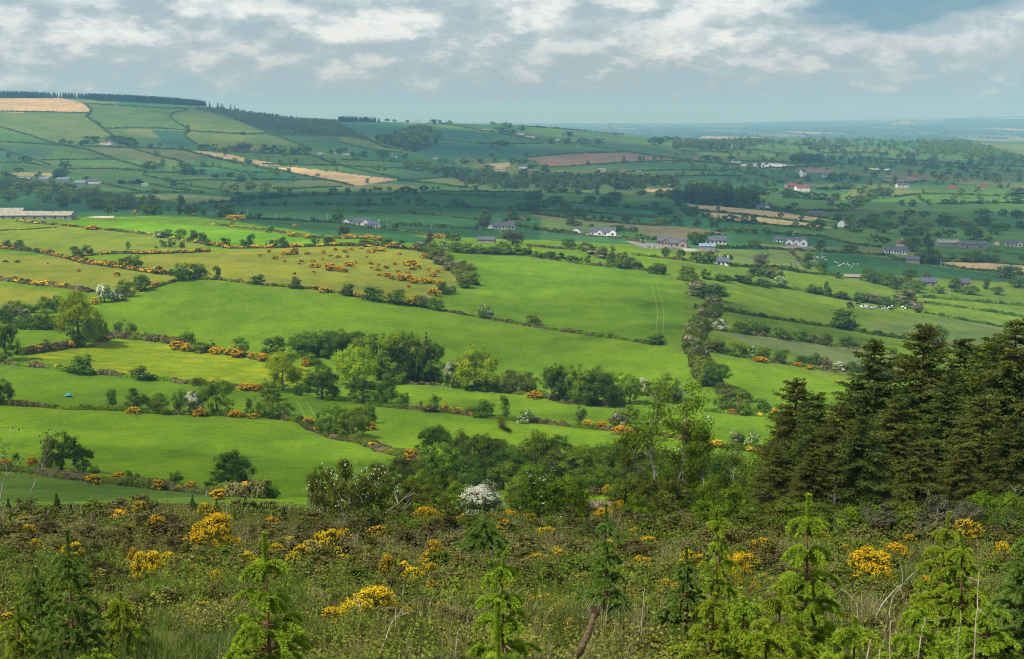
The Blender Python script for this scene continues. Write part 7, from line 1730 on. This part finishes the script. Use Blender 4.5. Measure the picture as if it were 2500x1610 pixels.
# ------------------------------------------------------------------ young bottle-brush spruces in front
def brush(lb, pts, nl, rng, dens=2300, w=.0060, core=None, tonebase=.5):
    """a shoot: needles set all round the curve pts, pointing forward"""
    pts = np.asarray(pts); seg = np.linalg.norm(np.diff(pts, axis=0), axis=1); S = np.concatenate([[0], np.cumsum(seg)]); L = S[-1]
    n = int(L * dens); t = np.concatenate([rng.uniform(0, L, n), np.full(max(10, n // 9), L)]); n = len(t)
    C_ = np.stack([np.interp(t, S, pts[:, j]) for j in range(3)], 1)
    d = np.gradient(pts, axis=0); d = unit(d); D = unit(np.stack([np.interp(t, S, d[:, j]) for j in range(3)], 1))
    rad = rng.normal(size=(n, 3)); rad = unit(rad - (rad * D).sum(1, keepdims=True) * D)
    nd = unit(D * rng.uniform(.35, .9, (n, 1)) + rad * rng.uniform(.7, 1.0, (n, 1)))
    ln = nl * rng.uniform(.7, 1.15, (n, 1)) * np.clip(.45 + 2.2 * (t / L)[:, None], 0, 1)
    sd = unit(np.cross(nd, rng.normal(size=(n, 3)))) * w
    V = np.stack([C_ - sd, C_ + sd, C_ + nd * ln], 1).reshape(-1, 3)
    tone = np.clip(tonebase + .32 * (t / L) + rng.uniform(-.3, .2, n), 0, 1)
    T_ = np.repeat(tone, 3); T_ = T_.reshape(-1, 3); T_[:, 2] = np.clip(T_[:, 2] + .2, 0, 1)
    lb.add(V, np.arange(3 * n).reshape(n, 3), 0, T_.ravel())
    if core: lb.tube(pts, np.linspace(core, core * .7, len(pts)), 6, 0, tonebase * .8)
def arc(p0, a, L, up, down, n=7, rng=None):
    """curve leaving p0 in compass direction a, rising at angle up, bending over to angle down"""
    th = np.linspace(up, down, n); st = L / (n - 1)
    P = [np.array(p0, float)]
    for q in th[1:]:
        P.append(P[-1] + st * np.array([math.cos(a) * math.cos(q), math.sin(a) * math.cos(q), math.sin(q)]))
    return np.array(P)
def young_spruce(px, ptop, Y, label, seed, spread=.33, mat='y', leader=.16, bend=0.0, whorls=5, fat=1.0, bare=0.0, hmin=None, dens=2300, lean=0.0):
    u, v = pix_dir(px, ptop); X = u * Y; Z = float(ground_z(X - lean, Y)); H = v * Y - Z
    rng = np.random.RandomState(seed); tb = MB(); lb = MB()
    n = 9; t = np.linspace(0, 1, n); top = H * (1 - leader) if leader < .5 else H - leader
    P = np.stack([rng.normal(0, .006, n).cumsum() + lean * t - lean, rng.normal(0, .006, n).cumsum(), -.06 + (top + .06) * t], 1); P[:, 0] -= P[-1, 0]; P[:, 1] -= P[-1, 1]
    tb.tube(P, np.linspace(.017, .006, n) * fat, 8, 0)
    def at(z): return np.array([np.interp(z, P[:, 2], P[:, j]) for j in range(3)])
    nl = .036 * fat
    # leader
    Lp = at(top) + np.array([[bend * q * q, 0, q * (H - top) * (1 - .25 * abs(bend) * 4 * q)] for q in np.linspace(0, 1, 7)])
    brush(lb, Lp, nl * .8, rng, dens * 1.5, core=.014 * fat, tonebase=.45)
    zs = [top - .01]
    for i in range(whorls - 1): zs.append(zs[-1] - (H - bare) * (.95 - leader) / whorls * rng.uniform(.85, 1.15))
    for wi, z in enumerate(zs):
        if z < .08: break
        k = min(1.0, (wi + .35) / (whorls - .6)) ** 1.25
        nb = 5 if wi == 0 else 6 + (wi > 1)
        a0 = rng.uniform(0, 6.28)
        for i in range(nb):
            a = a0 + i / nb * 6.28 + rng.uniform(-.3, .3); p0 = at(z + rng.uniform(-.03, .02))
            wood = spread * k * rng.uniform(.55, 1.0) if wi else 0.0
            if wood > .05:
                B = arc(p0, a, wood, R(rng.uniform(5, 30)), R(rng.uniform(-20, 5)), 6)
                tb.tube(B, np.linspace(.006, .0028, 6) * fat, 5, 0)
            else: B = np.array([p0, p0])
            # end shoot and side shoots
            brush(lb, arc(B[-1], a, rng.uniform(.13, .185) * fat, R(rng.uniform(15, 45)), R(rng.uniform(-70, -35))), nl, rng, dens, core=.0115 * fat)
            ns = int(wood / .054)
            for j in range(ns):
                f = rng.uniform(.25, 1.0); q = B[0] + (B[-1] - B[0]) * f; sg = 1 if j % 2 else -1
                brush(lb, arc(q, a + sg * rng.uniform(.5, 1.2), rng.uniform(.09, .145) * fat, R(rng.uniform(10, 50)), R(rng.uniform(-85, -40))), nl, rng, dens, core=.0105 * fat, tonebase=.42)
        if wi < len(zs) - 1:
            for i in range(5):                # short shoots between the whorls
                p0 = at(z - rng.uniform(.03, .09)); a = rng.uniform(0, 6.28)
                brush(lb, arc(p0, a, rng.uniform(.07, .12) * fat, R(rng.uniform(20, 50)), R(rng.uniform(-80, -40))), nl * .9, rng, dens, core=.010 * fat, tonebase=.4)
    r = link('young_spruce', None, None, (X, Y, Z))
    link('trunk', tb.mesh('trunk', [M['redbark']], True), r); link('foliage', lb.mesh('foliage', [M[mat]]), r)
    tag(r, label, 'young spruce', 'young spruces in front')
YS = [
    (164, 1298, 12.0, 'young spruce with upright leader near the left corner', 1, dict(spread=.30, mat='q', leader=.17, whorls=5)),
    (645, 1305, 10.5, 'broad bright young spruce with thick leader, left of centre', 2, dict(spread=.36, mat='y', leader=.16, whorls=5, fat=1.15)),
    (1226, 1338, 11.3, 'young spruce with hooked leader at centre', 3, dict(spread=.26, leader=.14, bend=.05, whorls=5, mat='y', fat=1.05)),
    (1215, 1472, 8.4, 'thick close leader of a young spruce at bottom centre', 4, dict(spread=.34, leader=.30, whorls=3, mat='y', fat=1.05)),
    (1480, 1234, 16.0, 'thin dark young spruce right of centre with long needle spike', 5, dict(spread=.26, leader=.15, whorls=6, mat='q', fat=.95)),
    (1758, 1246, 14.6, 'young spruce with tufted round head on bare stem', 6, dict(spread=.24, leader=.09, whorls=6, mat='y')),
    (1975, 1212, 11.8, 'boldest tall young spruce with arching arms at right', 7, dict(spread=.36, leader=.13, whorls=6, mat='y', fat=1.25)),
    (2314, 1252, 14.2, 'left one of the twin young spruces near the right edge', 8, dict(spread=.44, leader=.13, bend=.02, whorls=7, mat='y')),
    (2351, 1297, 13.2, 'right one of the twin young spruces near the right edge', 9, dict(spread=.42, leader=.15, bend=-.03, whorls=6, mat='y')),
    (2525, 1290, 11.0, 'dark green young spruce cut by the right edge', 10, dict(spread=.46, leader=.1, whorls=7, mat='q', fat=1.1)),
    (1906, 1438, 10.6, 'low young spruce left of the boldest one', 11, dict(spread=.32, leader=.08, whorls=4, mat='y')),
    (1676, 1338, 14.8, 'bluish young spruce spike left of the tufted one', 12, dict(spread=.30, leader=.16, whorls=5, mat='q')),
    (1745, 1452, 10.8, 'bushy bright young spruce under the tufted one', 13, dict(spread=.40, leader=.08, whorls=4, mat='y')),
    (1815, 1460, 11.2, 'second bushy bright young spruce under the tufted one', 14, dict(spread=.38, leader=.07, whorls=4, mat='y')),
    (1870, 1535, 8.6, 'yellow tinged spreading young spruce at the bottom right', 15, dict(spread=.42, leader=.06, whorls=3, mat='z', fat=1.1)),
    (2088, 1510, 10.0, 'low spreading young spruce right of the boldest one', 16, dict(spread=.40, leader=.10, whorls=3, mat='y', fat=1.2)),
    (293, 1450, 13.0, 'small young spruce right of the left corner one', 17, dict(spread=.20, leader=.14, whorls=4, mat='y')),
    (88, 1388, 15.5, 'thin young spruce at left of the left corner one', 18, dict(spread=.17, leader=.14, whorls=5, mat='q')),
    (42, 1476, 12.0, 'little young spruce at the left edge', 19, dict(spread=.13, leader=.2, whorls=3, mat='y')),
    (2250, 1490, 11.4, 'wide bushy young spruce below the twin spruces, left', 20, dict(spread=.44, leader=.06, whorls=4, mat='y')),
    (2415, 1480, 10.8, 'wide bushy young spruce below the twin spruces, right', 21, dict(spread=.46, leader=.06, whorls=4, mat='y')),
    (1183, 1262, 30.0, 'small dark lopsided young spruce in mid scrub', 22, dict(spread=.6, leader=.1, whorls=5, mat='q', fat=2.0, dens=700)),
    (232, 1590, 8.8, 'low spruce tip poking in at bottom left', 23, dict(spread=.28, leader=.08, whorls=2, mat='y')),
]
for px_, pt_, Y_, lab_, sd_, kw_ in YS:
    young_spruce(px_, pt_, Y_, lab_, sd_, **kw_)

# ------------------------------------------------------------------ scrub floor of the clearing
rng = np.random.RandomState(77)
def scatter(n, y0, y1, um=.64, fn=None):
    n = int(n * 1.36)
    Y = np.exp(rng.uniform(math.log(y0), math.log(y1), n)); U = rng.uniform(-um, um, n); X = U * (Y + 1.5)
    q = ~((U < .03) & (Y > 64)); X, Y, U = X[q], Y[q], U[q]
    if fn is not None:
        k = fn(X, Y, U); X, Y = X[k], Y[k]
    return X, Y
def patch(X, Y, sc, ph):
    return .5 + .25 * np.sin(X * sc + ph + 1.3 * np.sin(Y * sc * .7)) + .25 * np.sin(Y * sc * 1.2 + 2.1 * ph + np.sin(X * sc * .6))
def mounds(name, label, X, Y, rad, hgt, per, mats, leafk, aspect=.6, up=.35, stuff=True):
    n = len(X); k = np.repeat(np.arange(n), per); m = len(k)
    d = rng.normal(size=(m, 3)); d[:, 2] = np.abs(d[:, 2]); d = unit(d)
    rr = rng.uniform(.5, 1.06, (m, 1)) * (1 + .18 * np.sin(d[:, :1] * 7 + k[:, None]) )
    r_ = rad[k]; h_ = hgt[k]
    xx = X[k] + d[:, 0] * r_ * rr[:, 0]; yy = Y[k] + d[:, 1] * r_ * rr[:, 0]
    P = np.stack([xx, yy, ground_z(xx, yy) + d[:, 2] * h_ * rr[:, 0]], 1)
    s = np.maximum(leafk, 1.05 * Y[k] / 1422) * rng.uniform(.65, 1.4, m)
    mt = rng.uniform(0, 1, n)
    tone = np.clip(.8 * mt[k] + rng.uniform(-.1, .35, m) + .12 * (d[:, 2] - .5), 0, 1)
    sel = rng.randint(0, len(mats), n)
    mb = MB()
    for i in range(len(mats)):
        q = sel[k] == i
        mb.leaves(P[q], d[q] * .7 + (0, 0, up) + rng.normal(0, .45, (q.sum(), 3)), s[q], aspect, i, tone[q], rng)
    o = kind(link(name, mb.mesh(name, [M[a] for a in mats])), 'stuff'); o['label'] = label
    return o
def thick(name, label, n, y0, y1, mats, size, hr, seed, fn=None):
    rg = np.random.RandomState(seed); mb = MB(); X, Y = scatter(n, y0, y1, fn=fn)
    for x, y in zip(X, Y):
        w = (.22 + .0085 * y) * rg.uniform(*size); h = w * rg.uniform(*hr); hp = h / y * 1422
        b = MB(); sd = rg.randint(0, 9); lod = 1 if hp > 26 else 2
        crown_leaves('bush' if rg.uniform() < .7 else 'loose', lod, 11 * sd + lod, b, 0, frac=.55 if lod == 1 else 1.0, grow=1.1)
        a = rg.uniform(0, 6.28); V = np.concatenate(b.V); ca, sa = math.cos(a), math.sin(a)
        V = np.stack([(V[:, 0] * ca - V[:, 1] * sa) * w + x, (V[:, 0] * sa + V[:, 1] * ca) * w + y, V[:, 2] * h], 1)
        V[:, 2] += float(ground_z(x, y)) - .05 * h - .25 * (V[:, 1] - y)
        mb.add(V, np.concatenate(b.F4), rg.randint(0, len(mats)), np.clip(np.concatenate(b.T) * .7 + rg.uniform(-.15, .4), 0, 1))
    o = kind(link(name, mb.mesh(name, [M[q] for q in mats])), 'stuff'); o['label'] = label
thick('scrub_undergrowth', 'low tangled bushes all over the clearing', 900, 15, 70, ['sc', 'hb', 'br', 'o', 'gf', 'sc', 'hb', 'gb', 'k'], (.7, 2.0), (.34, .72), 5)
rg = np.random.RandomState(12); ex = []
for i in range(56):
    y = math.exp(rg.uniform(math.log(17), math.log(72))); u = rg.uniform(-.36, .36)
    q = 1610 - (1610 - 1250) * (1 - 13 / y) / (1 - 13 / 75)
    w = rg.uniform(60, 150); ex.append((0, 1250 + u * 3472, q, w * .5, w * rg.uniform(.30, .55)))
gorses('half buried in the clearing scrub', 'gorse sprigs half buried in scrub', ex, 9, 79, word='gorse sprig', yellow=True, cov=.5)
X, Y = scatter(2600, 15, 80); r_ = (.16 + .010 * Y) * rng.uniform(.6, 1.5, len(X))
mounds('heath_undergrowth', 'brown olive heathy scrub over the clearing', X, Y, r_, r_ * rng.uniform(.3, .75, len(X)), 95, ['sc', 'hb', 'sc'], .016, .45)
X, Y = scatter(1000, 17, 80, fn=lambda x, y, u: patch(x, y, .22, 1.0) > .45); r_ = (.26 + .012 * Y) * rng.uniform(.6, 1.8, len(X))
mounds('bramble_undergrowth', 'dark green bramble mounds in the scrub', X, Y, r_, r_ * rng.uniform(.5, 1.0, len(X)), 170, ['br', 'd', 'o', 'm'], .022, .6)
X, Y = scatter(2300, 8.5, 20, fn=lambda x, y, u: (patch(x, y, .5, 2.0) > .22)); r_ = rng.uniform(.12, .36, len(X))
mounds('bramble_leaves', 'pale green bramble leaves along the near edge', X, Y, r_, r_ * rng.uniform(.6, 1.3, len(X)), 62, ['nr', 'br', 'nr', 'o'], .018, .72, up=.7)
X, Y = scatter(500, 10, 40, fn=lambda x, y, u: patch(x, y, .4, 4.0) > .62); r_ = rng.uniform(.12, .3, len(X))
mounds('fern_undergrowth', 'fresh green ferny growth among the scrub', X, Y, r_, r_ * rng.uniform(.8, 1.6, len(X)), 70, ['m', 'br'], .020, .35, up=.8)
def tufts(name, label, X, Y, hgt, per, mat, w=.0035):
    n = len(X); k = np.repeat(np.arange(n), per); m = len(k)
    xx = X[k] + rng.normal(0, .07, m); yy = Y[k] + rng.normal(0, .07, m); zz = ground_z(xx, yy)
    a = rng.uniform(0, 6.28, m); h = hgt[k] * rng.uniform(.5, 1.15, m); ln = h * rng.uniform(.15, .6, m)
    b = np.stack([xx, yy, zz - .02], 1); mid_ = b + np.stack([np.cos(a) * ln * .35, np.sin(a) * ln * .35, h * .65], 1); tip = b + np.stack([np.cos(a) * ln, np.sin(a) * ln, h * .95], 1)
    ww = np.maximum(w, .40 * Y[k] / 1422)[:, None]; sd = np.stack([-np.sin(a), np.cos(a), np.zeros(m)], 1) * ww
    V = np.stack([b - sd, b + sd, mid_ + sd * .8, mid_ - sd * .8, tip], 1).reshape(-1, 3); i5 = np.arange(m)[:, None] * 5
    tn = np.repeat(np.clip(rng.uniform(0, 1, n)[k] * .6 + rng.uniform(0, .4, m), 0, 1), 5)
    mb = MB(); mb.add(V, i5 + [0, 1, 2, 3], 0, tn)
    mb.F3.append(i5 + [3, 2, 4]); mb.m3.append(np.zeros(m, int))
    o = kind(link(name, mb.mesh(name, [M[mat]])), 'stuff'); o['label'] = label
X, Y = scatter(1700, 8.5, 26, fn=lambda x, y, u: patch(x, y, .45, 5.2) > .30); tufts('grass', 'long green grass tufts near the lower edge', X, Y, rng.uniform(.18, .42, len(X)), 42, 'gr')
X, Y = scatter(700, 12, 70, fn=lambda x, y, u: patch(x, y, .3, 7.0) > .55); tufts('dry_grass', 'dry straw coloured grass among the scrub', X, Y, rng.uniform(.2, .45, len(X)) * (1 + Y / 90), 26, 'dg')
# ------------------------------------------------------------------ dead stems, cut trunk
def stem(pts, rad, label, name='dry_stick', mat='deadwood', group='dry stems in the scrub', twigs=0, seed=0):
    """pts: (photo px, py, distance)"""
    W_ = []
    for px, py, Y in pts:
        u, v = pix_dir(px, py); W_.append((u * Y, Y, v * Y))
    W_ = np.array(W_); W_[0, 2] = min(W_[0, 2], float(ground_z(W_[0, 0], W_[0, 1])) - .03)
    t = np.linspace(0, 1, len(W_)); tt = np.linspace(0, 1, 10)
    P = np.stack([pchip(t, W_[:, j], tt) for j in range(3)], 1) if len(W_) > 2 else np.stack([np.interp(tt, t, W_[:, j]) for j in range(3)], 1)
    rg = np.random.RandomState(seed); P[1:-1] += rg.normal(0, rad * .6, (8, 3))
    mb = MB(); mb.tube(P, np.linspace(rad, rad * .45, 10), 7)
    for i in range(twigs):
        k = rg.randint(3, 9); d = unit(rg.normal(size=3) + (0, 0, .6)) * rad * rg.uniform(14, 34)
        mb.tube([P[k], P[k] + d * .5 + rg.normal(0, rad, 3), P[k] + d], [rad * .5, rad * .35, rad * .15], 5)
    tag(link(name, mb.mesh(name, [M[mat]], True)), label, 'dead stem', group)
for i, a in enumerate([
    (((2093, 1612, 11.0), (2140, 1500, 11.2), (2185, 1440, 11.4), (2240, 1392, 11.6)), .012, 'longest straw coloured stem leaning right below the twin spruces', 2),
    (((2178, 1606, 11.2), (2172, 1520, 11.3), (2180, 1460, 11.5), (2206, 1425, 11.6)), .008, 'thin curved dry stem left of the longest straw stem', 3),
    (((2370, 1612, 10.2), (2385, 1500, 10.3), (2390, 1398, 10.4)), .011, 'upright pale stem in front of the twin spruces', 2), (((2230, 1612, 10.0), (2250, 1545, 10.1), (2260, 1508, 10.2)), .009, 'short pale stem below the twin spruces', 1),
    (((2336, 1600, 10.6), (2342, 1540, 10.6), (2346, 1490, 10.7)), .006, 'short brown stem between the twin spruces', 1), (((1563, 1535, 14.0), (1571, 1470, 14.2), (1574, 1438, 14.3)), .009, 'straight pale stick right of the thin dark spruce', 0),
    (((457, 1532, 18.0), (447, 1480, 18.3), (425, 1445, 18.6), (393, 1430, 19.0)), .013, 'bent dry stem arching left beneath the left gorse', 1), (((925, 1560, 13.5), (960, 1515, 13.8), (985, 1486, 14.2), (1035, 1452, 14.8)), .011, 'dead branch slanting out of the biggest bright gorse', 4),
    (((875, 1540, 14.8), (880, 1490, 14.9), (868, 1450, 15.1)), .009, 'pale twig standing in the biggest bright gorse, left', 4), (((965, 1530, 14.2), (967, 1490, 14.3), (968, 1478, 14.3)), .007, 'pale twig standing in the biggest bright gorse, right', 2),
    (((1105, 1572, 12.4), (1118, 1545, 12.5), (1124, 1532, 12.6)), .008, 'short broken stick left of the hooked spruce', 0), (((1225, 1572, 10.4), (1235, 1580, 10.2), (1245, 1586, 10.0)), .010, 'broken stick lying by the thick close leader', 0),
    (((240, 1354, 34.0), (246, 1328, 34.6), (247, 1318, 35.0)), .018, 'white stick standing in the left scrub', 1), (((83, 1382, 26.0), (96, 1362, 26.4), (104, 1352, 26.8)), .014, 'pale leaning stick at the left edge of scrub', 1),
    (((560, 1338, 32.0), (590, 1316, 33.0), (600, 1308, 33.4)), .015, 'pale twig right of the largest gorse', 1), (((895, 1300, 50.0), (940, 1255, 53.0), (985, 1220, 56.0), (1015, 1200, 58.0)), .055, 'arching dead grey branch at the thicket edge, upper', 5),
    (((905, 1308, 48.0), (935, 1275, 50.0), (965, 1252, 52.0), (1000, 1238, 54.0)), .045, 'arching dead grey branch at the thicket edge, lower', 5), (((2010, 1425, 17.5), (2055, 1440, 17.0), (2085, 1465, 16.5), (2105, 1500, 16.0)), .009, 'thin arching bramble cane right of the boldest spruce', 1),
    (((2055, 1560, 12.0), (2085, 1520, 12.3), (2108, 1500, 12.6)), .010, 'pale broken stick right of the boldest spruce', 1), (((2140, 1612, 10.6), (2150, 1580, 10.7), (2160, 1560, 10.8)), .007, 'short dry stalk at the lower right', 1)]):
    stem(a[0], a[1] * .62, a[2], twigs=a[3], seed=i)
W_ = []
for px, py, Y in [(1400, 1625, 8.0), (1425, 1570, 8.15), (1440, 1535, 8.25), (1452, 1496, 8.35)]:
    u, v = pix_dir(px, py); W_.append((u * Y, Y, v * Y))
W_[0] = (W_[0][0] - .25, W_[0][1], W_[0][2] - .7)
r = link('cut_trunk', None, None, W_[0]); Q = np.array(W_) - np.array(W_[0])
b = MB(); b.tube(np.stack([pchip(np.linspace(0, 1, 4), Q[:, j], np.linspace(0, 1, 30)) for j in range(3)], 1), np.linspace(.025, .016, 30) * (1 + .09 * np.sin(np.arange(30) * 1.7) + .05 * np.sin(np.arange(30) * 4.1)), 12); link('trunk', b.mesh('trunk', [M['log']], True), r)
b = MB(); rg = np.random.RandomState(9)
for i in range(70):
    a = rg.uniform(0, 6.28); ra = rg.uniform(.003, .021); q = Q[-1] + (math.cos(a) * ra, math.sin(a) * ra, rg.uniform(-.03, -.01)); e = q + np.array([math.cos(a) * rg.uniform(0, .02) + .006, math.sin(a) * .012, rg.uniform(.018, .052)])
    b.tube([q, (q + e) / 2, e], [.0055, .005, .002], 5)
link('splintered_end', b.mesh('splintered_end', [M['logcut']]), r)
tag(r, 'leaning broken brown trunk with splintered end, bottom centre', 'cut trunk')
# ------------------------------------------------------------------ haze: one box of even air
hz = MB()
hz.box(-16000, 16000, -60, 26000, -172, 128)
hm = bpy.data.materials.new('haze_air'); hm.use_nodes = True
ht = hm.node_tree; ht.nodes.clear()
pv = ht.nodes.new('ShaderNodeVolumePrincipled')
pv.inputs['Color'].default_value = (.30, .69, 1.0, 1)
pv.inputs['Absorption Color'].default_value = (.62, .95, 1, 1)
pv.inputs['Density'].default_value = 1.25e-4
pv.inputs['Anisotropy'].default_value = 0.0
ho = ht.nodes.new('ShaderNodeOutputMaterial')
ht.links.new(pv.outputs[0], ho.inputs['Volume'])
haze = link('haze', hz.mesh('haze', [hm]))
haze['kind'] = 'stuff'; haze['label'] = 'pale blue haze filling the valley air'
